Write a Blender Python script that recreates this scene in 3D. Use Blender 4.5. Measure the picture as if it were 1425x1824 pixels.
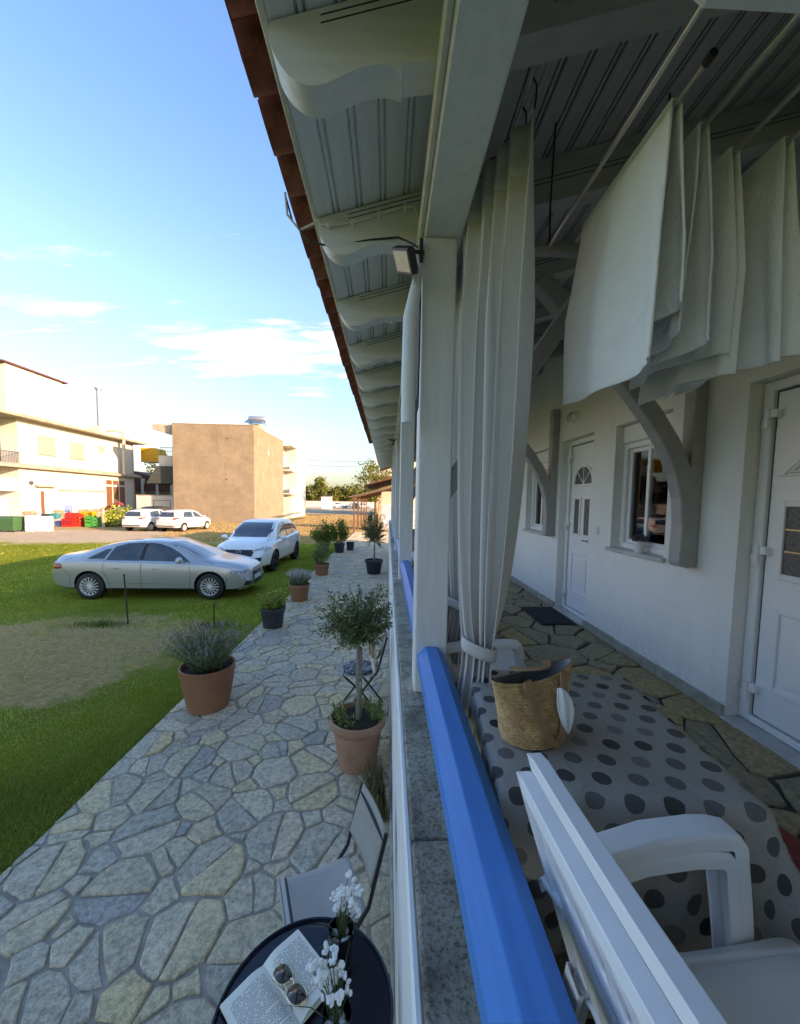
import bpy, bmesh, math, random
import numpy as np
from mathutils import Vector, Matrix
from mathutils.bvhtree import BVHTree

for o in list(bpy.data.objects):
    bpy.data.objects.remove(o)
S = bpy.context.scene
COL = S.collection
R = math.radians
PI = math.pi

# ------------------------------------------------------------------ camera
cam = bpy.data.cameras.new("camera")
cam.sensor_fit = 'HORIZONTAL'
cam.sensor_width = 36.0
cam.lens = 36.0 * 685.27 / 1425.0
cam.shift_y = 26.0 / 1425.0
cam.clip_start = 0.03
cam.clip_end = 3000
camo = bpy.data.objects.new("camera", cam)
COL.objects.link(camo)
camo.matrix_world = Matrix(((0.99933617, -0.01512618, -0.03314245, 0.0),
                            (-0.03200936, 0.06983859, -0.99704462, 0.0),
                            (0.0173961, 0.99744362, 0.06930805, 2.45),
                            (0, 0, 0, 1)))
S.camera = camo

# ------------------------------------------------------------------ light
SUN_EL, SUN_AZ = 15.0, -28.0        # azimuth measured from +X towards +Y
S.view_settings.view_transform = 'Standard'
S.view_settings.look = 'None'
S.view_settings.gamma = 1.0
S.view_settings.use_curve_mapping = False
S.view_settings.use_white_balance = True
S.view_settings.white_balance_temperature = 10200
S.view_settings.white_balance_tint = 27
S.view_settings.exposure = 5.0
S.cycles.max_bounces = 8
S.cycles.diffuse_bounces = 5
S.cycles.glossy_bounces = 4
S.cycles.transparent_max_bounces = 12
S.cycles.sample_clamp_indirect = 6.0

world = bpy.data.worlds.new("World")
S.world = world
world.use_nodes = True
wn, wl = world.node_tree.nodes, world.node_tree.links
wn.clear()
w_out = wn.new("ShaderNodeOutputWorld")
w_bg = wn.new("ShaderNodeBackground")
w_bg.inputs['Strength'].default_value = 0.15
sky = wn.new("ShaderNodeTexSky")
sky.sky_type = 'NISHITA'
sky.sun_disc = False
sky.sun_elevation = R(SUN_EL)
sky.sun_rotation = R(90 - SUN_AZ)
sky.altitude = 0
sky.air_density = 1.0
sky.dust_density = 1.2
sky.ozone_density = 2.0
hs = wn.new("ShaderNodeHueSaturation")
hs.inputs['Saturation'].default_value = 1.12
hs.inputs['Hue'].default_value = 0.505
wl.new(sky.outputs[0], hs.inputs['Color'])
# thin cirrus: a flat cloud layer seen through the view direction
tc = wn.new("ShaderNodeTexCoord")
sep = wn.new("ShaderNodeSeparateXYZ")
wl.new(tc.outputs['Generated'], sep.inputs[0])


def wmath(op, a, b=None, c=None, clamp=False):
    n = wn.new("ShaderNodeMath")
    n.operation = op
    n.use_clamp = clamp
    for i, v in enumerate((a, b, c)):
        if v is None:
            continue
        if isinstance(v, (int, float)):
            n.inputs[i].default_value = v
        else:
            wl.new(v, n.inputs[i])
    return n.outputs[0]


den = wmath('ADD', wmath('MAXIMUM', sep.outputs[2], 0.0), 0.12)
pu = wmath('DIVIDE', sep.outputs[0], den)
pv = wmath('DIVIDE', sep.outputs[1], den)
cmb = wn.new("ShaderNodeCombineXYZ")
wl.new(pu, cmb.inputs[0])
wl.new(pv, cmb.inputs[1])
mp = wn.new("ShaderNodeMapping")
mp.inputs['Rotation'].default_value = (0, 0, R(-32))
mp.inputs['Scale'].default_value = (1.0, 4.2, 1.0)
wl.new(cmb.outputs[0], mp.inputs[0])
nz = wn.new("ShaderNodeTexNoise")
nz.inputs['Scale'].default_value = 1.5
nz.inputs['Detail'].default_value = 9
nz.inputs['Roughness'].default_value = 0.62
nz.inputs['Distortion'].default_value = 0.7
wl.new(mp.outputs[0], nz.inputs['Vector'])
nz2 = wn.new("ShaderNodeTexNoise")
nz2.inputs['Scale'].default_value = 0.55
nz2.inputs['Detail'].default_value = 3
wl.new(cmb.outputs[0], nz2.inputs['Vector'])
# broad patches where the cirrus gathers
blob = None
for (cx, cy, rx, ry, a) in ((-0.62, 1.98, 0.55, 0.26, 1.15), (-0.16, 2.02, 0.38, 0.28, 1.1), (-1.35, 1.62, 0.26, 0.12, .8),
                            (-0.45, 2.6, 0.25, 0.14, .7), (1.8, -1.2, 1.2, 0.6, .8), (-2.2, -1.0, .9, .5, .7)):
    dx = wmath('DIVIDE', wmath('SUBTRACT', pu, cx), rx)
    dy = wmath('DIVIDE', wmath('SUBTRACT', pv, cy), ry)
    d = wmath('ADD', wmath('MULTIPLY', dx, dx), wmath('MULTIPLY', dy, dy))
    g = wmath('MULTIPLY', wmath('POWER', 2.718, wmath('MULTIPLY', d, -1.0)), a)
    blob = g if blob is None else wmath('MAXIMUM', blob, g)
cover = wmath('MULTIPLY_ADD', blob, 0.30, wmath('MULTIPLY_ADD', nz2.outputs[0], 0.10, -0.07))
cl = wmath('MULTIPLY', wmath('SUBTRACT', wmath('ADD', nz.outputs[0], cover), 0.60), 3.6, clamp=True)
cl = wmath('MULTIPLY', cl, 0.75)
mixc = wn.new("ShaderNodeMixRGB")
mixc.inputs[2].default_value = (.34, .36, .385, 1)
wl.new(cl, mixc.inputs[0])
el_r = wn.new("ShaderNodeValToRGB")
el_r.color_ramp.elements[0].position = 0.0
el_r.color_ramp.elements[0].color = (0.033, 0.042, 0.059, 1)
el_r.color_ramp.elements[1].position = 0.66
el_r.color_ramp.elements[1].color = (0.061, 0.112, 0.146, 1)
e5 = el_r.color_ramp.elements.new(0.16)
e5.color = (0.063, 0.079, 0.092, 1)
e5 = el_r.color_ramp.elements.new(0.42)
e5.color = (0.074, 0.112, 0.136, 1)
wl.new(sep.outputs[2], el_r.inputs[0])
tint = wn.new("ShaderNodeMixRGB")
tint.blend_type = 'MULTIPLY'
tint.inputs[0].default_value = 1.0
wl.new(hs.outputs[0], tint.inputs[1])
wl.new(el_r.outputs[0], tint.inputs[2])
wl.new(tint.outputs[0], mixc.inputs[1])
wl.new(mixc.outputs[0], w_bg.inputs['Color'])
wl.new(w_bg.outputs[0], w_out.inputs[0])

sun = bpy.data.lights.new("sun", 'SUN')
sun.energy = 2.0
sun.angle = R(0.5)
sun.color = (0.168, 0.147, 0.132)
suno = bpy.data.objects.new("sun", sun)
COL.objects.link(suno)
sd = Vector((math.cos(R(SUN_EL)) * math.cos(R(SUN_AZ)), math.cos(R(SUN_EL)) * math.sin(R(SUN_AZ)), math.sin(R(SUN_EL))))
suno.rotation_euler = sd.to_track_quat('Z', 'Y').to_euler()
suno.location = (30, 5, 20)


# ------------------------------------------------------------------ mesh helpers
class MB:
    """collects shapes; build() links them as one mesh object"""

    def __init__(s):
        s.v, s.f, s.m = [], [], []

    def add(s, vs, fs, m=0):
        b = len(s.v)
        s.v += [tuple(p) for p in vs]
        s.f += [tuple(i + b for i in q) for q in fs]
        s.m += [m] * len(fs)
        return s

    def box(s, x0, x1, y0, y1, z0, z1, m=0):
        return s.add([(x0, y0, z0), (x1, y0, z0), (x1, y1, z0), (x0, y1, z0), (x0, y0, z1), (x1, y0, z1), (x1, y1, z1), (x0, y1, z1)],
                     [(0, 3, 2, 1), (4, 5, 6, 7), (0, 1, 5, 4), (1, 2, 6, 5), (2, 3, 7, 6), (3, 0, 4, 7)], m)

    def obox(s, c, size, rot=(0, 0, 0), m=0):
        from mathutils import Euler
        M = Euler(rot).to_matrix()
        a, b, d = [q / 2 for q in size]
        vs = [Vector(c) + M @ Vector(p) for p in ((-a, -b, -d), (a, -b, -d), (a, b, -d), (-a, b, -d), (-a, -b, d), (a, -b, d), (a, b, d), (-a, b, d))]
        return s.add(vs, [(0, 3, 2, 1), (4, 5, 6, 7), (0, 1, 5, 4), (1, 2, 6, 5), (2, 3, 7, 6), (3, 0, 4, 7)], m)

    def tube(s, pts, r, n=8, m=0, caps=True):
        pts = [Vector(p) for p in pts]
        rs = r if isinstance(r, (list, tuple)) else [r] * len(pts)
        vs, fs = [], []
        prev = None
        for i, p in enumerate(pts):
            t = (pts[min(i + 1, len(pts) - 1)] - pts[max(i - 1, 0)])
            if t.length < 1e-9:
                t = Vector((0, 0, 1))
            t.normalize()
            if prev is None:
                a = t.orthogonal().normalized()
            else:
                a = prev - t * prev.dot(t)
                a = a.normalized() if a.length > 1e-6 else t.orthogonal().normalized()
            prev = a
            b = t.cross(a)
            for k in range(n):
                th = 2 * PI * k / n
                vs.append(p + (a * math.cos(th) + b * math.sin(th)) * rs[i])
        for i in range(len(pts) - 1):
            for k in range(n):
                k2 = (k + 1) % n
                fs.append((i * n + k, i * n + k2, (i + 1) * n + k2, (i + 1) * n + k))
        if caps:
            fs.append(tuple(range(n - 1, -1, -1)))
            fs.append(tuple(range((len(pts) - 1) * n, len(pts) * n)))
        return s.add(vs, fs, m)

    def lathe(s, prof, c=(0, 0, 0), n=32, m=0, axis='z', sx=1.0, sy=1.0):
        vs, fs = [], []
        for (r, z) in prof:
            for k in range(n):
                th = 2 * PI * k / n
                a, b = r * math.cos(th) * sx, r * math.sin(th) * sy
                p = (a, b, z) if axis == 'z' else ((a, z, b) if axis == 'y' else (z, a, b))
                vs.append((p[0] + c[0], p[1] + c[1], p[2] + c[2]))
        for i in range(len(prof) - 1):
            for k in range(n):
                k2 = (k + 1) % n
                q = (i * n + k, i * n + k2, (i + 1) * n + k2, (i + 1) * n + k)
                fs.append(q if axis != 'y' else q[::-1])
        return s.add(vs, fs, m)

    def prism(s, poly, a0, a1, axis='y', m=0):
        def P(u, v, a):
            return {'y': (u, a, v), 'x': (a, u, v), 'z': (u, v, a)}[axis]
        n = len(poly)
        vs = [P(u, v, a0) for u, v in poly] + [P(u, v, a1) for u, v in poly]
        fs = [(i, (i + 1) % n, n + (i + 1) % n, n + i) for i in range(n)]
        fs += [tuple(range(n - 1, -1, -1)), tuple(range(n, 2 * n))]
        return s.add(vs, fs, m)

    def grid(s, rows, m=0, closed=False):
        nr, nc = len(rows), len(rows[0])
        vs = [p for r in rows for p in r]
        fs = []
        for i in range(nr - 1):
            for j in range(nc if closed else nc - 1):
                j2 = (j + 1) % nc
                fs.append((i * nc + j, i * nc + j2, (i + 1) * nc + j2, (i + 1) * nc + j))
        return s.add(vs, fs, m)

    def ball(s, c, r, n=10, m=0):
        rx, ry, rz = r if isinstance(r, (tuple, list)) else (r, r, r)
        rows = []
        h = max(4, n // 2)
        for i in range(h + 1):
            a = -PI / 2 + PI * i / h
            rows.append([(c[0] + rx * math.cos(a) * math.cos(2 * PI * k / n), c[1] + ry * math.cos(a) * math.sin(2 * PI * k / n), c[2] + rz * math.sin(a)) for k in range(n)])
        return s.grid(rows, m, True)

    def build(s, name, mats, parent=None, smooth=False, bevel=0.0, off=None, segs=2, solid=0.0, angle=40, fix=True):
        me = bpy.data.meshes.new(name)
        vs = s.v
        if off is not None:
            vs = [(p[0] - off[0], p[1] - off[1], p[2] - off[2]) for p in vs]
        me.from_pydata(vs, [], s.f)
        mats = mats if isinstance(mats, (list, tuple)) else [mats]
        for mm in mats:
            me.materials.append(mm)
        if len(mats) > 1:
            me.polygons.foreach_set('material_index', s.m)
        if fix and len(s.f) < 20000:
            bm = bmesh.new()
            bm.from_mesh(me)
            bmesh.ops.recalc_face_normals(bm, faces=bm.faces)
            bm.to_mesh(me)
            bm.free()
        return link(me, name, parent, smooth, bevel, segs, solid, angle)


def link(me, name, parent=None, smooth=False, bevel=0.0, segs=2, solid=0.0, angle=40):
    if smooth:
        me.polygons.foreach_set('use_smooth', [True] * len(me.polygons))
        try:
            me.set_sharp_from_angle(angle=R(angle))
        except Exception:
            pass
    me.update()
    o = bpy.data.objects.new(name, me)
    COL.objects.link(o)
    if parent is not None:
        o.parent = parent
    if solid:
        md = o.modifiers.new('solid', 'SOLIDIFY')
        md.thickness = solid
        md.offset = 0
    if bevel:
        md = o.modifiers.new('bevel', 'BEVEL')
        md.width = bevel
        md.segments = segs
        md.limit_method = 'ANGLE'
        md.angle_limit = R(35)
    return o


def tag(o, label=None, cat=None, group=None, kind=None):
    if label:
        o['label'] = label
    if cat:
        o['category'] = cat
    if group:
        o['group'] = group
    if kind:
        o['kind'] = kind
    return o


def thing(name, label, cat, loc=(0, 0, 0), rz=0.0, group=None, scale=None):
    o = bpy.data.objects.new(name, None)
    COL.objects.link(o)
    o.empty_display_size = 0.1
    o.location = loc
    o.rotation_euler = (0, 0, rz)
    if scale:
        o.scale = (scale,) * 3
    return tag(o, label, cat, group)


def dup(root, loc, rz, label, group=None, mats=None):
    """copy of a thing with copies of its parts and sub-parts"""
    kids = {}
    for o in COL.objects:
        if o.parent is not None:
            kids.setdefault(o.parent, []).append(o)
    def cp(o, par):
        c = o.copy()
        COL.objects.link(c)
        if par is not None:
            c.parent = par
        if mats and o.type == 'MESH':
            for i, sl in enumerate(o.material_slots):
                if sl.material and sl.material.name in mats:
                    c.material_slots[i].link = 'OBJECT'
                    c.material_slots[i].material = mats[sl.material.name]
        for k in kids.get(o, []):
            cp(k, c)
        return c
    r = cp(root, None)
    r.location = loc
    r.rotation_euler = (0, 0, rz)
    r['label'] = label
    if group:
        r['group'] = group
    return r


# ------------------------------------------------------------------ materials
def newmat(name):
    m = bpy.data.materials.new(name)
    m.use_nodes = True
    n, l = m.node_tree.nodes, m.node_tree.links
    return m, n, l, n['Principled BSDF']


def nmath(n, l, op, a, b=None, c=None, clamp=False):
    q = n.new("ShaderNodeMath")
    q.operation = op
    q.use_clamp = clamp
    for i, v in enumerate((a, b, c)):
        if v is None:
            continue
        if isinstance(v, (int, float)):
            q.inputs[i].default_value = v
        else:
            l.new(v, q.inputs[i])
    return q.outputs[0]


def noise(n, l, vec, scale, detail=4, rough=0.55, dist=0.0):
    q = n.new("ShaderNodeTexNoise")
    q.inputs['Scale'].default_value = scale
    q.inputs['Detail'].default_value = detail
    q.inputs['Roughness'].default_value = rough
    q.inputs['Distortion'].default_value = dist
    l.new(vec, q.inputs['Vector'])
    return q.outputs[0]


def coords(n, l, stretch=(1, 1, 1), kind='Object'):
    t = n.new("ShaderNodeTexCoord")
    mpn = n.new("ShaderNodeMapping")
    mpn.inputs['Scale'].default_value = stretch
    l.new(t.outputs[kind], mpn.inputs[0])
    return mpn.outputs[0]


def ramp(n, l, fac, stops, interp='LINEAR'):
    q = n.new("ShaderNodeValToRGB")
    q.color_ramp.interpolation = interp
    e = q.color_ramp.elements
    while len(e) < len(stops):
        e.new(0.5)
    for i, (p, c) in enumerate(stops):
        e[i].position = p
        e[i].color = (*c, 1) if len(c) == 3 else c
    l.new(fac, q.inputs[0])
    return q.outputs[0]


def mix(n, l, fac, a, b, mode='MIX'):
    q = n.new("ShaderNodeMixRGB")
    q.blend_type = mode
    for i, v in enumerate((fac, a, b)):
        if isinstance(v, (int, float)):
            q.inputs[i].default_value = v
        elif isinstance(v, tuple):
            q.inputs[i].default_value = (*v, 1) if len(v) == 3 else v
        else:
            l.new(v, q.inputs[i])
    return q.outputs[0]


def bumpit(n, l, b, h, strength=0.3, dist=0.01):
    q = n.new("ShaderNodeBump")
    q.inputs['Strength'].default_value = strength
    q.inputs['Distance'].default_value = dist
    l.new(h, q.inputs['Height'])
    l.new(q.outputs[0], b.inputs['Normal'])
    return q


def pm(name, c1, c2=None, scale=6, rough=0.6, metal=0.0, bump=0.0, bscale=80, bdist=0.004, stretch=(1, 1, 1), detail=5, rr=0.12,
       spec=0.5, coat=0.0, sheen=0.0, lo=0.35, hi=0.65, trans=0.0):
    """painted, plastered, fired or woven surface: two tones mottled by noise, rough grain as bump"""
    m, n, l, b = newmat(name)
    v = coords(n, l, stretch)
    f = noise(n, l, v, scale, detail, 0.6)
    if c2 is None:
        c2 = tuple(q * 0.86 for q in c1)
    l.new(ramp(n, l, f, [(lo, c2), (hi, c1)]), b.inputs['Base Color'])
    rf = nmath(n, l, 'MULTIPLY_ADD', f, rr, rough - rr / 2, clamp=True)
    l.new(rf, b.inputs['Roughness'])
    b.inputs['Metallic'].default_value = metal
    b.inputs['Specular IOR Level'].default_value = spec
    b.inputs['Coat Weight'].default_value = coat
    b.inputs['Coat Roughness'].default_value = 0.08
    b.inputs['Sheen Weight'].default_value = sheen
    b.inputs['Transmission Weight'].default_value = trans
    if bump:
        bumpit(n, l, b, noise(n, l, v, bscale, 4, 0.6), bump, bdist)
    return m


def leafmat(name, a, b2, c3, rough=0.55, translucent=0.25):
    m, n, l, b = newmat(name)
    g = n.new("ShaderNodeNewGeometry")
    col = ramp(n, l, g.outputs['Random Per Island'], [(0.0, a), (0.55, b2), (1.0, c3)])
    l.new(col, b.inputs['Base Color'])
    b.inputs['Roughness'].default_value = rough
    b.inputs['Specular IOR Level'].default_value = 0.3
    tr = n.new("ShaderNodeBsdfTranslucent")
    l.new(col, tr.inputs[0])
    ms = n.new("ShaderNodeMixShader")
    ms.inputs[0].default_value = translucent
    l.new(b.outputs[0], ms.inputs[1])
    l.new(tr.outputs[0], ms.inputs[2])
    l.new(ms.outputs[0], n['Material Output'].inputs[0])
    return m


def stonemat(name, tones, use_island=False, seed=0.0, rough=0.6):
    m, n, l, b = newmat(name)
    if use_island:
        g = n.new("ShaderNodeNewGeometry")
        rnd = g.outputs['Random Per Island']
    else:
        g = n.new("ShaderNodeObjectInfo")
        rnd = g.outputs['Random']
    k = len(tones)
    base = ramp(n, l, rnd, [((i + 0.5) / k, t) for i, t in enumerate(tones)])
    geo = n.new("ShaderNodeNewGeometry")
    pos = geo.outputs['Position']
    f1 = noise(n, l, pos, 6.5, 8, 0.7, 0.8)
    f2 = noise(n, l, pos, 28.0, 6, 0.7)
    f3 = noise(n, l, pos, 110.0, 4, 0.7)
    warm = nmath(n, l, 'MULTIPLY', nmath(n, l, 'SUBTRACT', f1, 0.52, clamp=True), 4.0, clamp=True)
    c = mix(n, l, nmath(n, l, 'MULTIPLY', warm, 0.55), base, (0.60, 0.42, 0.235))
    cold = nmath(n, l, 'MULTIPLY', nmath(n, l, 'SUBTRACT', 0.46, f1, clamp=True), 4.5, clamp=True)
    c = mix(n, l, nmath(n, l, 'MULTIPLY', cold, 0.6), c, (0.33, 0.33, 0.325))
    c = mix(n, l, 1.0, c, ramp(n, l, f2, [(0.32, (0.50, 0.51, 0.53)), (0.60, (1.12, 1.1, 1.06))]), 'MULTIPLY')
    c = mix(n, l, 1.0, c, ramp(n, l, f3, [(0.30, (0.72, 0.72, 0.72)), (0.60, (1.08, 1.08, 1.08))]), 'MULTIPLY')
    l.new(c, b.inputs['Base Color'])
    b.inputs['Specular IOR Level'].default_value = 0.12
    l.new(nmath(n, l, 'MULTIPLY_ADD', f2, 0.35, rough - 0.17), b.inputs['Roughness'])
    h = nmath(n, l, 'ADD', nmath(n, l, 'MULTIPLY', f2, 1.0), nmath(n, l, 'MULTIPLY', f3, 0.35))
    h = nmath(n, l, 'ADD', h, nmath(n, l, 'MULTIPLY', f1, 1.6))
    bumpit(n, l, b, h, 0.75, 0.009)
    return m


M = {}
M['paintwood'] = pm('painted_wood_grey', (0.80, 0.785, 0.76), (0.72, 0.71, 0.69), 5, 0.5, bump=0.22, bscale=30, bdist=0.003, stretch=(6, 6, 0.7))
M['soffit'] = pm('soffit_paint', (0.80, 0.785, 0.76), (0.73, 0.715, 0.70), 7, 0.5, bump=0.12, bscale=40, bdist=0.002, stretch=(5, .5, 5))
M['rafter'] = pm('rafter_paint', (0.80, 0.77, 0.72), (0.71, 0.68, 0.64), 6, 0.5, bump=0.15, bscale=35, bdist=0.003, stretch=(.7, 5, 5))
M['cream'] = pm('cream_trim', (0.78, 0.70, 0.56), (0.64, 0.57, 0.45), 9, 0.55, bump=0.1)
M['soffit_shaded'] = pm('soffit_paint_shaded', (0.42, 0.41, 0.405), (0.35, 0.342, 0.34), 7, 0.45, bump=0.12, bscale=40, bdist=0.002, stretch=(5, .5, 5))  # same soffit paint, darkened for the shade inside the veranda
M['rafter_shaded'] = pm('rafter_paint_shaded', (0.42, 0.41, 0.40), (0.35, 0.342, 0.335), 6, 0.45, bump=0.15, bscale=35, bdist=0.003, stretch=(.7, 5, 5))  # same rafter paint with the veranda's shade put into its tone
M['brace'] = pm('brace_grey_paint', (0.40, 0.395, 0.39), (0.34, 0.335, 0.33), 7, 0.5, bump=0.15, bscale=50)
M['white'] = pm('white_paint', (0.84, 0.83, 0.80), (0.77, 0.76, 0.73), 4, 0.55, bump=0.08, bscale=90)
M['pvc'] = pm('white_upvc', (0.82, 0.82, 0.82), (0.78, 0.78, 0.79), 3, 0.3, rr=.05)
M['plastic'] = pm('white_plastic', (0.86, 0.86, 0.86), (0.82, 0.82, 0.82), 9, 0.36, bump=0.05, bscale=220, bdist=0.001)
M['black'] = pm('black_metal', (0.014, 0.014, 0.015), (0.010, 0.010, 0.011), 20, 0.38, bump=.05, bscale=150)
M['blackplastic'] = pm('black_plastic', (0.03, 0.032, 0.036), (0.022, 0.023, 0.026), 15, 0.5)
M['rubber'] = pm('rubber', (0.022, 0.022, 0.023), (0.016, 0.016, 0.017), 30, 0.75)
M['chrome'] = pm('steel', (0.62, 0.62, 0.62), (0.55, 0.55, 0.55), 30, 0.22, metal=1.0)
M['alloy'] = pm('alloy_rim', (0.80, 0.80, 0.80), (0.74, 0.74, 0.74), 10, 0.35, metal=0.35)
M['rack'] = pm('rack_rod_aluminium', (0.62, 0.60, 0.55), (0.52, 0.50, 0.46), 20, 0.3, metal=0.9)
M['terracotta'] = pm('terracotta_plastic', (0.40, 0.150, 0.075), (0.34, 0.120, 0.058), 5, 0.55, bump=0.1, bscale=90)
M['clay'] = pm('pink_clay', (0.50, 0.24, 0.155), (0.40, 0.175, 0.105), 6, 0.7, bump=0.15, bscale=70)
M['blackpot'] = pm('charcoal_pot', (0.045, 0.048, 0.055), (0.033, 0.035, 0.04), 9, 0.5, bump=.08)
M['soil'] = pm('potting_soil', (0.07, 0.05, 0.035), (0.025, 0.018, 0.012), 45, 0.95, bump=0.9, bscale=70, bdist=0.02)
M['bark'] = pm('olive_bark', (0.30, 0.25, 0.19), (0.19, 0.155, 0.115), 12, 0.9, bump=0.6, bscale=45, bdist=0.006, stretch=(3, 3, .6))
M['darkbark'] = pm('dark_bark', (0.12, 0.09, 0.06), (0.06, 0.045, 0.03), 12, 0.9, bump=0.6, bscale=25, bdist=0.02, stretch=(3, 3, .6))
M['linen'] = pm('curtain_linen', (0.66, 0.63, 0.605), (0.57, 0.545, 0.52), 140, 0.9, bump=0.25, bscale=420, bdist=0.001, sheen=0.2)
M['towel'] = pm('white_towel', (0.88, 0.87, 0.86), (0.82, 0.81, 0.80), 16, 0.92, bump=0.35, bscale=120, bdist=0.003, sheen=0.2)
M['mat'] = pm('door_mat', (0.035, 0.04, 0.05), (0.02, 0.022, 0.028), 60, 0.95, bump=1.0, bscale=200, bdist=0.006)
M['leather'] = pm('brown_leather', (0.40, 0.205, 0.095), (0.29, 0.14, 0.06), 20, 0.5, bump=.2, bscale=120)
M['paper'] = pm('paper', (0.86, 0.80, 0.66), (0.82, 0.76, 0.62), 6, 0.85)
M['petal'] = pm('white_petal', (0.86, 0.86, 0.83), (0.78, 0.78, 0.74), 40, 0.6, bump=.2, bscale=120)
M['pebble'] = pm('white_pebble', (0.78, 0.77, 0.75), (0.70, 0.69, 0.66), 20, 0.5)
M['stem'] = pm('green_stem', (0.10, 0.13, 0.04), (0.06, 0.09, 0.03), 30, 0.6)
M['glassblack'] = pm('black_glass', (0.010, 0.010, 0.012), (0.008, 0.008, 0.010), 5, 0.06, rr=.02, coat=.5)
M['tabletop'] = pm('black_table_lacquer', (0.012, 0.016, 0.026), (0.010, 0.013, 0.021), 4, 0.16, rr=.06, bump=.02, bscale=60)
M['canvas'] = pm('grey_canvas', (0.46, 0.43, 0.39), (0.38, 0.355, 0.325), 4, 0.85, bump=0.3, bscale=300, bdist=0.002)
M['canvas2'] = pm('taupe_canvas', (0.36, 0.33, 0.285), (0.30, 0.275, 0.24), 5, 0.85, bump=0.3, bscale=260, bdist=0.002)
M['gold'] = pm('pale_gold', (0.80, 0.66, 0.45), (0.74, 0.60, 0.40), 20, 0.22, metal=0.9)
M['lens'] = pm('brown_lens', (0.075, 0.045, 0.045), (0.05, 0.028, 0.028), 5, 0.05, rr=.02, coat=.6)
M['marble'] = pm('marble_threshold', (0.56, 0.56, 0.54), (0.40, 0.40, 0.39), 5, 0.35, detail=9)
M['skirt'] = pm('stone_skirting', (0.42, 0.39, 0.33), (0.28, 0.255, 0.21), 9, 0.6, bump=.4, bscale=40)
M['lampglass'] = pm('lamp_glass', (0.60, 0.57, 0.50), (0.54, 0.51, 0.45), 10, 0.25)
M['lampface'] = pm('led_face', (0.60, 0.54, 0.40), (0.54, 0.48, 0.36), 30, 0.15)
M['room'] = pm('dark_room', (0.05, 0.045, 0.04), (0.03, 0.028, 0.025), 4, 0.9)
M['drape'] = pm('striped_drape', (0.30, 0.22, 0.15), (0.12, 0.085, 0.06), 9, 0.9, stretch=(1, 9, .2), detail=1)
M['goldbar'] = pm('gold_glazing_bar', (0.62, 0.46, 0.22), (0.56, 0.41, 0.2), 20, 0.35, metal=.6)


def glassmat(name, tint=(0.9, 0.93, 0.93), ior=1.45):
    m, n, l, b = newmat(name)
    n.remove(b)
    lw = n.new("ShaderNodeFresnel")
    lw.inputs[0].default_value = ior
    g = n.new("ShaderNodeBsdfGlossy")
    g.inputs['Roughness'].default_value = 0.015
    t = n.new("ShaderNodeBsdfTransparent")
    t.inputs[0].default_value = (*tint, 1)
    ms = n.new("ShaderNodeMixShader")
    l.new(lw.outputs[0], ms.inputs[0])
    l.new(t.outputs[0], ms.inputs[1])
    l.new(g.outputs[0], ms.inputs[2])
    l.new(ms.outputs[0], n['Material Output'].inputs[0])
    return m


M['glass'] = glassmat('window_glass', (0.75, 0.78, 0.78))
M['obscure'] = pm('obscure_glass', (0.14, 0.14, 0.135), (0.05, 0.05, 0.05), 70, 0.25, bump=.7, bscale=120, bdist=.004)

# blue gloss paint, brushed on, slightly faded and chipped
m, n, l, b = newmat('blue_paint')
v = coords(n, l, (9, .8, 9))
v2 = coords(n, l)
f = noise(n, l, v, 5, 6, .65)
f2 = noise(n, l, v2, 55, 5, .75)
f3 = noise(n, l, v2, 3, 4, .6)
c = ramp(n, l, f, [(.3, (0.0, 0.215, 0.56)), (.7, (0.0, 0.265, 0.66))])
c = mix(n, l, nmath(n, l, 'MULTIPLY', nmath(n, l, 'SUBTRACT', f3, .5, clamp=True), .9, clamp=True), c, (0.0, 0.29, 0.66))
chip = nmath(n, l, 'MULTIPLY', nmath(n, l, 'SUBTRACT', f2, .715, clamp=True), 22, clamp=True)
c = mix(n, l, chip, c, (0.30, 0.36, 0.42))
l.new(c, b.inputs['Base Color'])
l.new(nmath(n, l, 'MULTIPLY_ADD', f, .25, .28), b.inputs['Roughness'])
b.inputs['Specular IOR Level'].default_value = .10
bumpit(n, l, b, f, .25, .002)
M['blue'] = m

# wall plaster: trowel unevenness, faint streaks, splash marks low down
m, n, l, b = newmat('plaster_pale_grey')
v = coords(n, l)
f = noise(n, l, v, 1.3, 5, .6)
f2 = noise(n, l, v, 22, 6, .7)
f4 = noise(n, l, coords(n, l, (6, 6, .5)), 2.2, 5, .65)
f5 = noise(n, l, v, 150, 4, .6)
c = ramp(n, l, f, [(.3, (0.77, 0.755, 0.735)), (.7, (0.84, 0.825, 0.80))])
gp = n.new("ShaderNodeNewGeometry")
sz = n.new("ShaderNodeSeparateXYZ")
l.new(gp.outputs['Position'], sz.inputs[0])
low = nmath(n, l, 'MULTIPLY_ADD', nmath(n, l, 'SUBTRACT', sz.outputs[2], 1.18), -3.2, 1.0, clamp=True)
spl0 = nmath(n, l, 'MULTIPLY', low, nmath(n, l, 'MULTIPLY', nmath(n, l, 'SUBTRACT', f2, .42, clamp=True), 3.0, clamp=True))
c = mix(n, l, nmath(n, l, 'MULTIPLY', spl0, .45), c, (0.36, 0.33, 0.28))
c = mix(n, l, nmath(n, l, 'MULTIPLY', nmath(n, l, 'SUBTRACT', f4, .56, clamp=True), 1.3, clamp=True), c, (0.55, 0.53, 0.49))
c = mix(n, l, nmath(n, l, 'MULTIPLY', nmath(n, l, 'SUBTRACT', f2, .66, clamp=True), 3.0, clamp=True), c, (0.50, 0.48, 0.45))
l.new(c, b.inputs['Base Color'])
b.inputs['Roughness'].default_value = .88
b.inputs['Specular IOR Level'].default_value = .2
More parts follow.
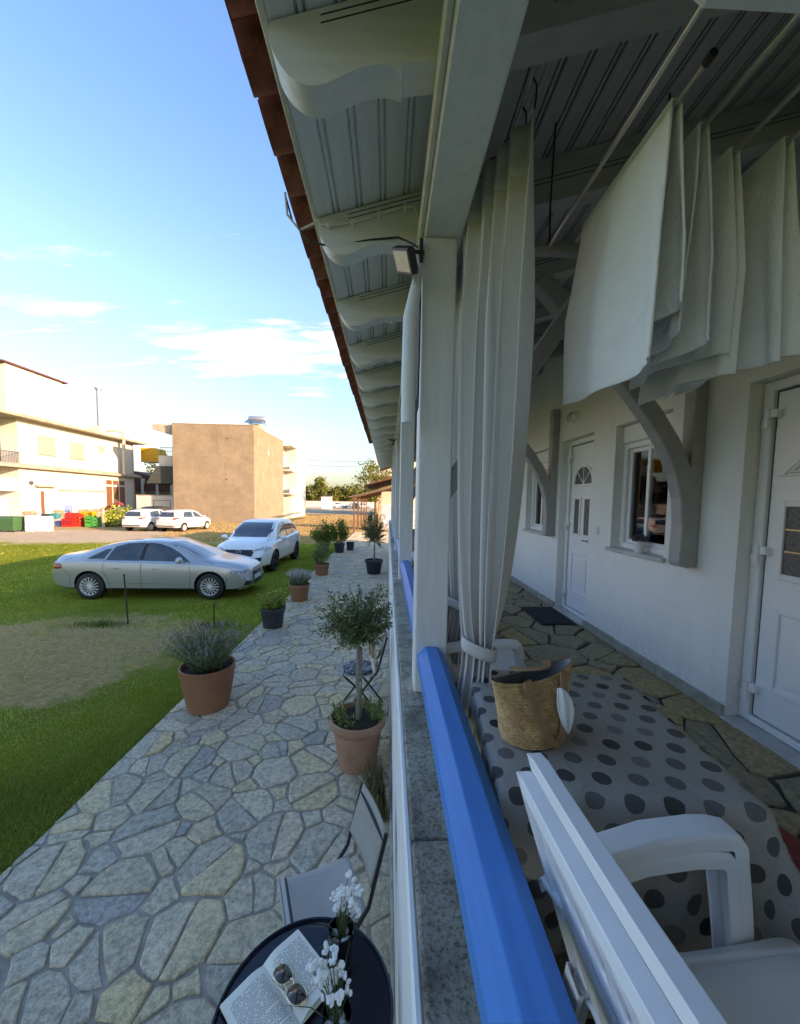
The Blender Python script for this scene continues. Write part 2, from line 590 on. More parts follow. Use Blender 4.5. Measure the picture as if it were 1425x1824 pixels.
bumpit(n, l, b, nmath(n, l, 'ADD', nmath(n, l, 'MULTIPLY', f2, .6), nmath(n, l, 'MULTIPLY', f5, .5)), .28, .003)
M['plaster'] = m

# concrete coping with lichen and dirt
m, n, l, b = newmat('lichen_concrete')
v = coords(n, l)
f = noise(n, l, v, 9, 8, 0.7)
f2 = noise(n, l, v, 95, 7, 0.8)
f4 = noise(n, l, v, 2.2, 6, 0.65)
c = ramp(n, l, f, [(0.30, (0.26, 0.235, 0.18)), (0.46, (0.56, 0.505, 0.40)), (0.66, (0.74, 0.67, 0.55))])
c = mix(n, l, 1.0, c, ramp(n, l, f2, [(0.36, (0.25, 0.24, 0.22)), (0.52, (1.05, 1.05, 1.05))]), 'MULTIPLY')
c = mix(n, l, nmath(n, l, 'MULTIPLY', nmath(n, l, 'SUBTRACT', f4, 0.52, clamp=True), 5.0, clamp=True), c, (0.095, 0.085, 0.07))
l.new(c, b.inputs['Base Color'])
b.inputs['Specular IOR Level'].default_value = 0.1
b.inputs['Roughness'].default_value = 0.95
bumpit(n, l, b, nmath(n, l, 'ADD', f, f2), 1.0, 0.014)
M['concrete'] = m

# old roof tile: fired clay, sooty
m, n, l, b = newmat('old_roof_tile')
v = coords(n, l)
oi = n.new("ShaderNodeObjectInfo")
base = ramp(n, l, oi.outputs['Random'], [(0.1, (0.34, 0.075, 0.038)), (0.5, (0.42, 0.105, 0.052)), (0.9, (0.50, 0.145, 0.075))])
f = noise(n, l, v, 14, 7, 0.7)
f2 = noise(n, l, v, 50, 5, 0.7)
c = mix(n, l, 1.0, base, ramp(n, l, f, [(0.32, (0.45, 0.42, 0.42)), (0.6, (1.1, 1.1, 1.1))]), 'MULTIPLY')
c = mix(n, l, nmath(n, l, 'MULTIPLY', nmath(n, l, 'SUBTRACT', f2, 0.60, clamp=True), 3.0, clamp=True), c, (0.34, 0.26, 0.20))
l.new(c, b.inputs['Base Color'])
b.inputs['Roughness'].default_value = 0.8
bumpit(n, l, b, nmath(n, l, 'ADD', f, f2), 0.6, 0.008)
M['tile'] = m
# ------------------------------------------------------------------ ground
rng = np.random.default_rng(7)
random.seed(7)
ZG = -0.04          # lawn level; the path's top is z = 0


def dry_mask(x, y):
    """1 on the worn patch of dead grass, 0 on the green lawn"""
    a = ((x + 6.6) * 0.93 + (y - 5.6) * 0.36) / 4.0
    b = (-(x + 6.6) * 0.36 + (y - 5.6) * 0.93) / 2.15
    return a * a + b * b


m, n, l, b = newmat('ground_mix')
geo = n.new("ShaderNodeNewGeometry")
pos = geo.outputs['Position']
sp = n.new("ShaderNodeSeparateXYZ")
l.new(pos, sp.inputs[0])
X, Y = sp.outputs[0], sp.outputs[1]
fa = noise(n, l, pos, 0.9, 6, 0.65)
fb = noise(n, l, pos, 0.16, 5, 0.6)
fc = noise(n, l, pos, 14, 6, 0.7)
fd = noise(n, l, pos, 60, 4, 0.7)
green = ramp(n, l, fa, [(0.3, (0.15, 0.20, 0.02)), (0.7, (0.24, 0.275, 0.045))])
dry = ramp(n, l, fc, [(0.3, (0.36, 0.205, 0.09)), (0.5, (0.56, 0.35, 0.155)), (0.72, (0.72, 0.475, 0.225))])
x1 = nmath(n, l, 'ADD', X, 6.6)
y1 = nmath(n, l, 'SUBTRACT', Y, 5.6)
ea = nmath(n, l, 'DIVIDE', nmath(n, l, 'ADD', nmath(n, l, 'MULTIPLY', x1, 0.93), nmath(n, l, 'MULTIPLY', y1, 0.36)), 4.0)
eb = nmath(n, l, 'DIVIDE', nmath(n, l, 'SUBTRACT', nmath(n, l, 'MULTIPLY', y1, 0.93), nmath(n, l, 'MULTIPLY', x1, 0.36)), 2.15)
ed = nmath(n, l, 'ADD', nmath(n, l, 'MULTIPLY', ea, ea), nmath(n, l, 'MULTIPLY', eb, eb))
ed = nmath(n, l, 'ADD', ed, nmath(n, l, 'MULTIPLY_ADD', fa, 2.2, -1.1))
dm = ramp(n, l, ed, [(0.72, (1, 1, 1)), (1.75, (0, 0, 0))])
lawn = mix(n, l, dm, green, dry)
# far side: dry field of orange stubble, and the pale earth track in front of the houses
field = ramp(n, l, nmath(n, l, 'ADD', nmath(n, l, 'MULTIPLY', fa, .5), nmath(n, l, 'MULTIPLY', fc, .5)),
             [(0.35, (0.32, 0.215, 0.10)), (0.5, (0.50, 0.345, 0.16)), (0.65, (0.60, 0.43, 0.22))])
track = ramp(n, l, fc, [(0.3, (0.46, 0.36, 0.25)), (0.7, (0.60, 0.49, 0.36))])
yn = nmath(n, l, 'ADD', Y, nmath(n, l, 'MULTIPLY_ADD', fa, 2.6, -1.3))
yn = nmath(n, l, 'ADD', yn, nmath(n, l, 'MULTIPLY_ADD', fb, 4.0, -2.0))
lawn_edge = nmath(n, l, 'SUBTRACT', yn, nmath(n, l, 'MULTIPLY_ADD', X, 0.10, 21.6))
# right of the white house the lawn runs further back
fm = nmath(n, l, 'MULTIPLY_ADD', lawn_edge, 0.8, 0.5, clamp=True)
far = nmath(n, l, 'MULTIPLY', nmath(n, l, 'LESS_THAN', X, -14.5), nmath(n, l, 'LESS_THAN', yn, 27.0))
tr2 = nmath(n, l, 'MULTIPLY', nmath(n, l, 'GREATER_THAN', yn, 62.0), 1.0)
fcol = mix(n, l, nmath(n, l, 'MAXIMUM', far, tr2), field, track)
dust = mix(n, l, nmath(n, l, 'MULTIPLY', nmath(n, l, 'SUBTRACT', fb, 0.5, clamp=True), 3.0, clamp=True), fcol, (0.12, 0.14, 0.04))
col = mix(n, l, fm, lawn, dust)
col = mix(n, l, 1.0, col, ramp(n, l, fd, [(0.3, (0.62, 0.62, 0.6)), (0.65, (1.12, 1.12, 1.1))]), 'MULTIPLY')
n.remove(b)
b = n.new("ShaderNodeBsdfDiffuse")
l.new(col, b.inputs['Color'])
bumpit(n, l, b, nmath(n, l, 'ADD', fc, fd), 0.8, 0.03)
l.new(b.outputs[0], n['Material Output'].inputs[0])
M['ground'] = m

g = MB()
xs = [-900, -200, -60, -30, -20, -12, -8, -5, -2.44, 0.3, 30, 200, 900]
ys = [-60, -5, 0, 3, 6, 9, 12, 16, 20, 30, 50, 100, 300, 1500]
g.grid([[(x, y, ZG) for x in xs] for y in ys])
tag(g.build('ground', M['ground']), kind='structure')

# ------------------------------------------------------------------ crazy paving
def poly_clip(P, nx, ny, d):
    out = []
    k = len(P)
    for i in range(k):
        a, b2 = P[i], P[(i + 1) % k]
        da, db = a[0] * nx + a[1] * ny - d, b2[0] * nx + b2[1] * ny - d
        if da <= 0:
            out.append(a)
        if (da < 0 < db) or (db < 0 < da):
            t = da / (da - db)
            out.append((a[0] + (b2[0] - a[0]) * t, a[1] + (b2[1] - a[1]) * t))
    return out


def flagstones(x0, x1, y0, y1, rmin, rmax, gap, seed, split=.05):
    rs = random.Random(seed)
    pts = []
    cell = rmax * 2
    grid = {}
    def near(x, y):
        i, j = int(math.floor(x / cell)), int(math.floor(y / cell))
        for a in (i - 1, i, i + 1):
            for b2 in (j - 1, j, j + 1):
                yield from grid.get((a, b2), ())
    area = (x1 - x0) * (y1 - y0)
    for r in np.geomspace(rmax, rmin, 14):
        for _ in range(int(area / (r * r) * 1.0)):
            x, y = rs.uniform(x0, x1), rs.uniform(y0, y1)
            if all((x - q[0]) ** 2 + (y - q[1]) ** 2 > (0.86 * (r + q[2])) ** 2 for q in near(x, y)):
                p = (x, y, r)
                pts.append(p)
                grid.setdefault((int(math.floor(x / cell)), int(math.floor(y / cell))), []).append(p)
    out = []
    polys = []
    for p in pts:
        P = [(x0, y0), (x1, y0), (x1, y1), (x0, y1)]
        i, j = int(math.floor(p[0] / cell)), int(math.floor(p[1] / cell))
        nb = [q for a in range(i - 2, i + 3) for b2 in range(j - 2, j + 3) for q in grid.get((a, b2), ()) if q is not p]
        for q in nb:
            dx, dy = q[0] - p[0], q[1] - p[1]
            D = math.hypot(dx, dy)
            if D > 4 * rmax:
                continue
            nx, ny = dx / D, dy / D
            t = (D * D + p[2] ** 2 - q[2] ** 2) / (2 * D)
            gg = gap * (0.55 + 0.9 * abs(math.sin(12.9 * (p[0] + q[0]) + 78.2 * (p[1] + q[1]))))
            P = poly_clip(P, nx, ny, nx * p[0] + ny * p[1] + t - gg)
            if len(P) < 3:
                break
        if len(P) >= 3:
            polys.append(P)
    # big cells are broken across by a straight joint, as slabs are on site
    q2 = []
    for P in polys:
        A = 0.5 * abs(sum(P[k][0] * P[(k + 1) % len(P)][1] - P[(k + 1) % len(P)][0] * P[k][1] for k in range(len(P))))
        if A > split and rs.random() < .86:
            cx = sum(v2[0] for v2 in P) / len(P) + rs.uniform(-.03, .03)
            cy = sum(v2[1] for v2 in P) / len(P) + rs.uniform(-.03, .03)
            a = rs.uniform(0, PI)
            nx, ny = math.cos(a), math.sin(a)
            d = nx * cx + ny * cy
            gg = gap * rs.uniform(.5, 1.2)
            q2 += [poly_clip(P, nx, ny, d - gg), poly_clip(P, -nx, -ny, -d - gg)]
        else:
            q2.append(P)
    for P in q2:
        if len(P) < 3:
            continue
        # drop tiny edges, knock the corners off, roughen
        Q = []
        for k in range(len(P)):
            a, b2 = P[k], P[(k + 1) % len(P)]
            if math.hypot(a[0] - b2[0], a[1] - b2[1]) > 0.02:
                Q.append(a)
        if len(Q) < 3:
            continue
        A = 0.5 * abs(sum(Q[k][0] * Q[(k + 1) % len(Q)][1] - Q[(k + 1) % len(Q)][0] * Q[k][1] for k in range(len(Q))))
        if A < 0.0028:
            continue
        C = []
        for k in range(len(Q)):
            a, b2 = Q[k], Q[(k + 1) % len(Q)]
            L = math.hypot(a[0] - b2[0], a[1] - b2[1])
            c = min(0.12, 0.006 / max(L, 1e-3)) + rs.uniform(0, 0.03)
            for t in ((c, 1 - c) if L < 0.11 else ((c, 0.5 + rs.uniform(-.16, .16), 1 - c) if L < .24 else (c, .33 + rs.uniform(-.08, .08), .67 + rs.uniform(-.08, .08), 1 - c))):
                j1 = rs.uniform(-1, 1) * min(0.010, L * 0.06)
                x = a[0] + (b2[0] - a[0]) * t - (b2[1] - a[1]) / L * j1
                y = a[1] + (b2[1] - a[1]) * t + (b2[0] - a[0]) / L * j1
                C.append((min(max(x, x0), x1), min(max(y, y0), y1)))
        if len(C) > 16:
            C = C[::2] if len(C) > 26 else C
        out.append(C)
    return out


def stone_mb(mb, C, z, rs, h=0.012):
    cx = sum(p[0] for p in C) / len(C)
    cy = sum(p[1] for p in C) / len(C)
    tx, ty = rs.uniform(-.012, .012), rs.uniform(-.012, .012)
    hh = h * rs.uniform(0.5, 1.7)
    k = len(C)
    vs = [(x, y, z - 0.006) for x, y in C]
    rim, top = [], []
    for x, y in C:
        rim.append((cx + (x - cx) * .985, cy + (y - cy) * .985, z + hh * .6 + (x - cx) * tx + (y - cy) * ty))
        top.append((cx + (x - cx) * .90, cy + (y - cy) * .90, z + hh + (x - cx) * tx + (y - cy) * ty + rs.uniform(-.001, .001)))
    vs += rim + top
    fs = [(i, (i + 1) % k, k + (i + 1) % k, k + i) for i in range(k)]
    fs += [(k + i, k + (i + 1) % k, 2 * k + (i + 1) % k, 2 * k + i) for i in range(k)]
    fs.append(tuple(range(2 * k, 3 * k)))
    mb.add(vs, fs)


TONES = [(0.69, 0.55, 0.38), (0.80, 0.62, 0.38), (0.47, 0.425, 0.365), (0.78, 0.62, 0.43), (0.63, 0.525, 0.40), (0.82, 0.62, 0.37),
         (0.52, 0.465, 0.385), (0.79, 0.63, 0.44), (0.43, 0.405, 0.37), (0.82, 0.595, 0.325), (0.67, 0.55, 0.415)]
M['stone'] = stonemat('path_stone', TONES)
M['stone2'] = stonemat('path_stone_far', TONES, use_island=True)
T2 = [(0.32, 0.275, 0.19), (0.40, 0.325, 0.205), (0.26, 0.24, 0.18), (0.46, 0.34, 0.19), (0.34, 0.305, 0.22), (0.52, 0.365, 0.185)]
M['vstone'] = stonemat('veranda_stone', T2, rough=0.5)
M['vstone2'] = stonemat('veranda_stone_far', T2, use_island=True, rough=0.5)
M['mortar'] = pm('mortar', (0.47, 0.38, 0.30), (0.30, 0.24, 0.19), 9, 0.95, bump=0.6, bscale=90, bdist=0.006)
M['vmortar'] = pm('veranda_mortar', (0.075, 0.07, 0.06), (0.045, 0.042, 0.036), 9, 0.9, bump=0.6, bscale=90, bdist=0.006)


def paving(floor, cells, z, limit, mA, mB, seed, part):
    rs = random.Random(seed)
    cells = sorted(cells, key=lambda C: sum(p[1] for p in C) / len(C))
    rest = MB()
    for i, C in enumerate(cells):
        if i < limit:
            mb = MB()
            stone_mb(mb, C, z, rs)
            mb.build(part, mA, floor)
        else:
            stone_mb(rest, C, z, rs)
    if rest.v:
        tag(rest.build(part + '_far', mB, floor), kind='stuff')


g = MB()
g.box(-2.44, 0.10, -0.6, 29.0, -0.14, 0.0)
path = tag(g.build('path', M['mortar']), kind='structure')
cells = flagstones(-2.438, 0.06, 0.75, 28.8, 0.055, 0.215, 0.0085, 11, .045)
paving(path, cells, 0.0, 300, M['stone'], M['stone2'], 5, 'paving_stone')

ZV = 1.10
g = MB()
g.box(0.33, 2.21, -2.2, 18.0, 0.9, ZV)
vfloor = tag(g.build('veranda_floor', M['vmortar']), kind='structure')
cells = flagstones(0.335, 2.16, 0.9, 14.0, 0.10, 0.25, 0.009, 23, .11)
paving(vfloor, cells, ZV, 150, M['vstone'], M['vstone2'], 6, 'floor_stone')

# ------------------------------------------------------------------ grass
def blade_mesh(name, P, H, Wd, col, mat, bend=0.5):
    """numpy-built blades: a narrow two-segment strip each"""
    N = len(P)
    az = rng.uniform(0, 2 * PI, N)
    lean = rng.uniform(0.1, 1.0, N) * bend
    la = rng.uniform(0, 2 * PI, N)
    s = np.stack([np.cos(az), np.sin(az), np.zeros(N)], 1) * (Wd / 2)[:, None]
    d = np.stack([np.cos(la) * lean, np.sin(la) * lean, np.ones(N)], 1)
    mid = P + d * (H * 0.5)[:, None]
    d2 = np.stack([np.cos(la) * lean * 2.4, np.sin(la) * lean * 2.4, np.ones(N) * 0.75], 1)
    tip = mid + d2 * (H * 0.5)[:, None]
    V = np.stack([P - s, P + s, mid + s * .8, mid - s * .8, tip], 1).reshape(-1, 3)
    base = (np.arange(N) * 5)[:, None]
    quads = base + np.array([[0, 1, 2, 3]])
    tris = base + np.array([[3, 2, 4]])
    me = bpy.data.meshes.new(name)
    me.vertices.add(len(V))
    me.vertices.foreach_set('co', V.astype(np.float32).ravel())
    me.loops.add(N * 7)
    lv = np.concatenate([quads, tris], 1).astype(np.int32).ravel()
    me.loops.foreach_set('vertex_index', lv)
    me.polygons.add(N * 2)
    st = (np.arange(N) * 7)[:, None] + np.array([[0, 4]])
    me.polygons.foreach_set('loop_start', st.astype(np.int32).ravel())
    ca = me.attributes.new('tone', 'FLOAT_COLOR', 'POINT')
    C = np.repeat(np.concatenate([col, np.ones((N, 1))], 1), 5, axis=0)
    ca.data.foreach_set('color', C.astype(np.float32).ravel())
    me.materials.append(mat)
    me.update(calc_edges=True)
    return link(me, name)


m, n, l, b = newmat('grass_blade')
n.remove(b)
at = n.new("ShaderNodeAttribute")
at.attribute_name = 'tone'
df = n.new("ShaderNodeBsdfDiffuse")
l.new(at.outputs['Color'], df.inputs[0])
tr = n.new("ShaderNodeBsdfTranslucent")
l.new(at.outputs['Color'], tr.inputs[0])
ms = n.new("ShaderNodeMixShader")
ms.inputs[0].default_value = 0.4
l.new(df.outputs[0], ms.inputs[1])
l.new(tr.outputs[0], ms.inputs[2])
l.new(ms.outputs[0], n['Material Output'].inputs[0])
M['blade'] = m


def vnoise(x, y, s, seed):
    """cheap smooth value noise"""
    r = np.random.default_rng(seed)
    T = r.random((64, 64))
    u, v2 = x * s, y * s
    i, j = np.floor(u).astype(int), np.floor(v2).astype(int)
    fu, fv = u - i, v2 - j
    fu, fv = fu * fu * (3 - 2 * fu), fv * fv * (3 - 2 * fv)
    a = T[i % 64, j % 64] * (1 - fu) + T[(i + 1) % 64, j % 64] * fu
    b3 = T[i % 64, (j + 1) % 64] * (1 - fu) + T[(i + 1) % 64, (j + 1) % 64] * fu
    return a * (1 - fv) + b3 * fv


def lawn(N, y0, y1, hscale):
    # density falls with distance: y uniform in 1/y, x uniform across the view
    iy = rng.uniform(1 / y1, 1 / y0, N)
    y = 1 / iy
    t = rng.random(N)
    x = -2.445 - t * (y * 1.06 + 0.6)
    dmv = dry_mask(x, y) + (vnoise(x, y, 0.62, 3) - 0.5) * 2.3 + (vnoise(x, y, 2.1, 4) - 0.5) * 1.7 + (vnoise(x, y, 6.0, 14) - 0.5) * 0.8
    dry = np.clip((1.25 - dmv) / 0.6, 0, 1)
    thin = np.clip((vnoise(x, y, 0.55, 21) - .52) * 3.2, 0, 1) * np.clip((vnoise(x, y, 2.3, 22) - .35) * 2, 0, 1)
    dry2 = rng.random(N) < np.maximum(dry * 0.93, thin * .62)
    keep = ~(dry2 & (rng.random(N) < 0.55))
    x, y, dry2 = x[keep], y[keep], dry2[keep]
    k = len(x)
    Hh = rng.uniform(0.018, 0.055, k) * (.55 + 1.1 * vnoise(x, y, 1.9, 8)) * hscale
    # rank edge along the paving
    Hh *= np.where((x > -2.62) & (rng.random(k) < .5), rng.uniform(1.2, 2.0, k), 1.0)
    Hh = np.where(dry2, Hh * 0.55, Hh)
    Wd = np.maximum(0.0035, y * 0.00085) * rng.uniform(0.7, 1.3, k)
    r = rng.random((k, 1))
    pat = vnoise(x, y, 0.7, 9)[:, None]
    gcol = np.array([[0.24, 0.31, 0.04]]) * (1 - r) + np.array([[0.50, 0.53, 0.13]]) * r
    gcol = gcol * (0.62 + 0.76 * pat) * np.where(vnoise(x, y, 1.7, 31)[:, None] > .6, np.array([[1.25, 1.05, .9]]), 1.0) + np.array([[0.03, 0.01, 0.0]]) * (rng.random((k, 1)) < 0.12)
    dcol = np.array([[0.50, 0.30, 0.125]]) * (1 - r) + np.array([[0.86, 0.575, 0.29]]) * r
    col = np.where(dry2[:, None], dcol, gcol)
    P = np.stack([x, y, np.full(k, ZG - 0.004)], 1)
    return P, Hh, Wd, col, dry2


P, Hh, Wd, colr, _ = lawn(230000, 1.7, 21.0, 1.0)
ok = ~((P[:, 0] > -7.5) & (P[:, 0] < -3.6) & (P[:, 1] > 9.3) & (P[:, 1] < 10.9) & (Hh > .06))
tag(blade_mesh('grass', P[ok], Hh[ok], Wd[ok], colr[ok], M['blade'], 0.55), kind='stuff')
# straw lying about on the worn patch
N = 9000
a = rng.uniform(0, 2 * PI, N)
rr = np.sqrt(rng.random(N))
px, py = -6.3 + rr * np.cos(a) * 3.4, 5.7 + rr * np.sin(a) * 2.5
sel = px < -2.6
px, py = px[sel], py[sel]
k = len(px)
r = rng.random((k, 1))
tag(blade_mesh('straw', np.stack([px, py, np.full(k, ZG + 0.004)], 1), rng.uniform(.015, .05, k), np.full(k, 0.005),
               np.array([[0.42, 0.28, 0.12]]) * (1 - r) + np.array([[0.78, 0.58, 0.32]]) * r, M['blade'], 3.0), kind='stuff')
# stubble on the dry field beyond the cars
N = 26000
y = 1 / rng.uniform(1 / 60, 1 / 21.5, N)
x = -1.8 - rng.random(N) * (y * 0.5)
k = N
r = rng.random((k, 1))
tag(blade_mesh('stubble', np.stack([x, y, np.full(k, ZG)], 1), rng.uniform(.03, .10, k), y * 0.0012,
               np.array([[0.34, 0.235, 0.10]]) * (1 - r) + np.array([[0.62, 0.46, 0.22]]) * r, M['blade'], 0.8), kind='stuff')
# ------------------------------------------------------------------ the guest house with its veranda
house = thing('guest_house', 'long pale grey guest house with a timber veranda along the stone path', 'house', (2.15, 0, 0))
HO = (2.15, 0, 0)


def hp(mb, name, mats, smooth=False, bevel=0.0, parent=None, segs=1):
    return mb.build(name, mats, parent or house, smooth, bevel, HO if parent is None else HO, segs)


XW, XF = 2.15, 2.235           # wall face, face of the recessed frames
ZT = 4.45
openings = [(1.28, 2.28, ZV, 3.18), (2.90, 3.62, 2.035, 3.18), (4.02, 4.76, ZV, 3.20), (5.16, 5.92, 2.035, 3.18),
            (6.60, 7.40, ZV, 3.20), (8.2, 9.0, 2.035, 3.18), (9.6, 10.4, ZV, 3.20)]
g = MB()
yy = -14  # unseen stretch behind the camera, lengthened to keep sun off the lawn
for (a, b2, z0, z1) in openings:
    g.box(XW, XW + .22, yy, a, 0.9, ZT)
    g.box(XW, XW + .22, a, b2, z1, ZT)
    if z0 > ZV:
        g.box(XW, XW + .22, a, b2, 0.9, z0 - .03)
    yy = b2
g.box(XW, XW + .22, yy, 18.0, 0.9, ZT)
hp(g, 'wall', M['plaster'])
g = MB()
g.box(XW + .221, 7.0, 17.8, 17.999, 0, 4.4).box(XW + .221, 7.0, -13.999, -13.8, 0, 4.4).box(6.8, 6.999, -13.8, 17.8, 0, 4.4).box(.33, 6.8, 17.6, 17.8, -.1, .9).box(.33, 6.8, -2.3, -2.1, -.1, .9)
hp(g, 'rear_wall', M['plaster'])
# dark interior behind the windows and doors
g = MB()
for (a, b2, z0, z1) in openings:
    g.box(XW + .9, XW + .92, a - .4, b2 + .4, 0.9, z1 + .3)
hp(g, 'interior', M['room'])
# skirting stones along the foot of the wall
yy = -1.0
rs = random.Random(4)
for (a, b2, z0, z1) in openings + [(14, 14, 0, 0)]:
    if z0 > ZV:
        continue
    while yy < a - .02:
        y2 = min(yy + rs.uniform(.45, .62), a)
        g = MB()
        g.box(XW - .02 - rs.uniform(0, .003), XW + .01, yy + .003, y2 - .003, ZV - .01, ZV + .085 + rs.uniform(-.004, .004))
        hp(g, 'skirting_stone', M['skirt'], bevel=.003)
        yy = y2
    yy = max(yy, b2)


def window(a, b2, z0, z1, drape):
    fr = MB()
    w = .05
    x0, x1 = XF, XF + .06
    fr.box(x0, x1, a, a + w, z0, z1 - .17).box(x0, x1, b2 - w, b2, z0, z1 - .17).box(x0, x1, a + w, b2 - w, z0, z0 + w).box(x0, x1, a + w, b2 - w, z1 - .17 - w, z1 - .17)
    f = hp(fr, 'window', M['pvc'], bevel=.006)
    sb = MB()
    sb.box(x0 - .02, x1 + .04, a + .002, b2 - .002, z1 - .168, z1 - .002)
    hp(sb, 'shutter_box', M['pvc'], bevel=.012, parent=f)
    mid = (a + b2) / 2
    for (q0, q1, dx) in ((a + w, mid + .03, .0), (mid - .03, b2 - w, .024)):
        sh = MB()
        xx0, xx1 = x0 + .008 + dx, x0 + .03 + dx
        s = .038
        zz0, zz1 = z0 + w, z1 - .17 - w
        sh.box(xx0, xx1, q0, q0 + s, zz0, zz1).box(xx0, xx1, q1 - s, q1, zz0, zz1).box(xx0, xx1, q0 + s, q1 - s, zz0, zz0 + s).box(xx0, xx1, q0 + s, q1 - s, zz1 - s, zz1)
        hp(sh, 'sash', M['pvc'], bevel=.004, parent=f)
        p = MB()
        p.box(xx0 + .008, xx0 + .014, q0 + s - .004, q1 - s + .004, zz0 + s - .004, zz1 - s + .004)
        hp(p, 'pane', M['glass'], parent=f)
    si = MB()
    si.box(XW - .035, XF + .02, a - .03, b2 + .03, z0 - .032, z0 + .001)
    hp(si, 'sill', M['marble'], bevel=.004, parent=f)
    for (q0, q1) in ((b2 - .36, b2 - .06), (a + .05, a + .16)):
        rows = []
        for i in range(13):
            t = i / 12
            z = z1 - .2 + (z0 + .02 - z1 + .2) * t
            rows.append([(XF + .13 + .02 * math.sin(k * 1.9 + drape), q0 + (q1 - q0) * (k / 24) * (1 - .12 * t), z) for k in range(25)])
        d = MB().grid(rows)
        hp(d, 'drape', M['drape'], smooth=True, parent=f)


for o3 in openings:
    if o3[2] > ZV:
        window(o3[0], o3[1], o3[2], o3[3], o3[0])


def rect_mould(mb, x, a, b2, z0, z1, w, t):
    """raised picture-frame moulding on a door leaf"""
    mb.box(x - t, x + .002, a, a + w, z0, z1).box(x - t, x + .002, b2 - w, b2, z0, z1)
    mb.box(x - t, x + .002, a + w, b2 - w, z0, z0 + w).box(x - t, x + .002, a + w, b2 - w, z1 - w, z1)


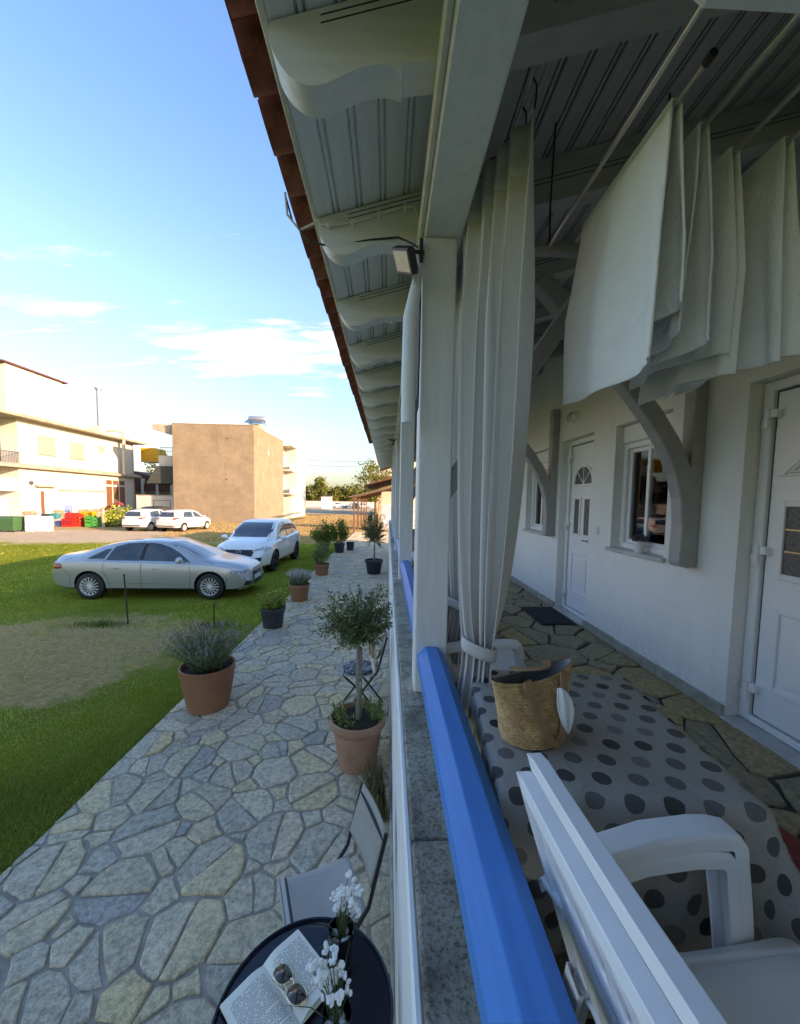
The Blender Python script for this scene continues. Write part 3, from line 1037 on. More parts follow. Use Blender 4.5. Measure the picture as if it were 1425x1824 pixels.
def door(a, b2, z1, style):
    w = .06
    fr = MB()
    fr.box(XF, XF + .07, a, a + w, ZV + .03, z1).box(XF, XF + .07, b2 - w, b2, ZV + .03, z1).box(XF, XF + .07, a + w, b2 - w, z1 - w, z1).box(XF, XF + .07, a + w, b2 - w, ZV + .03, ZV + .07)
    d = hp(fr, 'door', M['pvc'], bevel=.008)
    th = MB()
    th.box(XW - .03, XF + .12, a + .002, b2 - .002, ZV - .01, ZV + .028)
    hp(th, 'threshold', M['marble'], bevel=.004, parent=d)
    lf = MB()
    l0, l1 = a + w + .010, b2 - w - .014
    lx = XF + .022
    lf.box(lx, XF + .06, l0, l1, ZV + .078, z1 - w - .010)
    hp(lf, 'leaf', M['pvc'], bevel=.004, parent=d)
    gk = MB()
    gk.box(lx + .012, XF + .064, l0 - .014, l1 + .014, ZV + .071, z1 - w - .002)
    hp(gk, 'gasket', M['rubber'], parent=d)
    mo, gl, gb = MB(), MB(), MB()
    c = (l0 + l1) / 2
    # lower raised panel
    rect_mould(mo, lx, l0 + .09, l1 - .09, ZV + .27, ZV + .76, .028, .014)
    mo.box(lx - .008, lx + .002, l0 + .15, l1 - .15, ZV + .33, ZV + .70)
    if style == 'pediment':
        rect_mould(mo, lx, l0 + .07, l1 - .07, ZV + .93, ZV + 1.385, .035, .016)
        gl.box(lx - .004, lx + .001, l0 + .105, l1 - .105, ZV + .965, ZV + 1.35)
        for q in np.linspace(l0 + .105, l1 - .105, 7)[1:-1]:
            gb.box(lx - .009, lx - .004, q - .004, q + .004, ZV + .965, ZV + 1.35)
        for q in (ZV + 1.095, ZV + 1.22):
            gb.box(lx - .0085, lx - .004, l0 + .105, l1 - .105, q - .004, q + .004)
        za, zb = ZV + 1.52, ZV + 1.86
        A = [(l0 + .04, za), (l1 - .04, za), (c, zb)]
        for k2, sc, t in ((0, 1.0, .012), (1, .86, .018)):
            P = [(c + (u - c) * sc, za + (v2 - za) * sc + (.018 if k2 else 0)) for u, v2 in A]
            Q = [(c + (u - c) * (sc - .10), za + (v2 - za) * (sc - .10) + .012 + (.018 if k2 else 0)) for u, v2 in A]
            for i in range(3):
                j = (i + 1) % 3
                mo.prism([P[i], P[j], Q[j], Q[i]], lx - t, lx + .002, 'x')
    else:
        zb = ZV + 1.57
        r = (l1 - l0) * .33
        arc = [(c + r * math.cos(t), zb + r * 1.0 * math.sin(t)) for t in np.linspace(0, PI, 19)]
        arc2 = [(c + (r + .03) * math.cos(t), zb - .03 * (math.sin(t) < .02) + (r + .03) * math.sin(t)) for t in np.linspace(0, PI, 19)]
        gl.prism(arc, lx - .004, lx + .001, 'x')
        for i in range(18):
            mo.prism([arc[i], arc[i + 1], arc2[i + 1], arc2[i]], lx - .016, lx + .002, 'x')
        mo.box(lx - .016, lx + .002, c - r - .03, c + r + .03, zb - .03, zb)
        for t in (PI / 4, PI / 2, 3 * PI / 4):
            mo.prism([(c - .006 * math.sin(t), zb + .006 * math.cos(t)), (c + .006 * math.sin(t), zb - .006 * math.cos(t)),
                      (c + r * math.cos(t) + .006 * math.sin(t), zb + r * math.sin(t) - .006 * math.cos(t)),
                      (c + r * math.cos(t) - .006 * math.sin(t), zb + r * math.sin(t) + .006 * math.cos(t))], lx - .010, lx - .003, 'x')
        for (q0, q1) in ((c - .20, c - .035), (c + .035, c + .20)):
            rect_mould(mo, lx, q0, q1, ZV + .96, ZV + 1.42, .026, .014)
            gl.box(lx - .004, lx + .001, q0 + .026, q1 - .026, ZV + .986, ZV + 1.394)
    hp(mo, 'moulding', M['pvc'], bevel=.003, parent=d)
    hp(gl, 'door_glass', M['obscure'], parent=d)
    if gb.v:
        hp(gb, 'glazing_bars', M['goldbar'], parent=d)
    hd = MB()
    hy = l0 + .035
    hd.box(lx - .014, lx, hy - .018, hy + .018, ZV + .80, ZV + 1.02)
    hd.tube([(lx - .01, hy, ZV + .93), (lx - .055, hy, ZV + .93), (lx - .058, hy + .13, ZV + .925)], .010, 8)
    hp(hd, 'handle', M['chrome'], smooth=True, parent=d)
    for q in (ZV + .22, (ZV + z1) / 2 + .02, z1 - .22):
        hg = MB()
        hg.lathe([(0, -.055), (.013, -.055), (.013, -.003), (.010, -.003), (.010, .003), (.013, .003), (.013, .055), (0, .055)], (XF - .016, b2 - .055, q), 10)
        hg.box(XF - .012, XF + .002, b2 - .052, b2 - .014, q - .05, q - .004).box(XF - .012, lx, b2 - .105, b2 - .058, q + .004, q + .05)
        hp(hg, 'hinge', M['pvc'], parent=d)


for i, o3 in enumerate(openings):
    if o3[2] == ZV:
        door(o3[0], o3[1], o3[3], 'pediment' if i == 0 else 'arch')

# ---- roof: tongue and groove soffit boards, rafters with carved tails, fascia, tiles
SL = 0.29
ANG = math.atan(SL)
XE, ZE = -0.34, 3.73


def soff(x):
    return ZE + (x - XE) * SL


roof0, roof1 = -2.6, 15.2
nb = 25
bw = (2.30 - XE) / math.cos(ANG) / nb
prof = [(0, 0), (.0, .018), (bw - .0006, .018), (bw - .0006, 0)]
bot = [(bw - .004, 0), (bw - .0045, .015), (bw - .0135, .015), (bw - .014, .001), (bw - .026, .001), (bw - .0265, .015), (bw - .0355, .015), (bw - .036, 0)]
prof = prof + bot
bm0 = None
for i in range(nb):
    px0 = XE + i * bw * math.cos(ANG)
    if bm0 is None:
        g = MB()
        g.prism([(u * math.cos(ANG) - v2 * math.sin(ANG), u * math.sin(ANG) + v2 * math.cos(ANG)) for u, v2 in prof], roof0, roof1, 'y')
        o = g.build('soffit_board', M['soffit'], house)
        bm0 = o
    else:
        o = bm0.copy()
        COL.objects.link(o)
    o.location = (px0 - HO[0], 0, ZE + (px0 - XE) * SL)
    if px0 > .13:  # boards inside the beam have shade painted into their colour
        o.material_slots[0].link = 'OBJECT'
        o.material_slots[0].material = M['soffit_shaded']
# rafters
def catmull(P, k=4):
    out = []
    for i in range(len(P) - 1):
        a, b2, c, d = [Vector(P[min(max(q, 0), len(P) - 1)]) for q in (i - 1, i, i + 1, i + 2)]
        for s in range(k):
            t = s / k
            out.append(tuple(.5 * ((2 * b2) + (c - a) * t + (2 * a - 5 * b2 + 4 * c - d) * t * t + (3 * b2 - a - 3 * c + d) * t ** 3)))
    return out + [tuple(P[-1])]


tail = [(-.335, -.004), (-.338, -.045), (-.325, -.085), (-.298, -.125), (-.262, -.152), (-.225, -.160), (-.19, -.154), (-.15, -.135), (-.10, -.112), (-.05, -.098),
        (-.01, -.098), (.022, -.106), (.026, -.092), (.135, -.075)]
tail = catmull(tail[:12]) + tail[12:]
rp = [(x, ZE + dz) for x, dz in tail] + [(.20, soff(.20) - .21), (.20, soff(.20) - .003)]
rp2a = [(.2005, soff(.2) - .205), (2.14, soff(2.14) - .19), (2.14, soff(2.14) - .003), (.2005, soff(.2) - .003)]
ry = [.455 + .725 * k for k in range(-3, 20)]
proto = {}
for y in ry:
    for nm, poly, mats in (('rafter_tail', rp, [M['rafter'], M['blackplastic']]), ('rafter', rp2a, [M['rafter_shaded'], M['black']])):
        if nm not in proto:
            g = MB()
            g.prism(poly, -.045, .045, 'y')
            # two incised lines along each cheek
            for s in (-1, 1):
                for dz in (.072, .052):
                    a = (-.20, ZE + .11 - dz - .04) if nm == 'rafter_tail' else (.32, soff(.32) - dz - .04)
                    L = .33 if nm == 'rafter_tail' else 1.75
                    g.prism([(a[0], a[1] - .0022), (a[0] + L, a[1] + L * SL - .0022), (a[0] + L, a[1] + L * SL + .0022), (a[0], a[1] + .0022)], s * .0450 - .0008, s * .0450 + .0008, 'y', 1)
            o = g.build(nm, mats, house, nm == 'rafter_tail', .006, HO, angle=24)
            proto[nm] = o
        else:
            o = proto[nm].copy()
            COL.objects.link(o)
        o.location = (0, y, 0)
g = MB()
g.box(XE - .022, XE - .001, roof0, roof1, ZE - .006, ZE + .05)
hp(g, 'fascia', M['cream'], bevel=.003)
# roof covering (the far slope comes down behind the house)
g = MB()
xr = 4.4
g.prism([(XE - .015, ZE + .052), (XE - .015, ZE + .085), (xr, soff(xr) + .12), (9.0, soff(-.2) + .1), (9.0, soff(-.2) + .06), (xr, soff(xr) + .03)], -14.4, 18.3, 'y')  # unseen roof ends lengthened to shade the lawn and far path
hp(g, 'roof', M['tile'])
g = MB()
for q in (-13.999, 17.8):
    g.prism([(XW + .221, 4.4), (XW + .221, soff(XW + .221) + .02), (xr, soff(xr) + .02), (6.99, 4.4)], q, q + .199, 'y')
hp(g, 'gable', M['plaster'])
g = MB()
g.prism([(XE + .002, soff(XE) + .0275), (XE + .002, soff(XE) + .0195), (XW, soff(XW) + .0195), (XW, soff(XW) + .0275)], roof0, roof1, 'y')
hp(g, 'roof_deck', M['soffit_shaded'])
# eave course of barrel tiles: covers over pans
def half_pipe(up, L, r0, r1, th, nseg=8):
    mb = MB()
    rows = []
    for t in (0, 1):
        r = r0 + (r1 - r0) * t
        outer = [(t * L, r * math.cos(a), (r * math.sin(a)) * up) for a in np.linspace(0, PI, nseg + 1)]
        inner = [(t * L, (r - th) * math.cos(a), ((r - th) * math.sin(a)) * up) for a in np.linspace(PI, 0, nseg + 1)]
        rows.append(outer + inner)
    n2 = len(rows[0])
    mb.grid(rows, closed=True)
    for t in (0, 1):
        b0 = t * n2
        for k in range(nseg):
            mb.f.append((b0 + k, b0 + k + 1, b0 + n2 - 2 - k, b0 + n2 - 1 - k))
            mb.m.append(0)
    return mb


cov = half_pipe(1, .46, .098, .078, .014)
pan = half_pipe(-1, .46, .088, .108, .014)
first = {}
rs = random.Random(3)
y = -1.0
k = 0
while y < 9.35:
    for kind, mbb in (('cover', cov), ('pan', pan)):
        if kind not in first:
            o = mbb.build('roof_tile', M['tile'], house, smooth=True)
            first[kind] = o
        else:
            o = first[kind].copy()
            COL.objects.link(o)
        yy2 = y + (.105 if kind == 'cover' else 0) + rs.uniform(-.006, .006)
        over = .135 + rs.uniform(-.006, .006) - (.006 if kind == 'cover' else 0)
        z = ZE + .088 + (.035 if kind == 'cover' else .075) - over * SL + (.0 if kind == 'cover' else 0)
        o.location = (XE - over - HO[0], yy2, z - (.0 if kind == 'cover' else .02))
        o.rotation_euler = (rs.uniform(-.02, .02), -ANG, rs.uniform(-.02, .02))
    y += .212
    k += 1
# mortar bed under the tiles, its black painting in the gap's shade
g = MB()
g.box(XE - .03, XE + .10, roof0, 9.4, ZE + .058, ZE + .10)
hp(g, 'tile_bed', M['rubber'])

# ---- posts, beam, rail, parapet
py = [-0.95, 1.73, 4.26, 6.8, 9.33, 11.86, 14.4]
PX0, PX1 = .135, .285
p0 = None
for y in py:
    if p0 is None:
        g = MB()
        g.box(PX0, PX1, 0, .155, 1.555, 3.58)
        p0 = g.build('post', M['paintwood'], house, bevel=.008, off=HO, segs=2)
        o = p0
    else:
        o = p0.copy()
        COL.objects.link(o)
    o.location = (0, y, 0)
g = MB()
g.box(PX0 + .004, PX1 + .02, roof0, roof1, 3.582, 3.76)
hp(g, 'beam', M['paintwood'], bevel=.008)
g = MB()
g.box(PX0 - .020, PX0 + .004, roof0, roof1, 3.590, 3.635).box(PX0 - .012, PX0 + .004, roof0, roof1, 3.635, 3.70)
hp(g, 'beam_moulding', M['cream'], bevel=.006)
# blue octagonal handrails
cx, cz, hw = .209, 1.718, .062
k8 = hw * math.tan(PI / 8)
octa = [(cx - hw, cz - k8), (cx - k8, cz - hw), (cx + k8, cz - hw), (cx + hw, cz - k8), (cx + hw, cz + k8), (cx + k8, cz + hw), (cx - k8, cz + hw), (cx - hw, cz + k8)]
for i in range(len(py) - 1):
    g = MB()
    y0, y1 = py[i] + .155, py[i + 1]
    a0 = MB()
    inset = [(cx + (u - cx) * .86, cz + (v2 - cz) * .86) for u, v2 in octa]
    rows = [[(u, y0 + .001, v2) for u, v2 in inset], [(u, y0 + .012, v2) for u, v2 in octa], [(u, y1 - .012, v2) for u, v2 in octa], [(u, y1 - .001, v2) for u, v2 in inset]]
    g.grid(rows, closed=True)
    g.f += [tuple(range(8)), tuple(range(24, 32))]
    g.m += [0, 0]
    hp(g, 'handrail', M['blue'], bevel=.002)
# parapet: white outer wall and weathered coping slabs
g = MB()
g.box(.070, .33, -2.2, 18.0, -.1, 1.50)
hp(g, 'parapet', M['white'])
g = MB()
g.box(.052, .0695, -2.2, 18.0, -.05, .16)
hp(g, 'plinth', M['skirt'], bevel=.004)
rs = random.Random(8)
y = -2.0
while y < 15:
    L = rs.uniform(.62, .82)
    g = MB()
    g.box(.079 - rs.uniform(0, .003), .345, y + .004, y + L - .004, 1.4995, 1.556 + rs.uniform(-.002, .002))
    hp(g, 'coping_stone', M['concrete'], bevel=.008, segs=2)
    y += L
g = MB()
g.box(.058, .0785, -2.2, 18.0, 1.44, 1.545)
hp(g, 'parapet_band', M['white'], bevel=.006)
# curved timber braces on the wall
def brace(y):
    up = MB()
    up.box(XW - .085, XW + .004, y - .055, y + .055, 2.02, 3.62)
    b0 = hp(up, 'brace', M['brace'], bevel=.008)
    cl2 = [(2.085, 2.30), (2.065, 2.50), (2.015, 2.68), (1.93, 2.86), (1.80, 3.045), (1.64, 3.235), (1.46, 3.425), (1.27, 3.62), (1.10, 3.80), (.98, 3.92)]
    L0, R0 = [], []
    for i, p in enumerate(cl2):
        q, r = cl2[max(i - 1, 0)], cl2[min(i + 1, len(cl2) - 1)]
        tx, tz = r[0] - q[0], r[1] - q[1]
        d = math.hypot(tx, tz)
        nx, nz2 = -tz / d * .058, tx / d * .058
        L0.append((p[0] + nx, p[1] + nz2))
        R0.append((p[0] - nx, p[1] - nz2))
    arm = MB()
    arm.prism([(u, v2) for u, v2 in L0 + R0[::-1]], y - .052, y + .052, 'y')
    hp(arm, 'brace_arm', M['brace'], bevel=.007, parent=b0)
    ft = MB()
    ft.prism([(2.03, 2.38), (2.022, 2.05), (2.035, 2.02), (2.10, 2.01), (2.10, 2.38)], y - .056, y + .056, 'y')
    hp(ft, 'brace_foot', M['brace'], bevel=.006, parent=b0)


for y in (2.63, 4.90, 7.0, 9.2):
    brace(y)
g = MB()
for y in py[1:]:
    g = MB()
    g.prism([(.284, 2.45), (.284, 2.58), (1.13, 3.86), (1.22, 3.86)], y + .035, y + .125, 'y')
    hp(g, 'post_brace', M['brace'], bevel=.006)

# switch by the second door
g = MB()
g.box(XW - .014, XW + .001, 3.83, 3.91, 2.13, 2.21).box(XW - .019, XW - .013, 3.85, 3.89, 2.145, 2.195)
hp(g, 'light_switch', M['pvc'], bevel=.004)

# ------------------------------------------------------------------ things fixed to the veranda
# floodlight on the first post
fl = thing('floodlight', 'black floodlight with a pale lens bracketed high on the nearest veranda post', 'floodlight', (.10, 1.66, 3.42))
def rotm(pts, M3, c):
    return [tuple(Vector(c) + M3 @ Vector(p)) for p in pts]
from mathutils import Euler
M3 = Euler((R(35), R(28), R(-58))).to_matrix() * .62
g = MB()
b1 = MB().box(-.105, .105, -.022, .022, -.075, .075)
g.add(rotm(b1.v, M3, (-.045, -.03, .0)), b1.f)
for k in range(7):
    q = -.08 + k * .027
    b1 = MB().box(q - .003, q + .003, .020, .040, -.06, .06)
    g.add(rotm(b1.v, M3, (-.045, -.03, .0)), b1.f)
g.build('lamp_body', M['blackplastic'], fl, bevel=.006)
b1 = MB().box(-.09, .09, -.026, -.0215, -.06, .06)
g = MB().add(rotm(b1.v, M3, (-.045, -.03, .0)), b1.f)
g.build('lens', M['lampface'], fl, bevel=.003)
g = MB().tube([(-.03, -.015, .03), (.0, .02, .065), (.036, .055, .085)], .008, 8).box(.020, .034, .035, .085, .04, .13)
g.build('bracket', M['blackplastic'], fl)
# white fluorescent-style tube holder hanging below it
cv = thing('conduit', 'white plastic trunking running down the post below the floodlight', 'conduit', (.095, 1.70, 2.95))
g = MB()
g.tube([(.03, .03, .52), (.005, -.01, .36), (-.012, -.03, .26), (-.016, -.03, .0), (-.012, -.028, -.17)], [.016, .026, .030, .030, .030], 10)
g.build('trunking', M['white'], cv, smooth=True)
# cables
g = MB()
ce = [(-.475, 1.82, 3.80), (-.47, 1.84, 3.72), (-.42, 1.86, 3.67), (-.36, 1.86, 3.70), (-.335, 1.855, 3.715), (-.32, 1.85, 3.69), (-.27, 1.85, 3.69), (-.15, 1.85, 3.715), (-.02, 1.85, 3.76), (.05, 1.85, 3.785), (.10, 1.83, 3.77), (.118, 1.79, 3.70), (.122, 1.76, 3.58), (.122, 1.74, 3.53)]
g.tube(ce, .0055, 6)
cb = thing('cable', 'pale cable clipped along the rafter from the eave to the nearest post', 'cable', (-.335, 1.855, 3.715))
g.build('wire', M['cream'], cb, smooth=True, off=(-.335, 1.855, 3.715))
for q in ((-.29, 1.85, 3.69), (-.18, 1.85, 3.71), (-.06, 1.85, 3.748), (.06, 1.85, 3.787)):
    g = MB().box(q[0] - .006, q[0] + .006, q[1] - .008, q[1] + .012, q[2] - .014, q[2] + .010)
    g.build('clip', M['white'], cb, off=(-.335, 1.855, 3.715), bevel=.002)
g = MB()
g.tube([(-.475, 1.83, 3.79), (-.45, 1.85, 3.70), (-.38, 1.87, 3.63), (-.28, 1.87, 3.61), (-.1, 1.86, 3.64), (.03, 1.85, 3.65), (.09, 1.81, 3.60), (.12, 1.76, 3.55), (.128, 1.728, 3.45), (.128, 1.722, 3.1), (.126, 1.72, 2.86), (.11, 1.71, 2.79), (.09, 1.69, 2.80), (.085, 1.68, 2.84)], .0045, 6)
tag(g.build('cable', M['black'], None, smooth=True), 'black cable sagging under the eave and down beside the nearest post', 'cable')
# second small spotlight further along under the eave
s2 = thing('spotlight', 'tiny black spotlight far along under the eave rafters', 'spotlight', (.09, 6.78, 3.44))
MB().obox((-.05, -.06, 0), (.12, .05, .10), (R(30), 0, R(30))).tube([(0, -.02, .02), (.04, .02, .08)], .012, 6).build('lamp_body', M['blackplastic'], s2, bevel=.006)
MB().obox((-.065, -.088, -.012), (.10, .01, .08), (R(30), 0, R(30))).build('lens', M['lampface'], s2)
# oval bulkhead lamp above the second door
wlm = thing('wall_lamp', 'oval bulkhead lamp on the wall above the second door', 'wall lamp', (XW, 4.46, 3.44))
MB().lathe([(0, -.03), (.10, -.03), (.105, -.015), (.10, 0), (0, 0)], (0, 0, 0), 24, axis='x', sx=1.0, sy=.62).build('base', M['white'], wlm, smooth=True)
MB().lathe([(0, -.085), (.04, -.08), (.075, -.055), (.085, -.03)], (0, 0, 0), 24, axis='x', sx=1.0, sy=.62).build('shade', M['lampglass'], wlm, smooth=True)
g = MB()
g.lathe([(.078, -.062), (.09, -.05), (.09, -.03), (.08, -.03)], (0, 0, 0), 24, axis='x', sx=1.0, sy=.62)
g.tube([(-.03, 0, -.055), (-.088, 0, -.02), (-.09, 0, .02), (-.03, 0, .055)], .006, 6)
g.build('guard', M['white'], wlm, smooth=True)
# door mat
g = MB()
g.box(-.20, .20, -.34, .34, 0, .012)
dm2 = thing('doormat', 'dark blue-black ribbed doormat on the stones before the second door', 'doormat', (1.90, 4.40, ZV + .014))
g.build('rubber_border', M['rubber'], dm2, bevel=.004)
for k in range(18):
    MB().box(-.175, .175, -.318 + k * .0362, -.29 + k * .0362, .0118, .0165).build('rib', M['mat'], dm2)
# small pot on the first window sill
fp = thing('flower_pot', 'little white pot of purple flowers on the nearest window sill', 'flower pot', (XW + .02, 3.22, 2.036))
MB().lathe([(0, 0), (.035, 0), (.047, .085), (.05, .085), (.05, .095), (.044, .095), (.042, .08), (0, .08)], n=20).build('pot', M['pvc'], fp, smooth=True)


def leafmesh(name, P, D, L, W, mat, parent=None, fold=0.0):
    """numpy-built leaves: one diamond each, pointing along D"""
    N = len(P)
    D = D / np.maximum(np.linalg.norm(D, axis=1, keepdims=True), 1e-6)
    r = rng.normal(size=(N, 3))
    Sd = np.cross(D, r)
    Sd /= np.maximum(np.linalg.norm(Sd, axis=1, keepdims=True), 1e-6)
    Nn = np.cross(Sd, D)
    L = np.broadcast_to(np.asarray(L, float), (N,))[:, None]
    W = np.broadcast_to(np.asarray(W, float), (N,))[:, None]
    mid = P + D * L * .5 - Nn * L * fold
    V = np.stack([P, mid + Sd * W / 2, P + D * L, mid - Sd * W / 2], 1).reshape(-1, 3)
    me = bpy.data.meshes.new(name)
    me.vertices.add(len(V))
    me.vertices.foreach_set('co', V.astype(np.float32).ravel())
    me.loops.add(N * 4)
    me.loops.foreach_set('vertex_index', np.arange(N * 4, dtype=np.int32))
    me.polygons.add(N)
    me.polygons.foreach_set('loop_start', (np.arange(N) * 4).astype(np.int32))
    me.materials.append(mat)
    me.update(calc_edges=True)
    return link(me, name, parent)


def sph(N):
    v2 = rng.normal(size=(N, 3))
    return v2 / np.linalg.norm(v2, axis=1, keepdims=True)


M['leaf_violet'] = leafmat('violet_leaf', (0.12, 0.09, 0.13), (0.22, 0.17, 0.24), (0.10, 0.14, 0.05))
q = sph(260)
leafmesh('flowers', np.array([[0, 0, .115]]) + q * np.array([[.05, .05, .03]]) * rng.random((260, 1)) ** .4, q + [[0, 0, .5]], .022, .014, M['leaf_violet'], fp)
# ------------------------------------------------------------------ curtains, drying rack, towels
def curtain(label, A, B, tiec, tied, ztop, ztie, zbot, npl, amp, seed, rodx):
    """pleated cloth drawn to one side: A and B are the plan ends of its hooked head, gathered into a tie lower down"""
    A, B, tiec, tied = Vector(A), Vector(B), Vector(tiec), Vector(tied)
    nu, nv = npl * 14, 64
    C0, D0 = (A + B) / 2, B - A
    tt = (ztop - ztie) / (ztop - zbot)
    rows = []
    for j in range(nv + 1):
        t = j / nv
        z = ztop + (zbot - ztop) * t
        if t < tt:
            s = t / tt
            k2 = .16 * s + .84 * s ** 5
            C = C0 + (tiec - C0) * (.25 * s + .75 * s ** 3.5)
            D = D0 + (tied - D0) * k2
            am = amp * (.35 + .65 * min(1, s * 3)) * (1 - .58 * s ** 6)
        else:
            s = (t - tt) / (1 - tt)
            q = min(1, s * 2.0)
            q = q * q * (3 - 2 * q)
            C = tiec + Vector((-.040, -.05)) * q
            D = tied * (1 + .15 * q)
            am = amp * (.42 + .12 * q)
        Nn = Vector((-D.y, D.x)).normalized()
        row = []
        for i in range(nu + 1):
            u = i / nu
            uw = u + .035 * math.sin(2 * PI * u * 1.7 + seed) + .010 * math.sin(5 * t + 9 * u)
            q = uw * npl * 2 * PI
            wav = math.sin(q) + .25 * math.sin(2 * q + 1.1 + 1.5 * t) + .35 * math.sin(.5 * q + seed + t)
            P = C + D * (u - .5) + Nn * am * wav + D.normalized() * am * .35 * math.cos(q)
            row.append((P.x, P.y, z))
        rows.append(row)
    c0 = (C0.x, C0.y, ztop)
    th = thing('curtain', label, 'curtain', c0, 0, 'curtains on the veranda rod')
    MB().grid(rows).build('cloth', M['linen'], th, smooth=True, solid=.003, off=c0, angle=180, fix=False)
    hd = [[(p[0] - .0035, p[1] - .0035, p[2] + .001) for p in rows[k]] for k in range(0, 5)]
    MB().grid(hd).build('heading_tape', M['linen'], th, smooth=True, solid=.003, off=c0, angle=180, fix=False)
    for k in range(npl + 1):
        p = rows[0][min(int(k / npl * nu), nu)]
        MB().tube([(p[0], p[1], p[2] - .03), (p[0] + .006, p[1], p[2] + .01), (rodx, p[1], ztop + .045), (rodx - .012, p[1], ztop + .062)], .003, 5).build('hook', M['black'], th, off=c0)
    a = tied.length * .60
    tn, tp2 = tied.normalized(), Vector((-tied.y, tied.x)).normalized()
    tb = []
    for dz, sc in ((.026, .97), (.012, 1.03), (-.012, 1.03), (-.026, .98)):
        tb.append([(*(tiec + tn * (a * sc * math.cos(w)) + tp2 * (amp * .78 * sc * math.sin(w))), ztie + dz - .020 * math.cos(w) * (1 if tn.x < 0 else -1) * -1) for w in np.linspace(0, 2 * PI, 37)[:-1]])
    MB().grid(tb, closed=True).build('tieback', M['linen'], th, smooth=True, solid=.005, off=c0, angle=180)
    return th


curtain('pale grey linen curtain tied back beside the nearest post', (.475, 1.33), (.315, 1.72), (.368, 1.47), (-.105, .03), 3.755, 1.87, 1.13, 5, .050, 2, .46)
curtain('pale grey linen curtain hanging partly hidden behind the nearest post', (.44, 2.02), (.36, 2.40), (.40, 2.16), (-.10, .08), 3.755, 1.87, 1.13, 5, .045, 5, .46)
rodt = thing('curtain_rod', 'thin twin metal curtain rod under the veranda rafters', 'curtain rod', (.45, 2.0, 3.81))
for dx in (-.018, .018):
    MB().tube([(.46 + dx, -.6, 3.815), (.46 + dx, 4.2, 3.815)], .006, 8).build('rod', M['rack'], rodt, smooth=True, off=(.45, 2.0, 3.81))
for y in (.455, 1.18, 1.905, 2.63, 3.355):
    MB().box(.435, .485, y - .012, y + .012, 3.805, 3.826).box(.456, .464, y - .010, y + .010, 3.824, 3.88).build('bracket', M['black'], rodt, off=(.45, 2.0, 3.81))

RZ = 3.50
rods = [(.648, .80, 1.66), (.742, .955, 1.60), (.862, .80, 1.66), (1.015, .80, 1.66), (1.137, .80, 1.66)]
rk = thing('drying_rack', 'white ceiling drying rack with metal rods hung under the rafters', 'drying rack', (.9, 1.2, RZ))
RO = (.9, 1.2, RZ)
for (x, a, b2) in rods:
    MB().tube([(x, a, RZ), (x, b2, RZ)], .0075, 10).build('rod', M['rack'], rk, smooth=True, off=RO)
MB().tube([(.742, .944, RZ), (.742, .968, RZ)], .0105, 10).build('end_cap', M['black'], rk, off=RO)
g = MB()
g.prism([(.60, RZ - .012), (.63, RZ - .032), (1.19, RZ - .032), (1.22, RZ - .012), (1.22, RZ + .03), (.60, RZ + .03)], .76, .845, 'y')
g.build('end_bar', M['plastic'], rk, bevel=.006, off=RO)
g = MB()
g.box(.60, 1.20, 1.645, 1.685, RZ - .016, RZ + .010)
g.build('end_bar', M['brace'], rk, bevel=.004, off=RO)
for x in (.66, 1.13):
    for y in (.80, 1.665):
        MB().tube([(x, y, RZ), (x - .004, y, RZ + .18), (x + .004, y, soff(x) - .02)], .004, 6).build('cord', M['black'], rk, off=RO)


def towel(label, x, y0, y1, lf, lb, seed, splay=.05):
    rs = random.Random(seed)
    a1, a2, a3 = rs.uniform(0, 6), rs.uniform(0, 6), rs.uniform(0, 6)
    rows = []
    nv, nu = 110, 40
    for j in range(nv + 1):
        s = j / nv * (lf + lb) - lf          # <0 front side (towards -x), >0 back
        row = []
        for i in range(nu + 1):
            u = i / nu
            d = max(0.0, abs(s) - .012)
            sg = -1 if s < 0 else 1
            q = min(1, d / .35)
            off = sg * .012 + splay * q * (-.05 - .5 * u * u if sg < 0 else .30)
            wav = (.010 + .008 * min(1, d / .6)) * q * (math.sin(u * 7.2 + a1 + s * 1.5) + .7 * math.sin(u * 14 + a2 + sg) + .35 * math.sin(d * 7 + u * 4 + a3)) + .016 * q * max(0, 1 - u * 7) * math.sin(u * 30 + a3)
            edge = .008 * q * math.sin(d * 6 + a2)
            L = lf if sg < 0 else lb
            z = RZ + .011 - d - .012 * q * math.sin(u * 5 + a3)
            hem = .0022 if abs(d - ((lf if sg < 0 else lb) - .035)) < .006 else 0
            row.append((x + off + wav - hem, y0 + (y1 - y0) * u + edge + (.035 * q * (u - .5)), z if abs(s) > .012 else RZ + .011))
        rows.append(row)
    o = MB().grid(rows).build('towel', M['towel'], None, smooth=True, solid=.006, off=(x, (y0 + y1) / 2, RZ), angle=180, fix=False)
    o.location = (x, (y0 + y1) / 2, RZ)
    md = o.modifiers.new('bevel', 'BEVEL')
    md.width = .002
    return tag(o, label, 'towel', 'towels on the drying rack')


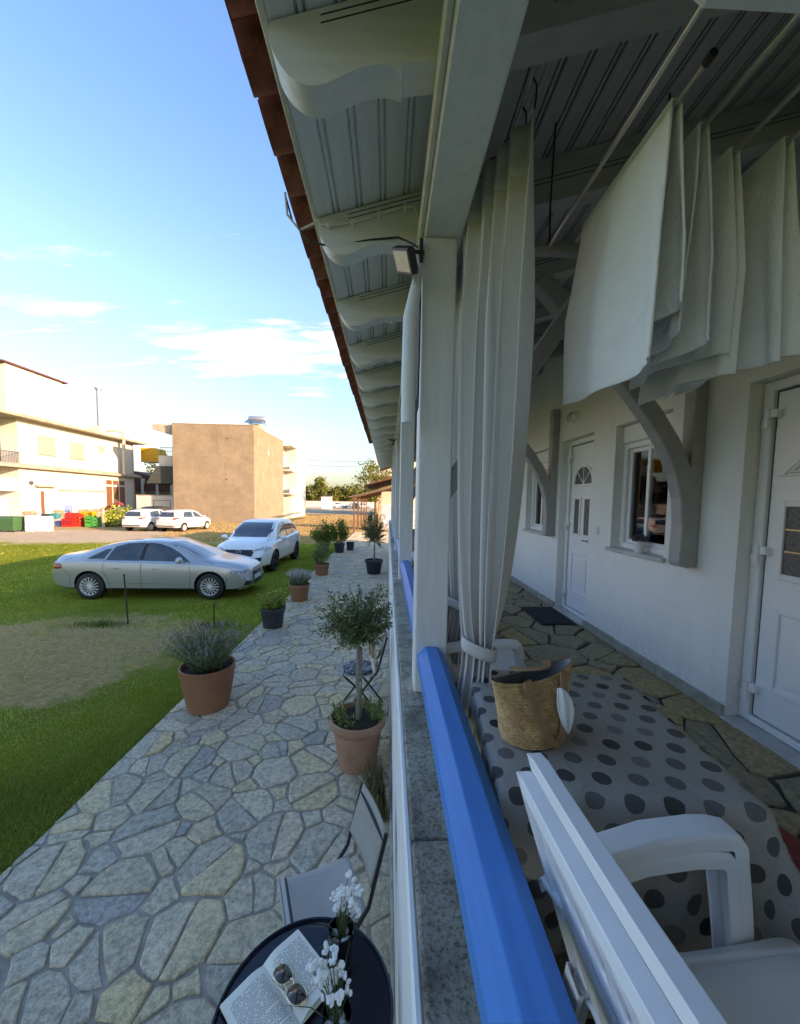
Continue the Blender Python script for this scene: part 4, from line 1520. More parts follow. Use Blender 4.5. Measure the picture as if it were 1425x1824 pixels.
M['towel'] = m2t = None
m, n, l, b = newmat('white_towel')
v = coords(n, l)
f = noise(n, l, v, 7, 6, .6, 1.2)
f2 = noise(n, l, coords(n, l, (1, 1, .25)), 34, 4, .6)
f3 = noise(n, l, v, 500, 2, .5)
l.new(ramp(n, l, f, [(.3, (0.89, 0.88, 0.87)), (.7, (0.94, 0.93, 0.92))]), b.inputs['Base Color'])
b.inputs['Roughness'].default_value = .95
b.inputs['Specular IOR Level'].default_value = .05
bumpit(n, l, b, nmath(n, l, 'ADD', nmath(n, l, 'MULTIPLY', f, 3.0), nmath(n, l, 'ADD', nmath(n, l, 'MULTIPLY', f2, .8), nmath(n, l, 'MULTIPLY', f3, .15))), .55, .010)
tr = n.new("ShaderNodeBsdfTranslucent")
tr.inputs[0].default_value = (.85, .85, .85, 1)
ms = n.new("ShaderNodeMixShader")
ms.inputs[0].default_value = .06
l.new(b.outputs[0], ms.inputs[1])
l.new(tr.outputs[0], ms.inputs[2])
l.new(ms.outputs[0], n['Material Output'].inputs[0])
M['towel'] = m
towel('large white towel nearest the curtain on the drying rack', .742, 1.06, 1.52, .69, .54, 1, .075)
towel('white towel hanging directly behind the large front towel on the rack', .862, 1.115, 1.52, .58, .60, 2, .055)
towel('narrow white towel between the second and the last one on the rack', 1.015, 1.185, 1.56, .60, .66, 3, .05)
towel('white towel hanging closest to the wall on the drying rack', 1.137, 1.145, 1.55, .64, .62, 4, .06)

# ------------------------------------------------------------------ plastic chairs and the table
def plastic_chair(label, loc, rz, group):
    t = thing('plastic_chair', label, 'chair', loc, rz, group)
    # backrest: curved, pierced sheet
    nu, nv = 28, 22
    def bp(u, v2):
        y = (u - .5) * (.46 + .06 * v2)
        crown = .006 * (1 - (2 * u - 1) ** 2)
        z = .44 + (.38 + crown) * v2
        x = -.205 - .115 * v2 + .008 * (2 * u - 1) ** 2 - .02
        return (x, y, z)
    vs = [bp(i / nu, j / nv) for j in range(nv + 1) for i in range(nu + 1)]
    fs = []
    for j in range(nv):
        for i in range(nu):
            hole = False
            if 3 <= j <= 18 and 3 <= i <= nu - 4:
                if j in (4, 5, 9, 10, 14, 15, 18) and i % 3 == 1:
                    hole = True
                if False:
                    hole = True
            if not hole:
                a = j * (nu + 1) + i
                fs.append((a, a + 1, a + nu + 2, a + nu + 1))
    MB().add(vs, fs).build('backrest', M['plastic'], t, smooth=True, solid=.008, angle=50)
    rim = [bp(0, v2) for v2 in np.linspace(0, 1, 8)] + [bp(u, 1) for u in np.linspace(0, 1, 20)[1:-1]] + [bp(1, v2) for v2 in np.linspace(1, 0, 8)]
    g = MB()
    rows = []
    for i, p in enumerate(rim):
        q, r = rim[max(i - 1, 0)], rim[min(i + 1, len(rim) - 1)]
        tdir = (Vector(r) - Vector(q)).normalized()
        outw = Vector((1, 0, 0)).cross(tdir).normalized()
        P0 = Vector(p)
        c1, c2 = Vector((1, 0, 0)) * .016, outw * .011
        rows.append([P0 - c1 - c2, P0 + c1 - c2, P0 + c1 * .9 + c2, P0 - c1 * .9 + c2])
    g.grid(rows, closed=True)
    g.build('back_rim', M['plastic'], t, smooth=True, bevel=.005, angle=50)
    # seat: dished sheet with a rolled front
    rows = []
    for j in range(17):
        v2 = j / 16
        x = -.235 + .475 * v2
        row = []
        for i in range(19):
            u = i / 18
            w = .435 + .03 * v2
            y = (u - .5) * w
            z = .440 + .018 * (2 * u - 1) ** 2 - .012 * math.sin(PI * v2)
            if v2 > .86:
                z -= (v2 - .86) ** 2 * 1.6
            if u < .06 or u > .94:
                z -= .020
            row.append((x, y, z))
        rows.append(row)
    MB().grid(rows).build('seat', M['plastic'], t, smooth=True, solid=.007, angle=50)
    for s in (-1, 1):
        # arm: a broad flat band that turns down into the front leg
        path2 = [(-.285, .238 * s, .600), (-.19, .262 * s, .622), (-.08, .275 * s, .636), (.03, .279 * s, .640), (.075, .278 * s, .638), (.105, .277 * s, .632), (.118, .273 * s, .610),
                 (.130, .266 * s, .50), (.140, .258 * s, .38), (.152, .248 * s, .20), (.162, .240 * s, .0)]
        rows = []
        for i, p in enumerate(path2):
            q, r = path2[max(i - 1, 0)], path2[min(i + 1, len(path2) - 1)]
            td = (Vector(r) - Vector(q)).normalized()
            side = Vector((0, 1, 0)) - td * td.y
            side.normalize()
            nn = td.cross(side).normalized()
            wv = .031 if i < 6 else .031 - .0022 * (i - 5)
            P0 = Vector(p)
            if nn.z < 0 and i < 6:
                nn = -nn
            if i >= 6 and nn.x < 0:
                nn = -nn
            rows.append([P0 + side * wv, P0 + side * wv * .8 + nn * .008, P0 - side * wv * .8 + nn * .008, P0 - side * wv, P0 - side * wv - nn * .026, P0 - side * (wv - .007) - nn * .026, P0 - side * (wv - .007) - nn * .002, P0 + side * (wv - .007) - nn * .002, P0 + side * (wv - .007) - nn * .026, P0 + side * wv - nn * .026])
        MB().grid(rows, closed=True).build('arm_and_leg', M['plastic'], t, smooth=True, bevel=.002, angle=40)
        g = MB()
        g.grid([[(-.20, .225 * s, .46), (-.25, .225 * s, .47), (-.25, .180 * s, .46), (-.240, .180 * s, .46), (-.240, .215 * s, .46), (-.20, .215 * s, .46)],
                [(-.275, .245 * s, 0), (-.315, .245 * s, 0), (-.315, .205 * s, 0), (-.305, .205 * s, 0), (-.305, .235 * s, 0), (-.275, .235 * s, 0)]], closed=True)
        g.build('leg', M['plastic'], t)
    MB().box(-.22, .23, -.213, -.203, .40, .438).box(-.22, .23, .203, .213, .40, .438).box(.215, .226, -.20, .20, .39, .425).build('seat_rail', M['plastic'], t, bevel=.003)
    return t


pc = plastic_chair('upper of the two stacked white plastic armchairs by the blue rail', (.640, .462, ZV + .035), R(3), 'white plastic chairs on the veranda')
dup(pc, (.618, .456, ZV + .002), R(3), 'lower of the two stacked white plastic armchairs by the blue rail')
dup(pc, (.56, 2.16, ZV + .002), R(2), 'white plastic armchair at the far end of the table behind the straw bag')
dup(pc, (.66, 3.9, ZV + .002), R(-20), 'white plastic armchair standing alone furthest along the veranda')

TX0, TX1, TY0, TY1, TZ = .325, .93, .85, 1.52, 1.75
tb = thing('table', 'white plastic veranda table hidden under the dotted tablecloth', 'table', ((TX0 + TX1) / 2, (TY0 + TY1) / 2, ZV), R(-6))
TO = ((TX0 + TX1) / 2, (TY0 + TY1) / 2, ZV)
MB().box(TX0 + .01, TX1 - .01, TY0 + .01, TY1 - .01, TZ - .03, TZ - .004).build('tabletop', M['plastic'], tb, bevel=.01, off=TO)
for x in (TX0 + .05, TX1 - .09):
    for y in (TY0 + .06, TY1 - .10):
        MB().box(x, x + .045, y, y + .045, ZV + .012, TZ - .03).build('leg', M['plastic'], tb, bevel=.008, off=TO)

# tablecloth: one sheet folded over the edges, its dots printed
m, n, l, b = newmat('dotted_cloth')
uvn = n.new("ShaderNodeUVMap")
spu = n.new("ShaderNodeSeparateXYZ")
l.new(uvn.outputs[0], spu.inputs[0])
A_, B_ = .0900, .0730
row = nmath(n, l, 'FLOOR', nmath(n, l, 'DIVIDE', spu.outputs[1], B_))
par = nmath(n, l, 'MULTIPLY', nmath(n, l, 'FLOORED_MODULO', row, 2.0), .5)
uu = nmath(n, l, 'ADD', nmath(n, l, 'DIVIDE', spu.outputs[0], A_), par)
cu = nmath(n, l, 'FLOOR', uu)
fu = nmath(n, l, 'MULTIPLY', nmath(n, l, 'SUBTRACT', nmath(n, l, 'SUBTRACT', uu, cu), .5), A_)
fv = nmath(n, l, 'MULTIPLY', nmath(n, l, 'SUBTRACT', nmath(n, l, 'SUBTRACT', nmath(n, l, 'DIVIDE', spu.outputs[1], B_), row), .5), B_)
dist = nmath(n, l, 'SQRT', nmath(n, l, 'ADD', nmath(n, l, 'MULTIPLY', fu, fu), nmath(n, l, 'MULTIPLY', fv, fv)))
inside = nmath(n, l, 'LESS_THAN', dist, .0232)
cm = n.new("ShaderNodeCombineXYZ")
l.new(cu, cm.inputs[0])
l.new(row, cm.inputs[1])
wnz = n.new("ShaderNodeTexWhiteNoise")
wnz.noise_dimensions = '2D'
l.new(cm.outputs[0], wnz.inputs['Vector'])
dotc = ramp(n, l, wnz.outputs['Value'], [(0.0, (0.018, 0.017, 0.017)), (0.10, (0.075, 0.066, 0.06)), (0.30, (0.115, 0.10, 0.092)), (0.60, (0.16, 0.14, 0.13)), (0.8, (0.23, 0.205, 0.195))], 'CONSTANT')
rings = nmath(n, l, 'MULTIPLY_ADD', nmath(n, l, 'SINE', nmath(n, l, 'MULTIPLY', dist, 1500.0)), .10, .95)
dotc = mix(n, l, 1.0, dotc, rings, 'MULTIPLY')
objc = coords(n, l)
wv1 = noise(n, l, objc, 400, 3, .6)
base = ramp(n, l, wv1, [(.3, (0.33, 0.285, 0.245)), (.7, (0.44, 0.385, 0.335))])
l.new(mix(n, l, inside, base, dotc), b.inputs['Base Color'])
b.inputs['Roughness'].default_value = .72
wv2 = noise(n, l, objc, 9, 5, .6, 1.0)
bumpit(n, l, b, nmath(n, l, 'ADD', nmath(n, l, 'MULTIPLY', wv1, .12), nmath(n, l, 'MULTIPLY', wv2, 2.2)), .5, .008)
M['cloth'] = m
NX, NY = 66, 72
HANG = .40
verts, uvs = [], []
us = np.linspace(TX0 - HANG, TX1 + HANG, NX)
vs2 = np.linspace(TY0 - HANG, TY1 + HANG, NY)
for v2 in vs2:
    for u in us:
        du = (u - TX1) if u > TX1 else ((u - TX0) if u < TX0 else 0.0)
        dv = (v2 - TY1) if v2 > TY1 else ((v2 - TY0) if v2 < TY0 else 0.0)
        cxq, cyq = min(max(u, TX0), TX1), min(max(v2, TY0), TY1)
        d = max(abs(du), abs(dv))
        if d < 1e-6:
            verts.append((u, v2, TZ + .0015 * math.sin(u * 30) * math.sin(v2 * 23)))
        else:
            corner = min(abs(du), abs(dv)) / d
            L = math.hypot(du, dv)
            nx, ny = du / L, dv / L
            r = .013
            if d < r * PI / 2:
                o1, dz = r * math.sin(d / r), r * (1 - math.cos(d / r))
            else:
                o1, dz = r, r + d - r * PI / 2
            q = min(1, d / .25)
            run = (u if abs(dv) >= abs(du) else v2)
            fold = q * (.020 * math.sin(run * 19 + 1.0) + .012 * math.sin(run * 41 + 2) + .10 * corner * (1 - .35 * corner))
            if du < 0 and abs(du) >= abs(dv):
                fold = min(fold, .012)
            o2 = o1 + max(-.008, fold) + .008 * q * (0 if du < 0 else 1)
            verts.append((cxq + nx * o2, cyq + ny * o2, TZ - dz))
        uvs.append((u, v2))
fs = [(j * NX + i, j * NX + i + 1, (j + 1) * NX + i + 1, (j + 1) * NX + i) for j in range(NY - 1) for i in range(NX - 1)]
me = bpy.data.meshes.new('tablecloth')
me.from_pydata([(x - TO[0], y - TO[1], z - TZ) for x, y, z in verts], [], fs)
ul = me.uv_layers.new(name='UVMap')
for lp in me.loops:
    ul.data[lp.index].uv = uvs[lp.vertex_index]
me.materials.append(M['cloth'])
tc2 = link(me, 'tablecloth', None, True, solid=.002, angle=180)
tc2.location = (TO[0], TO[1], TZ)
tc2.rotation_euler = (0, 0, R(-6))
tag(tc2, 'grey-brown tablecloth printed with grey and black dots over the veranda table', 'tablecloth')

# straw bag on the table
m, n, l, b = newmat('braided_straw')
v = coords(n, l)
spz = n.new("ShaderNodeSeparateXYZ")
l.new(v, spz.inputs[0])
ang = nmath(n, l, 'ARCTAN2', spz.outputs[1], spz.outputs[0])
br = nmath(n, l, 'SINE', nmath(n, l, 'ADD', nmath(n, l, 'MULTIPLY', ang, 46.0), nmath(n, l, 'MULTIPLY', spz.outputs[2], 420.0)))
f = noise(n, l, v, 26, 5, .65)
f3 = noise(n, l, v, 120, 4, .65)
c = ramp(n, l, f, [(.3, (0.46, 0.23, 0.09)), (.5, (0.70, 0.40, 0.185)), (.7, (0.86, 0.53, 0.27))])
c = mix(n, l, 1.0, c, ramp(n, l, f3, [(.3, (.6, .58, .55)), (.65, (1.1, 1.1, 1.1))]), 'MULTIPLY')
l.new(c, b.inputs['Base Color'])
b.inputs['Roughness'].default_value = .85
bumpit(n, l, b, nmath(n, l, 'ADD', nmath(n, l, 'MULTIPLY', br, .22), f3), .7, .004)
M['straw'] = m
bag = thing('straw_bag', 'woven straw tote bag with leather straps standing on the dotted tablecloth', 'bag', (.445, 1.105, TZ + .004), R(24))
NB = 100
rows = []
HB = .190
def bagp(t, a):
    z = HB * t
    ax = .100 + .056 * t ** 1.1
    ay = .078 - .044 * t + .020 * math.sin(PI * t)
    ca, sa = math.cos(a), math.sin(a)
    e = 1.0
    top = .009 * math.cos(2 * a) * t ** 3 + .006 * ca * t ** 2
    return ax * ca * e, ay * sa * e + .010 * math.sin(3 * t) * ca, z + top
nr = 21
for i in range(nr * 4 + 1):
    t = i / (nr * 4)
    bulge = .0042 * abs(math.sin(PI * nr * t)) ** .6
    row = []
    for k in range(NB):
        a = 2 * PI * k / NB
        x, y, z = bagp(t, a)
        row.append((x + bulge * math.cos(a), y + bulge * math.sin(a), z))
    rows.append(row)
base = [[(0.0 + .3 * p[0] * s2, .3 * p[1] * s2, .0) for p in rows[0]] for s2 in (.1, 2.0)]
g = MB()
g.grid(base + rows, closed=True)
g.build('basket', M['straw'], bag, smooth=True, angle=60)
rows2 = []
for t in np.linspace(1, .25, 10):
    rows2.append([(bagp(t, 2 * PI * k / 48)[0] * .965, bagp(t, 2 * PI * k / 48)[1] * .94, bagp(t, 2 * PI * k / 48)[2] - .002) for k in range(48)])
M['lining'] = pm('grey_lining', (0.30, 0.31, 0.33), (0.20, 0.205, 0.22), 14, .9, bump=.3, bscale=40, bdist=.006)
MB().grid(rows2, closed=True).build('lining', M['lining'], bag, smooth=True)
for s, name in ((-1, 'strap'), (1, 'strap')):
    pts = []
    for t in np.linspace(-1, 1, 25):
        x = .070 * t + .006 * s
        if s < 0:
            z = .195 - .165 * (1 - abs(t) ** 2.4) if abs(t) < .98 else .2
            y = s * (.052 + .052 * (1 - t * t))
        else:
            z = .20 + .010 * (1 - t * t)
            y = .030 - .10 * (1 - t * t) * .55
        pts.append((x, y, z))
    rows3 = []
    for i, p in enumerate(pts):
        q, r = Vector(pts[max(i - 1, 0)]), Vector(pts[min(i + 1, 24)])
        td = (r - q).normalized()
        nrm = Vector((0, 1, 0)) if s < 0 else Vector((0, .3, 1)).normalized()
        sd2 = td.cross(nrm).normalized() * .0115
        nn = nrm * .003
        P0 = Vector(p)
        rows3.append([P0 - sd2 - nn, P0 + sd2 - nn, P0 + sd2 + nn, P0 - sd2 + nn])
    MB().grid(rows3, closed=True).build(name, M['leather'], bag, smooth=True, angle=50)
for sx in (-.070, .070):
    MB().obox((sx - .006, -.052, .172), (.022, .006, .04), (R(-8), 0, 0)).build('strap_patch', M['leather'], bag, bevel=.003)
rows = []
for j in range(13):
    t = j / 12
    row = []
    for i in range(9):
        u = i / 8 - .5
        w = .006 + .030 * math.sin(PI * min(1, t ** .8 * 1.02 + .02)) ** .8
        row.append((.004 + u * w + .030 * t + (.012 if u > .2 else 0) * math.sin(PI * t), -.096 - .007 * math.cos(u * 9 + 2 * t) - .006 * math.sin(3 * t),   .180 - .130 * t + .012 * u * math.sin(4 * t)))
    rows.append(row)
nap = MB().grid(rows).build('napkin', M['towel'], None, smooth=True, solid=.004, angle=180)
nap.location = bag.location
nap.rotation_euler = bag.rotation_euler
tag(nap, 'white cloth tucked behind the strap of the straw bag', 'cloth')

# folded red rug on the floor beyond the table
rg2 = thing('rug', 'folded dark red rug on the veranda floor past the right end of the table', 'rug', (1.36, 1.12, ZV + .016), R(12))
M['redcloth'] = pm('red_rug_cloth', (0.36, 0.05, 0.04), (0.25, 0.03, 0.028), 30, .9, bump=.6, bscale=160)
MB().box(-.24, .24, -.30, .30, 0, .05).build('lower_fold', M['redcloth'], rg2, bevel=.02, segs=3)
MB().box(-.23, .235, -.295, .29, .052, .10).build('upper_fold', M['redcloth'], rg2, bevel=.02, segs=3)
g = MB()
for k in range(24):
    y = -.285 + k * .024
    g.tube([(-.23, y, .07), (-.262, y + .004, .06), (-.275, y, .035)], .004, 4)
g.build('fringe', M['black'], rg2)
# ------------------------------------------------------------------ round table, book, glasses, vases
RT = (-.255, 1.195, 0)
rt = thing('bistro_table', 'round black bistro table beside the white parapet', 'table', RT)
g = MB()
r = .298
g.lathe([(0, .694), (r - .012, .694), (r, .698), (r + .004, .703), (r + .004, .711), (r, .715), (r - .006, .714), (r - .010, .703), (0, .702)], n=72)
g.build('tabletop', M['tabletop'], rt, smooth=True, angle=30)
for k in range(4):
    a = PI / 4 + k * PI / 2
    MB().tube([(.18 * math.cos(a), .18 * math.sin(a), .695), (.05 * math.cos(a), .05 * math.sin(a), .38), (.24 * math.cos(a), .24 * math.sin(a), .006)], .010, 8).build('leg', M['black'], rt, smooth=True)
MB().lathe([(.052, .372), (.062, .372), (.062, .388), (.052, .388), (.052, .372)], n=24).build('ring', M['black'], rt)

# open book
m, n, l, b = newmat('printed_page')
uvn = n.new("ShaderNodeUVMap")
spu = n.new("ShaderNodeSeparateXYZ")
l.new(uvn.outputs[0], spu.inputs[0])
U, V_ = spu.outputs[0], spu.outputs[1]
NL = 36.0
lineid = nmath(n, l, 'FLOOR', nmath(n, l, 'MULTIPLY', V_, NL))
fr = nmath(n, l, 'FRACT', nmath(n, l, 'MULTIPLY', V_, NL))
online = nmath(n, l, 'MULTIPLY', nmath(n, l, 'GREATER_THAN', fr, .30), nmath(n, l, 'LESS_THAN', fr, .74))
cm = n.new("ShaderNodeCombineXYZ")
l.new(nmath(n, l, 'MULTIPLY', U, 26.0), cm.inputs[0])
l.new(nmath(n, l, 'MULTIPLY', lineid, 7.31), cm.inputs[1])
word = noise(n, l, cm.outputs[0], 1.0, 1, .5)
cm2 = n.new("ShaderNodeCombineXYZ")
l.new(nmath(n, l, 'MULTIPLY', U, 160.0), cm2.inputs[0])
l.new(nmath(n, l, 'MULTIPLY', V_, 110.0), cm2.inputs[1])
glyph = noise(n, l, cm2.outputs[0], 1.0, 2, .6)
wn3 = n.new("ShaderNodeTexWhiteNoise")
wn3.noise_dimensions = '1D'
l.new(lineid, wn3.inputs['W'])
endu = nmath(n, l, 'SUBTRACT', .92, nmath(n, l, 'MULTIPLY', nmath(n, l, 'GREATER_THAN', wn3.outputs['Value'], .84), .34))
box = nmath(n, l, 'MULTIPLY', nmath(n, l, 'MULTIPLY', nmath(n, l, 'GREATER_THAN', U, .11), nmath(n, l, 'LESS_THAN', U, endu)),
            nmath(n, l, 'MULTIPLY', nmath(n, l, 'GREATER_THAN', V_, .10), nmath(n, l, 'LESS_THAN', V_, .90)))
ink = nmath(n, l, 'MULTIPLY', nmath(n, l, 'MULTIPLY', online, box), nmath(n, l, 'MULTIPLY', nmath(n, l, 'LESS_THAN', word, .60), nmath(n, l, 'GREATER_THAN', glyph, .42)))
l.new(mix(n, l, nmath(n, l, 'MULTIPLY', ink, .85), (0.86, 0.81, 0.70), (0.10, 0.09, 0.09)), b.inputs['Base Color'])
b.inputs['Roughness'].default_value = .8
M['page'] = m
BZ = .7165
sp0, sp1 = Vector((-.434, 1.324)), Vector((-.259, 1.160))
mid = (sp0 + sp1) / 2
bk = thing('open_book', 'open paperback book lying face up on the round black table', 'book', (mid.x, mid.y, BZ), math.atan2(sp0.y - sp1.y, sp0.x - sp1.x))
# local: +x along the spine (towards its top), +y / -y the two pages
HL = (sp0 - sp1).length / 2
def page(sgn, thick, wdt):
    nu = 16
    prof2 = []
    for i in range(nu + 1):
        t = i / nu
        z = thick * (.35 + .95 * math.sin(min(1, t * 2.6) * PI / 2) * (1 - .55 * t ** 1.5))
        prof2.append((sgn * (wdt * t), z))
    g2 = MB()
    vs, fs = [], []
    for (y, z) in prof2:
        vs += [(-HL, y, z), (HL, y, z)]
    for i in range(nu):
        a = i * 2
        fs.append((a, a + 1, a + 3, a + 2) if sgn < 0 else (a, a + 2, a + 3, a + 1))
    me2 = bpy.data.meshes.new('page')
    me2.from_pydata(vs, [], fs)
    ul2 = me2.uv_layers.new(name='UVMap')
    for lp in me2.loops:
        vi = lp.vertex_index
        t = (vi // 2) / nu
        s2 = vi % 2
        # reading direction: text runs away from / towards the spine, lines stack down the spine
        ul2.data[lp.index].uv = (t, s2) if sgn < 0 else (1 - t, s2)
    me2.materials.append(M['page'])
    link(me2, 'page', bk, True, angle=180)
    blk = MB()
    low = [(y, z - .0006) for y, z in prof2]
    poly = low + [(sgn * (wdt - .004), .003), (0, .003)]
    blk.prism(poly, -HL + .0005, HL - .0005, 'x')
    blk.build('page_block', M['paper'], bk)
    cvb = MB()
    cvb.box(-HL - .003, HL + .003, min(0, sgn * (wdt + .001)), max(0, sgn * (wdt + .001)), 0, .0025)
    return cvb
for sgn, th, wd in ((1, .015, .158), (-1, .021, .150)):
    page(sgn, th, wd).build('cover', M['paper'], bk)
# sunglasses
sgm = thing('sunglasses', 'gold framed sunglasses with brown lenses lying on the open book', 'sunglasses', (-.318, 1.238, BZ + .024), R(-43), None, 1.16)
def lens_outline(cx2, k=28):
    out = []
    for i in range(k):
        a = 2 * PI * i / k
        ca, sa = math.cos(a), math.sin(a)
        e = 2.6
        rr2 = (abs(ca) ** e + abs(sa) ** e) ** (-1 / e)
        out.append((cx2 + .0285 * rr2 * ca * (1 + .05 * sa), .0265 * rr2 * sa))
    return out
tilt = Matrix.Rotation(R(-12), 3, 'X')
for s in (-1, 1):
    ol = lens_outline(s * .036)
    pts = [tuple(tilt @ Vector((x, y, .014 + .10 * x * x))) for x, y in ol]
    fr2 = MB()
    fr2.tube(pts + [pts[0], pts[1]], .0017, 6, caps=False)
    fr2.build('frame', M['gold'], sgm, smooth=True)
    ln = MB()
    ln.add(pts + [tuple(tilt @ Vector((s * .036, 0, .0175)))], [(i, (i + 1) % 28, 28) for i in range(28)])
    ln.build('lens', M['lens'], sgm, smooth=True, solid=.0012)
    hinge = tilt @ Vector((s * .066, .010, .016))
    arm = MB()
    arm.tube([tuple(hinge), (s * .069, .013, .012), (s * .060, -.004, .006), (-s * .02, -.016, .005), (-s * .055, -.022, .004)], .0015, 6)
    arm.build('temple', M['gold'], sgm, smooth=True)
MB().tube([tuple(tilt @ Vector((-.010, .008, .016))), tuple(tilt @ Vector((0, .012, .019))), tuple(tilt @ Vector((.010, .008, .016)))], .0016, 6).build('bridge', M['gold'], sgm, smooth=True)

# vases
def vase(loc, rz, label, rad, hgt, nst, seed, lean):
    rs = random.Random(seed)
    t = thing('vase', label, 'vase', loc, rz, 'black vases on the round table')
    MB().lathe([(0, 0), (rad * .92, 0), (rad, .008), (rad * 1.0, hgt * .5), (rad * 1.04, hgt), (rad * .97, hgt), (rad * .94, hgt * .5), (rad * .9, .014), (0, .012)], n=40).build('vessel', M['glassblack'], t, smooth=True, angle=35)
    MB().lathe([(0, hgt * .60), (rad * .93, hgt * .60)], n=24).build('filling', M['black'], t)
    for k in range(5):
        a = k * 2 * PI / 5 + rs.uniform(-.3, .3)
        q = rad * rs.uniform(.42, .58)
        g = MB()
        g.ball((0, 0, 0), (rad * rs.uniform(.34, .42), rad * rs.uniform(.24, .3), rad * rs.uniform(.2, .26)), 12)
        o = g.build('pebble', M['pebble'], t, smooth=True)
        o.location = (q * math.cos(a), q * math.sin(a), hgt * .70 + rs.uniform(0, .01))
        o.rotation_euler = (rs.uniform(-.8, .8), rs.uniform(-.5, .5), rs.uniform(0, 3))
    stems = MB()
    for k in range(nst):
        a = rs.uniform(0, 2 * PI)
        sp2 = rs.uniform(.25, 1.0) * rad * 1.15
        H2 = hgt * rs.uniform(.78, 1.95)
        b0 = (rs.uniform(-.3, .3) * rad, rs.uniform(-.3, .3) * rad, hgt * .62)
        tip = Vector((lean[0] * H2 + sp2 * math.cos(a), lean[1] * H2 + sp2 * math.sin(a), hgt * .62 + H2 * .62))
        midp = Vector((b0[0] + (tip.x - b0[0]) * .35, b0[1] + (tip.y - b0[1]) * .35, (b0[2] + tip.z) / 2 + .012))
        stems.tube([b0, midp, tip], .0015, 5)
        g = MB()
        for j in range(rs.choice((5, 6, 7))):
            o4 = Vector((rs.gauss(0, .006), rs.gauss(0, .006), rs.gauss(.002, .007)))
            cpt = tip + o4
            sz = rs.uniform(.0056, .0092)
            dirv = Vector((rs.gauss(0, 1), rs.gauss(0, 1), 1.2)).normalized()
            q4 = dirv.to_track_quat('Z', 'Y').to_matrix()
            pb = MB().ball((0, 0, 0), (sz, sz * .8, sz * 1.35), 8)
            g.add([tuple(cpt + q4 @ (Vector(p) * (1 + .22 * math.sin(9 * p[0] / sz + 5 * p[1] / sz)))) for p in pb.v], pb.f)
        g.build('blossom', M['petal'], t, smooth=True)
    for k in range(7):
        a = rs.uniform(0, 2 * PI)
        L = rs.uniform(.07, .15)
        p0v = Vector((0, 0, hgt * .64))
        p2v = Vector((L * math.cos(a) + lean[0] * L, L * math.sin(a) + lean[1] * L, hgt * .75 + rs.uniform(.02, .07)))
        stems.tube([p0v, (p0v + p2v) / 2 + Vector((0, 0, .03)), p2v], [.0014, .0016, .0005], 5)
    tag(stems.build('stems', M['stem'], t, smooth=True))
    return t


vase((-.150, 1.335, .7045), 0, 'black glass vase of white blossoms standing nearest the folding chair', .047, .145, 23, 3, (.06, .24))
vase((-.135, 1.105, .7045), 1.0, 'black glass vase of white blossoms in front beside the open book', .046, .135, 23, 9, (.10, .26))

# ------------------------------------------------------------------ folding chairs
def folding_chair(label, loc, rz, group):
    """local: faces +x; origin on the ground under the seat"""
    t = thing('folding_chair', label, 'chair', loc, rz, group)
    W2 = .168
    for s in (-1, 1):
        y = s * (W2 + .012)
        # back leg + upright in one run, front-to-back crossing leg
        MB().tube([(.20, y, .006), (-.02, y, .30), (-.17, y, .50), (-.255, y, .84)], .0105, 8).build('leg', M['black'], t, smooth=True)
        y = s * (W2 - .010)
        MB().tube([(-.22, y, .006), (-.02, y, .27), (.16, y, .44)], .0105, 8).build('leg', M['black'], t, smooth=True)
    for (x, z, w) in ((-.245, .80, W2 + .012), (.17, .445, W2), (-.10, .41, W2), (.19, .03, W2 + .01), (-.20, .035, W2 - .01)):
        MB().tube([(x, -w, z), (x, w, z)], .008, 6).build('crossbar', M['black'], t, smooth=True)
    rows = []
    for j in range(15):
        tt = j / 14
        x = .20 - .37 * tt
        z = .452 - .016 * math.sin(PI * tt) + (.0 if tt > .05 else -.012 * (1 - tt / .05))
        rows.append([(x, (i / 10 - .5) * 2 * W2, z - .006 * math.sin(PI * i / 10) * math.sin(PI * tt)) for i in range(11)])
    MB().grid(rows).build('seat', M['canvas'], t, smooth=True, solid=.005, angle=180)
    MB().tube([(.203, -W2, .441), (.203, W2, .441)], .006, 6).build('seat_hem', M['canvas'], t, smooth=True)
    rows = []
    for j in range(11):
        tt = j / 10
        x = -.243 + .075 * tt - .012
        z = .845 - .26 * tt
        rows.append([(x - .012 * math.sin(PI * i / 10), (i / 10 - .5) * 2 * (W2 + .006), z) for i in range(11)])
    MB().grid(rows).build('backrest', M['canvas2'], t, smooth=True, solid=.005, angle=180)
    return t


fc = folding_chair('black folding chair with a taupe canvas back beside the round table', (-.285, 1.81, .012), PI + R(22), 'folding chairs along the parapet')
fc2 = dup(fc, (-.27, 4.30, .012), PI, 'black folding chair carrying a bag, behind the potted olive tree')
fc2.scale = (1.12,) * 3
